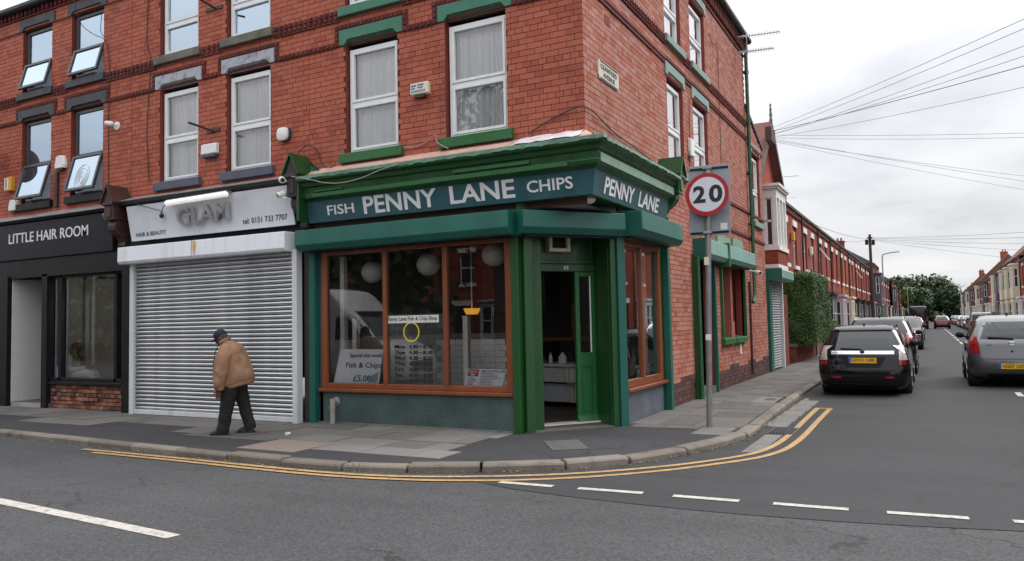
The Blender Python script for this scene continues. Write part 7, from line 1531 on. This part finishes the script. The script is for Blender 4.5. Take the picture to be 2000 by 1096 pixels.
yw = MB(S); yw.box(16.35, 17.85, -.3, -.05, 0, 2.4); tag(yw.build('yard_wall', 'far_side'), 'short brick yard wall between the shutter and the gabled house', 'wall')
# garden walls and hedge
gwl = thing('garden_wall', 'low brick garden wall with sandstone coping under the privet hedge', 'wall', (-.1, 24, 0)); m = MB(); m.box(-.95, -.05, 19.4, 19.65, 0, .55); m.box(-.3, -.05, 19.65, 46, 0, .55); m.build('wall', 'far_side', gwl); m = MB(); m.box(-.95, .0, 19.35, 19.7, .55, .68); m.box(-.35, .0, 19.7, 46, .55, .68); m.build('coping', 'stone_bare', gwl); m = MB(); m.box(-.4, .02, 24.9, 25.3, 0, .95); m.ell((-.19, 25.1, 1.02), .15, .15, .13, 10, 7); m.build('gate_pier', 'stone_bare', gwl)
he = thing('privet_hedge', 'tall clipped green privet hedge over the low garden wall', 'hedge', (0, 21.8, .5)); x0, x1, y0, y1, z0, z1 = -.95, .66, 19.35, 24.6, .62, 3.2
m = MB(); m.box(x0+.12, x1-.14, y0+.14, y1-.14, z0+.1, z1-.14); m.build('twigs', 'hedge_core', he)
m = MB(); hr_ = random.Random(3)
def leaf(c, nrm, r):
    v = (Vector(nrm)+Vector((hr_.gauss(0, .55), hr_.gauss(0, .55), hr_.gauss(0, .55)))).normalized(); a = v.orthogonal().normalized(); t = hr_.uniform(0, 6.3); b = v.cross(a); d = a*math.cos(t)+b*math.sin(t); e = v.cross(d)
    c = Vector(c); m.quad(tuple(c-d*r), tuple(c+e*r*.5), tuple(c+d*r), tuple(c-e*r*.5))
def bulge(a, b): return .07*math.sin(a*2.3+1)*math.sin(b*2.9)+.05*math.sin(a*5.1+b*4.3)
for k in range(34000):
    f = hr_.random()
    if f < .42: x, z = hr_.uniform(x0, x1), hr_.uniform(z0, z1); p = (x, y0+bulge(x, z)+hr_.uniform(-.02, .16), z); nn = (0, -1, .25)
    elif f < .8: y_, z = hr_.uniform(y0, y1), hr_.uniform(z0, z1); p = (x1+bulge(y_, z)-hr_.uniform(-.02, .16), y_, z); nn = (1, 0, .25)
    else: x, y_ = hr_.uniform(x0, x1), hr_.uniform(y0, y1); p = (x, y_, z1+bulge(x, y_)*1.2-hr_.uniform(-.03, .12)); nn = (0, 0, 1)
    ex_ = max(0, (abs(p[0]-(x0+x1)/2)-(x1-x0)/2+.15)); 
    if p[2] > z1-.12 and (p[0] > x1-.1 or p[1] < y0+.1) and hr_.random() < .5: continue
    leaf(p, nn, hr_.uniform(.022, .042))
m.build('foliage', 'hedge', he, kind='stuff', fix=False)
# ---------------------------------------------------------------- trees
def tree(label, loc, h, r, mat, n=2600, seed=1, lr=.45, group='trees closing the street', trunk=True, clump=16, low=.36):
    t = thing('tree', label, 'tree', loc, group); g = random.Random(seed); x, y, z = loc
    m = MB(); m.tube([(x, y, z-.2), (x+.1, y, z+h*.2), (x-.05, y+.1, z+h*.45), (x, y, z+h*.7)], [h*.028, h*.022, h*.016, h*.006], 8)
    for k in range(7):
        a = g.uniform(0, 6.3); zz = z+h*g.uniform(.3, .55); m.tube([(x, y, zz), (x+math.cos(a)*r*.4, y+math.sin(a)*r*.4, zz+h*.14), (x+math.cos(a)*r*.75, y+math.sin(a)*r*.75, zz+h*.24)], [h*.012, h*.008, h*.003], 6)
    m.build('trunk', 'bark', t, smooth=50); q = MB(); cl = []
    for k in range(clump):
        a = g.uniform(0, 6.3); rr = r*g.uniform(.15, .72); zz = g.uniform(low, .86); cl.append((x+math.cos(a)*rr*(1.15-zz*.6), y+math.sin(a)*rr*(1.15-zz*.6), z+h*zz, r*g.uniform(.28, .46)))
    for k in range(n):
        c = g.choice(cl); v = Vector((g.gauss(0, 1), g.gauss(0, 1), g.gauss(0, 1))).normalized()*c[3]*g.uniform(.55, 1.12); p = Vector(c[:3])+Vector((v.x, v.y, v.z*.8)); nn = (v.normalized()+Vector((g.gauss(0, .6), g.gauss(0, .6), g.gauss(0, .6)+.3))).normalized(); a = nn.orthogonal().normalized(); b = nn.cross(a); tt = g.uniform(0, 6.3); d = a*math.cos(tt)+b*math.sin(tt); e = nn.cross(d); s = lr*g.uniform(.5, 1.25)
        q.quad(tuple(p-d*s), tuple(p+e*s*.6-d*s*.1), tuple(p+d*s), tuple(p-e*s*.6+d*s*.1))
    q.build('crown', mat, t, kind='stuff', fix=False); return t
TL = [(-16, 236, 10.5, 6.5, 'far left'), (-8, 232, 13, 7.5, 'second from left'), (0, 236, 15, 8, 'third from left'), (8, 234, 14.2, 8, 'middle'), (16, 238, 13.2, 8, 'right of middle'), (24, 236, 13, 8, 'second from right'), (33, 240, 13, 8, 'far right'), (42, 244, 13, 8, 'rightmost'), (-25, 240, 9, 7, 'leftmost')]
for k, (x, y, h, r, nm) in enumerate(TL): tree(f'dark green tree, {nm} of the row closing the street', (x, y, 0), h*.86, r, 'leaf_dark', 7500, 20+k, .55, clump=30, low=.08)
tree('lighter olive green tree in front of the dark trees at the street end', (-2.0, 190, 0), 9.2, 4.6, 'leaf_mid', 3600, 41, .5, clump=22, low=.12)
tree('mid green tree right of the olive one at the street end', (3.0, 196, 0), 8.2, 4.2, 'leaf_dark', 3200, 42, .5, clump=22, low=.1)
tree('leafy tree across the main road behind the viewer, mirrored in the upper window', (-11.2, -17.5, 0), 13.5, 3.6, 'leaf_dark', 2600, 43, .22, 'street trees across the main road')
for k, (x, y, h, r) in enumerate(((-4, -19, 9, 4.2), (-17, -19.5, 9.5, 4.5), (-24, -18.5, 9, 4.5), (-32, -19, 9.5, 5), (-42, -20, 9, 5.5))): tree(f'{names[k]} lower bushy tree in the row across the main road behind the viewer', (x, y, 0), h, r, 'leaf_dark', 3000, 60+k, .34, 'street trees across the main road', clump=24, low=.1)
for k, (x, y, z1, r, lb) in enumerate(((-.4, 78, 1.9, 1.1, 'rounded green shrub in a front garden up the left row'), (10.9, 96, 1.7, .9, 'rounded green shrub in a front garden on the right'), (10.8, 75, 1.5, .8, 'low green shrub behind the nearest right hand cars'), (-.5, 33, 1.5, .7, 'low green shrub behind the parked cars past the hedge'))):
    t_ = thing('garden_shrub', lb, 'shrub', (x, y, 0), 'front garden shrubs'); m = MB(); m.ell((x, y, z1*.5), r*.7, r*.7, z1*.42, 10, 7); m.build('twigs', 'hedge_core', t_); m = MB()
    for i in range(1300):
        v = Vector((hr_.gauss(0, 1), hr_.gauss(0, 1), abs(hr_.gauss(0, 1))-.3)).normalized(); leaf((x+v.x*r, y+v.y*r, z1*.5+v.z*z1*.55), v, .07)
    m.build('foliage', 'hedge', t_, kind='stuff', fix=False)
# ---------------------------------------------------------------- poles, lamps, wires, aerials
tpole = thing('telegraph_pole', 'dark wooden telegraph pole with terminal boxes on the left pavement', 'telegraph pole', (.4, 57, 0)); m = MB(); m.cyl((.4, 57, 0), (.4, 57, 8.05), .15, .1, 10); m.build('pole', 'wood_pole', tpole, smooth=50); m = MB(); m.box(.05, .28, 56.85, 57.1, 7.25, 7.65); m.box(.52, .75, 56.85, 57.1, 7.2, 7.6); m.box(.2, .6, 56.8, 57.2, 7.75, 7.82); m.build('terminal_box', 'black_paint', tpole)
tp2 = copy_tree(tpole); tp2.name = 'telegraph_pole'; tp2.location = (.2, 128, 0); tp2['label'] = 'farther wooden telegraph pole in front of the dark trees'; tpole['group'] = tp2['group'] = 'telegraph poles'
def street_lamp(x, y, h, sgn, lb):
    t = thing('street_lamp', lb, 'street lamp', (x, y, 0), 'street lamps'); m = MB(); m.tube(smoothpts([(x, y, 0), (x, y, h*.6), (x, y, h-.5), (x+sgn*.15, y, h-.1), (x+sgn*.7, y, h)], 5), .06, 8); m.build('column', 'galv_dull', t, smooth=50); m = MB(); m.hexa([(x+sgn*.6, y-.12, h-.04), (x+sgn*1.5, y-.14, h+.02), (x+sgn*1.5, y+.14, h+.02), (x+sgn*.6, y+.12, h-.04)], [(x+sgn*.6, y-.08, h+.08), (x+sgn*1.5, y-.1, h+.14), (x+sgn*1.5, y+.1, h+.14), (x+sgn*.6, y+.08, h+.08)]); m.build('lantern', 'grey_sign', t, bevel=.02)
street_lamp(.55, 72, 7.6, 1, 'grey street lamp leaning over the road beside the telegraph pole'); street_lamp(9.9, 165, 7.6, -1, 'far street lamp on the right side near the trees'); street_lamp(.5, 175, 7.4, 1, 'far street lamp on the left side near the trees')
def wire(a, b, sag, lb, r=.009, grp='overhead wires'):
    m = MB(); A, B = Vector(a), Vector(b); pts = [A.lerp(B, i/14)-Vector((0, 0, sag*4*(i/14)*(1-i/14))) for i in range(15)]; m.tube(pts, r, 4); tag(m.build('overhead_wire', 'cable'), lb, 'wire', grp)
ENDS = [(8.29, 2.08, 6.49), (8.34, 2.64, 6.49), (8.46, 3.94, 6.49), (8.67, 6.24, 6.49), (8.56, 4.99, 6.49), (8.86, 8.3, 6.49), (9.57, 16.11, 6.49), (9.62, 16.74, 6.49), (10.55, 26.97, 6.49), (10.77, 29.32, 6.49), (11.04, 32.32, 6.49)]
ORD = ['first', 'second', 'third', 'fourth', 'fifth', 'sixth', 'seventh', 'eighth', 'ninth', 'tenth', 'eleventh']
for k, e in enumerate(ENDS): wire((-.55, 18.9+.3*(k % 3), 8.5-.04*k), e, .08+.02*(k % 3), f'{ORD[k]} overhead wire from the top of the fan spreading from the tiled gable', .009 if k == 3 else .0055)
m = MB(); m.box(-.72, -.5, 18.75, 19.6, 8.05, 8.55); tag(m.build('wire_bracket', 'corbel_brown'), 'bracket on the tiled gable where the overhead wires meet', 'bracket', 'wire fixings')
for k, e in enumerate([(9.49, 45.26, 6.5), (9.83, 48.99, 6.5), (10.3, 54.18, 6.5), (10.92, 60.93, 6.5), (12.01, 73.01, 6.5)]): wire((.5, 57, 7.8-.05*k), tuple(Vector((.5, 57, 7.8)).lerp(Vector(e), 1.15)), .12, f'{ORD[k]} thin wire from the telegraph pole across the street', .011)
for k, e in enumerate([(-.8, 30, 6.3), (-.8, 40, 6.3)]): wire((.4, 57, 7.7), e, .2, f'{ORD[k]} thin wire from the telegraph pole to the left terrace', .011)
def aerial(base, h, ln, d, lb, n=9, big=False):
    t = thing('tv_aerial', lb, 'aerial', base, 'television aerials'); m = MB(); b = Vector(base); m.cyl(b, b+Vector((0, 0, h)), .018, n=6); m.build('mast', 'galv_dull', t); m = MB(); dd = Vector(d).normalized(); pp = Vector((-dd.y, dd.x, 0))
    for zz, l2 in ((h-.03, ln), (h-.45, ln*.85)) if big else ((h-.03, ln),):
        a0 = b+Vector((0, 0, zz))-dd*.25; m.cyl(a0, a0+dd*l2, .02 if big else .012, n=5)
        for i in range(n): c = a0+dd*l2*(i+.5)/n; m.cyl(c-pp*.14+Vector((0, 0, -.1)), c+pp*.14+Vector((0, 0, .1)), .011 if big else .006, n=4)
    m.build('boom', 'galv_dull', t); return t
aerial((.29, 10.6, 7.5), 1.62, 1.15, (.88, .47, .12), 'twin boom television aerial above the corner shop gutter', 14, True)
aerial((-4.9, 34.5, 8.6), 1.6, 1.6, (1, .2, 0), 'thin television aerial on the left terrace roofs, nearer one'); aerial((-4.9, 47, 8.6), 1.5, 1.6, (1, .2, 0), 'thin television aerial on the left terrace roofs, farther one'); aerial((-1.2, 23.4, 6.5), 1.0, 1.2, (1, .1, 0), 'small aerial behind the white bay cornice')
for lb, x, y, z, mt in (('amber alarm box on the first terrace house past the white bay', -.97, 25.6, 5.0, 'yellow_box'), ('white alarm box on the second terrace house past the white bay', -.97, 31.6, 4.8, 'ivory')):
    m = MB(); m.box(x, x+.14, y, y+.35, z, z+.4); tag(m.build('alarm_box', mt, bevel=.02), lb, 'alarm box')
# right hand pavement and garden wall, left far pavement edge
m = MB(); m.quad((9.45, -2, 0), (11.7, -2, 0), (11.7, 235, 0), (9.45, 235, 0)); structure(m.build('far_pavement', 'asphalt_path', fix=False)); m = MB(); m.box(9.3, 9.45, -2, 235, -.2, .006); structure(m.build('far_kerb', 'kerb'))
m = MB(); m.box(10.75, 10.95, 2, 230, 0, .8); tag(m.build('garden_wall', 'far_red2'), 'long low brick garden wall along the right hand houses', 'wall')
m = MB(); m.box(-.35, -.1, 47, 200, 0, .75); tag(m.build('garden_wall', 'far_red'), 'low brick garden wall along the far left houses', 'wall')
m = MB(); m.quad((-60, -13.5, 0), (60, -13.5, 0), (60, -27, 0), (-60, -27, 0)); structure(m.build('opposite_pavement', 'asphalt_path', fix=False)); m = MB(); m.box(-60, 60, -13.5, -13.35, -.2, .006); structure(m.build('opposite_kerb', 'kerb'))
# ---------------------------------------------------------------- people
K['skin_brown'] = M('brown skin', lin((86, 56, 42)), .55, var=.1, scale=20); K['skin_fair'] = M('fair skin', lin((150, 112, 94)), .55, var=.08)
K['tan_cloth'] = M('tan cotton jacket', lin((150, 116, 92)), .9, var=.16, scale=7, spec=.2, bump=.9, bscale=7); K['dark_cloth'] = M('black trousers', (.012, .011, .011), .85, var=.2, bump=.4, bscale=10); K['navy_cloth'] = M('navy cap', lin((28, 32, 48)), .8, var=.1); K['shoe'] = M('black shoe', (.010, .010, .011), .45); K['gown'] = M('white gown cloth', lin((232, 236, 242)), .85, var=.06, bump=.5, bscale=8); K['hair_brown'] = M('long brown hair', lin((128, 98, 74)), .6, var=.3, scale=30, streak=3); K['hair_grey'] = M('grey hair', lin((70, 66, 64)), .8)
def ringpts(c, u, v, ru, rv, n=18, sq=1.0, wob=0, seed=0):
    c, u, v = Vector(c), Vector(u), Vector(v); out = []
    for i in range(n):
        t = 2*math.pi*i/n; k = 1+wob*math.sin(t*5+seed)+wob*.7*math.sin(t*9+seed*2.3); out.append(tuple(c+u*ru*k*math.copysign(abs(math.cos(t))**sq, math.cos(t))+v*rv*k*math.copysign(abs(math.sin(t))**sq, math.sin(t))))
    return out
def loft_pts(rows, n=18):
    return rows
def limb(mb, pts, rad, n=12, flat=1.0, wob=.0):
    pts = [Vector(p) for p in pts]; rings = []; up = Vector((0, 1, 0))
    for k, p in enumerate(pts):
        d = (pts[min(k+1, len(pts)-1)]-pts[max(k-1, 0)]).normalized(); a = (up-d*up.dot(d)).normalized(); b = d.cross(a); rings.append(ringpts(p, b, a, rad[k], rad[k]*flat, n, .9, wob, k*1.7))
    mb.loft(rings)
def hand(mb, w, d, s, side, curl=.6):
    """palm, four fingers and a thumb; w wrist, d direction of the hand, side = direction the thumb leaves"""
    w, d, s_ = Vector(w), Vector(d).normalized(), Vector(side).normalized(); nn = d.cross(s_).normalized()
    mb.loft([ringpts(w+d*x*s, s_, nn, a*s, b*s, 10) for x, a, b in ((-.02, .028, .02), (.02, .034, .018), (.06, .042, .016), (.09, .041, .014))])
    for i, ln in enumerate((.07, .08, .075, .058)):
        o = w+d*.088*s+s_*(.03-.02*i)*s; a1 = o+(d*math.cos(curl*.4)+nn*math.sin(curl*.4))*ln*.45*s; a2 = a1+(d*math.cos(curl*1.1)+nn*math.sin(curl*1.1))*ln*.32*s; a3 = a2+(d*math.cos(curl*1.8)+nn*math.sin(curl*1.8))*ln*.25*s
        mb.tube([o-d*.015*s, a1, a2, a3], [.0095*s, .009*s, .008*s, .006*s], 6)
    o = w+d*.03*s+s_*.032*s; mb.tube([o-s_*.01*s, o+(s_*.7+d*.6+nn*.2)*.035*s, o+(s_*.75+d*1.0+nn*.35)*.06*s], [.012*s, .0105*s, .008*s], 6)
def person_T(O, fwd): 
    f = Vector(fwd).normalized(); l = Vector((-f.y, f.x, 0)); O = Vector(O)
    return lambda x, y, z: tuple(O+f*x+l*y+Vector((0, 0, z)))
from mathutils import noise as _nz
def cat(a, b, c, d, t): return .5*(2*b+(c-a)*t+(2*a-5*b+4*c-d)*t*t+(3*b-a-3*c+d)*t**3)
def cloth(mb, rings, sub=4, amp=.012, sc=(9, 9, 5), seed=0., cap=True):
    """loft with interpolated rings and soft folds pushed in and out along the radius"""
    R = [[Vector(p) for p in r] for r in rings]; out = []
    for k in range(len(R)-1):
        for s in range(sub):
            t = s/sub; out.append([cat(R[max(k-1, 0)][i], R[k][i], R[k+1][i], R[min(k+2, len(R)-1)][i], t) for i in range(len(R[0]))])
    out.append(R[-1]); fin = []
    for r in out:
        c = sum(r, Vector())/len(r); row = []
        for p in r:
            n_ = _nz.noise(Vector((p.x*sc[0]+seed, p.y*sc[1], p.z*sc[2])))+.5*_nz.noise(Vector((p.x*sc[0]*2.3, p.y*sc[1]*2.3+seed, p.z*sc[2]*2.1))); row.append(tuple(p+(p-c).normalized()*n_*amp))
        fin.append(row)
    mb.loft(fin, cap)
def limb_rings(pts, rad, n=20, flat=1.0, sq=.9):
    pts = [Vector(p) for p in pts]; rings = []; up = Vector((0, 1, 0))
    for k, p in enumerate(pts):
        d = (pts[min(k+1, len(pts)-1)]-pts[max(k-1, 0)]).normalized(); a = (up-d*up.dot(d)).normalized(); b = d.cross(a); rings.append(ringpts(p, b, a, rad[k], rad[k]*flat, n, sq))
    return rings
# --- stooped man walking left along the pavement: local x forward, y to his left
pm = thing('person', 'stooped man in a tan jacket and navy cap walking past the closed shutter', 'person', (-5.3, -1.62, 0))
T = person_T((-5.3, -1.65, .006), (-.86, -.51, 0))
b = MB(T)
rt = Matrix.Rotation(RAD(28), 3, 'Y')
HC = Vector((.155, 0, 1.475))
def hd(x, y, z): q = rt @ Vector((x, y, z)); return tuple(HC+q)
prof = [(-.125, .045, .05, .02), (-.105, .062, .058, .012), (-.075, .078, .066, .005), (-.04, .088, .072, 0), (0, .095, .076, -.004), (.04, .098, .078, -.006), (.08, .09, .072, -.008), (.11, .065, .052, -.01), (.125, .02, .02, -.01)]
b.loft([[hd(cx+math.cos(2*math.pi*i/16)*rx, math.sin(2*math.pi*i/16)*ry, z) for i in range(16)] for z, rx, ry, cx in prof])
b.loft([[hd(x, y, z) for x, y, z in ((.085, -.012, zz), (.085+k, -.009, zz-.004), (.085+k, .009, zz-.004), (.085, .012, zz))] for zz, k in ((.02, .004), (-.015, .022), (-.032, .024), (-.042, .002))])
for sy in (-1, 1):
    b.ell(hd(-.005, sy*.078, -.012), .022, .01, .032, 8, 6, rt); b.ell(hd(.082, sy*.03, .012), .012, .014, .009, 8, 5, rt)
b.ell(hd(.078, 0, -.066), .014, .026, .009, 8, 5, rt)
b.loft([ringpts(c, (1, 0, -.35), (0, 1, 0), ru, rv, 12) for c, ru, rv in (((.11, 0, 1.40), .052, .054), ((.085, 0, 1.345), .056, .06), ((.05, 0, 1.28), .075, .09), ((.0, 0, 1.1), .1, .15), ((-.03, 0, .85), .1, .15), ((-.02, 0, .72), .09, .14))])
hand(b, (.113, .241, .70), (.12, -.05, -1), 1.0, (1, 0, .1)); hand(b, (.155, -.241, .70), (.15, .05, -1), 1.0, (1, 0, .1))
bo = b.build('body', 'skin_brown', pm, smooth=60)
# jacket: torso and sleeves in one mesh, bunched towards the hem
j = MB(T)
prof_j = [(.735, .235, -.335, .205), (.765, .25, -.345, .222), (.80, .258, -.352, .23), (.88, .262, -.335, .235), (.97, .262, -.30, .236), (1.08, .262, -.258, .234), (1.18, .245, -.222, .228), (1.26, .215, -.195, .215), (1.325, .185, -.15, .185), (1.37, .175, -.085, .13), (1.405, .175, -.01, .088), (1.44, .178, .035, .08)]
jr = []
for k, (z, fx, bx, rv) in enumerate(prof_j):
    tl = .13 if z < 1.2 else .13+.18*min(1, (z-1.2)/.2)
    c = Vector(((fx+bx)/2, 0, z)); u = Vector((1, 0, -.27 if z < .9 else -.25)); jr.append(ringpts(c, u, (0, 1, 0), (fx-bx)/2, rv, 44, .82))
cloth(j, jr, 4, .024, (8, 10, 5), 2.0)
for sy, sx in ((1, 0), (-1, .04)):
    cloth(j, limb_rings([(.03, sy*.10, 1.335), (.03, sy*.165, 1.295), (.035, sy*.215, 1.20), (.05+sx, sy*.245, 1.07), (.065+sx, sy*.252, .95), (.085+sx, sy*.248, .85), (.10+sx, sy*.244, .765), (.108+sx, sy*.242, .715)], [.07, .094, .1, .094, .088, .084, .082, .06], 22, .85), 4, .024, (11, 11, 10), 5+sy)
jk = j.build('jacket', 'tan_cloth', pm, smooth=70)
h = MB(T); cloth(h, [ringpts((-.05, 0, z), (1, 0, -.27), (0, 1, 0), ru, rv, 44, .82) for z, ru, rv in ((.705, .268, .19), (.715, .285, .206), (.755, .292, .214), (.765, .285, .208))], 2, .008, (16, 16, 3), 1.); h.build('hem_band', 'tan_cloth', jk, smooth=60)
for sy, sx in ((1, 0), (-1, .04)):
    h = MB(T); h.loft(limb_rings([(.098+sx, sy*.243, .765), (.105+sx, sy*.242, .735), (.112+sx, sy*.241, .695), (.112+sx, sy*.241, .69)], [.066, .07, .062, .05], 16, .85)); h.build('cuff', 'tan_cloth', jk, smooth=60)
h = MB(T); h.tube([(.17+.02, .02, 1.39), (.235, .03, 1.25), (.268, .03, 1.05), (.262, .03, .85), (.25, .03, .72)], .008, 5); h.build('zip', 'corbel_brown', jk)
h = MB(T); h.loft([ringpts(c, Vector((1, 0, -.5)).normalized(), (0, 1, 0), ru, rv, 18) for c, ru, rv in (((.105, 0, 1.41), .082, .092), ((.112, 0, 1.45), .088, .095), ((.10, 0, 1.46), .092, .098), ((.1, 0, 1.42), .095, .105))]); h.build('collar', 'tan_cloth', jk, smooth=60)
tr = MB(T); 
cloth(tr, limb_rings([(-.01, .08, .80), (.0, .09, .70), (.02, .1, .55), (.045, .1, .40), (.06, .1, .27), (.085, .1, .14), (.095, .1, .085), (.10, .1, .05)], [.14, .132, .112, .098, .092, .09, .094, .096], 24, .9), 4, .013, (10, 10, 9), 1.)
cloth(tr, limb_rings([(-.07, -.08, .80), (-.09, -.09, .70), (-.13, -.1, .56), (-.165, -.1, .42), (-.20, -.1, .29), (-.24, -.1, .16), (-.255, -.1, .10), (-.262, -.1, .06)], [.14, .13, .11, .095, .087, .082, .084, .086], 24, .9), 4, .013, (10, 10, 9), 4.)
tr.loft([ringpts(c, (1, 0, 0), (0, 1, 0), ru, rv, 16) for c, ru, rv in (((-.04, 0, .66), .13, .15), ((-.04, 0, .74), .19, .19), ((-.045, 0, .84), .18, .18))]); tr.build('trousers', 'dark_cloth', pm, smooth=70)
for (x, y, lift, tilt) in ((.125, .1, 0, 0), (-.21, -.1, .0, .08)):
    s = MB(T); s.loft([[(x+px, y+py*k, z+lift+max(0, -px)*tilt) for px, py in ((-.11, -.03), (-.12, 0), (-.11, .03), (-.05, .042), (.05, .046), (.12, .042), (.165, .025), (.175, 0), (.165, -.025), (.12, -.042), (.05, -.046), (-.05, -.042))] for z, k in ((.0, 1.0), (.022, 1.02), (.028, .98))]); s.loft([[(x+px*sc, y+py*k, z+lift) for px, py in ((-.1, -.028), (-.11, 0), (-.1, .028), (-.05, .04), (.05, .043), (.12, .04), (.155, .02), (.16, 0), (.155, -.02), (.12, -.04), (.05, -.043), (-.05, -.04))] for z, k, sc in ((.025, 1, 1), (.05, .92, .95), (.075, .72, .72), (.095, .6, .45))]); s.build('shoe', 'shoe', pm, smooth=50)
cp = MB(T); prof = [(.028, .104, .086), (.05, .106, .088), (.08, .1, .083), (.11, .08, .066), (.13, .045, .04), (.138, .01, .01)]
cp.loft([[hd(-.006+math.cos(2*math.pi*i/18)*rx, math.sin(2*math.pi*i/18)*ry, z) for i in range(18)] for z, rx, ry in prof]); cap = cp.build('cap', 'navy_cloth', pm, smooth=60)
br_ = MB(T); top = []; bot = []
for i in range(11):
    a = RAD(-62+124*i/10); inn = (math.cos(a)*.098-.006, math.sin(a)*.08); out_ = (math.cos(a)*(.098+.075*math.cos(a)**.6)-.006, math.sin(a)*.088)
    top.append((inn, out_))
for i in range(10):
    (a0, b0), (a1, b1) = top[i], top[i+1]
    br_.hexa([hd(*a0, .03), hd(*a1, .03), hd(*b1, .012-.02*abs(b1[1])), hd(*b0, .012-.02*abs(b0[1]))], [hd(*a0, .036), hd(*a1, .036), hd(*b1, .018-.02*abs(b1[1])), hd(*b0, .018-.02*abs(b0[1]))])
br_.build('cap_brim', 'navy_cloth', cap, smooth=50)
hh_ = MB(T); hh_.loft([[hd(-.03+math.cos(t)*rx, math.sin(t)*ry, z) for t in [RAD(75+210*i/12) for i in range(13)]]+[hd(-.03+math.cos(t)*rx*.8, math.sin(t)*ry*.8, z) for t in [RAD(285-210*i/12) for i in range(13)]] for z, rx, ry in ((-.04, .07, .072), (0, .078, .079), (.03, .082, .081))]); hh_.build('hair', 'hair_grey', pm, smooth=60)
# --- woman seated on the window bench, facing right, bent over something in her hands
pw = thing('person', 'long haired person in a white gown seated inside the salon window looking down', 'person', (-12.3, .36, .6))
T = person_T((-12.40, .22, .60), (.80, .60, 0))
b = MB(T); rt = Matrix.Rotation(RAD(42), 3, 'Y'); HC = Vector((.20, 0, .66))
prof2 = [(-.115, .04, .042, .02), (-.09, .058, .052, .012), (-.05, .076, .062, .003), (0, .088, .07, -.004), (.05, .09, .072, -.006), (.09, .075, .06, -.008), (.115, .03, .03, -.01)]
b.loft([[hd(cx+math.cos(2*math.pi*i/14)*rx, math.sin(2*math.pi*i/14)*ry, z) for i in range(14)] for z, rx, ry, cx in prof2]); b.ell(hd(.09, 0, -.02), .018, .012, .022, 8, 6, rt)
for sy in (-1, 1): b.ell(hd(.076, sy*.028, .012), .01, .013, .008, 8, 5, rt)
b.loft([ringpts(c, (1, 0, -.5), (0, 1, 0), ru, rv, 12) for c, ru, rv in (((.15, 0, .58), .045, .047), ((.11, 0, .53), .05, .06), ((.06, 0, .46), .08, .13), ((.02, 0, .25), .09, .14), ((.0, 0, .06), .1, .15))])
hand(b, (.40, .07, .25), (1, -.3, .1), .95, (0, -.4, 1)); hand(b, (.40, -.07, .25), (1, .3, .1), .95, (0, .4, 1))
limb(b, [(.5, .1, .02), (.52, .1, -.2), (.5, .1, -.45)], [.055, .05, .04], 10); limb(b, [(.5, -.1, .02), (.52, -.1, -.2), (.5, -.1, -.45)], [.055, .05, .04], 10)
b.build('body', 'skin_fair', pw, smooth=60)
g_ = MB(T); rows = [((-.02, 0, .0), (1, 0, 0), .2, .21), ((-.02, 0, .1), (1, 0, 0), .19, .2), ((-.03, 0, .25), (1, 0, -.05), .165, .2), ((.0, 0, .38), (1, 0, -.2), .14, .195), ((.05, 0, .47), (1, 0, -.4), .11, .165), ((.10, 0, .53), (1, 0, -.5), .075, .09), ((.125, 0, .555), (1, 0, -.5), .06, .065)]
g_.loft([ringpts(c, Vector(u).normalized(), (0, 1, 0), ru, rv, 20, .95, .02, k) for k, (c, u, ru, rv) in enumerate(rows)])
for sy in (1, -1):
    limb(g_, [(.05, sy*.12, .46), (.05, sy*.19, .40), (.08, sy*.22, .28), (.16, sy*.2, .2), (.3, sy*.13, .22), (.38, sy*.085, .245)], [.06, .085, .085, .08, .06, .045], 12, .9, .03)
    limb(g_, [(.0, sy*.1, .08), (.2, sy*.11, .1), (.42, sy*.1, .11), (.52, sy*.1, .09), (.55, sy*.1, .0), (.56, sy*.1, -.12)], [.12, .115, .105, .1, .09, .08], 12, 1.0, .03)
g_.build('gown', 'gown', pw, smooth=70)
hm = MB(T); hm.loft([[hd(-.012+math.cos(t)*rx, math.sin(t)*ry, z) for t in [2*math.pi*i/18 for i in range(18)]] for z, rx, ry in ((.03, .108, .088), (.06, .106, .086), (.1, .085, .07), (.13, .04, .035))])
for sy in (-1, 1): limb(hm, [hd(-.02, sy*.055, .06), hd(.0, sy*.078, -.03), hd(.03, sy*.08, -.12), (.24, sy*.085, .46), (.25, sy*.085, .38)], [.05, .045, .04, .035, .012], 10, 1.0, .05)
limb(hm, [hd(-.06, 0, .08), hd(-.095, 0, .0), (.08, 0, .56), (.03, 0, .47)], [.06, .07, .06, .02], 10, 1.3, .05); hm.build('hair', 'hair_brown', pw, smooth=60)
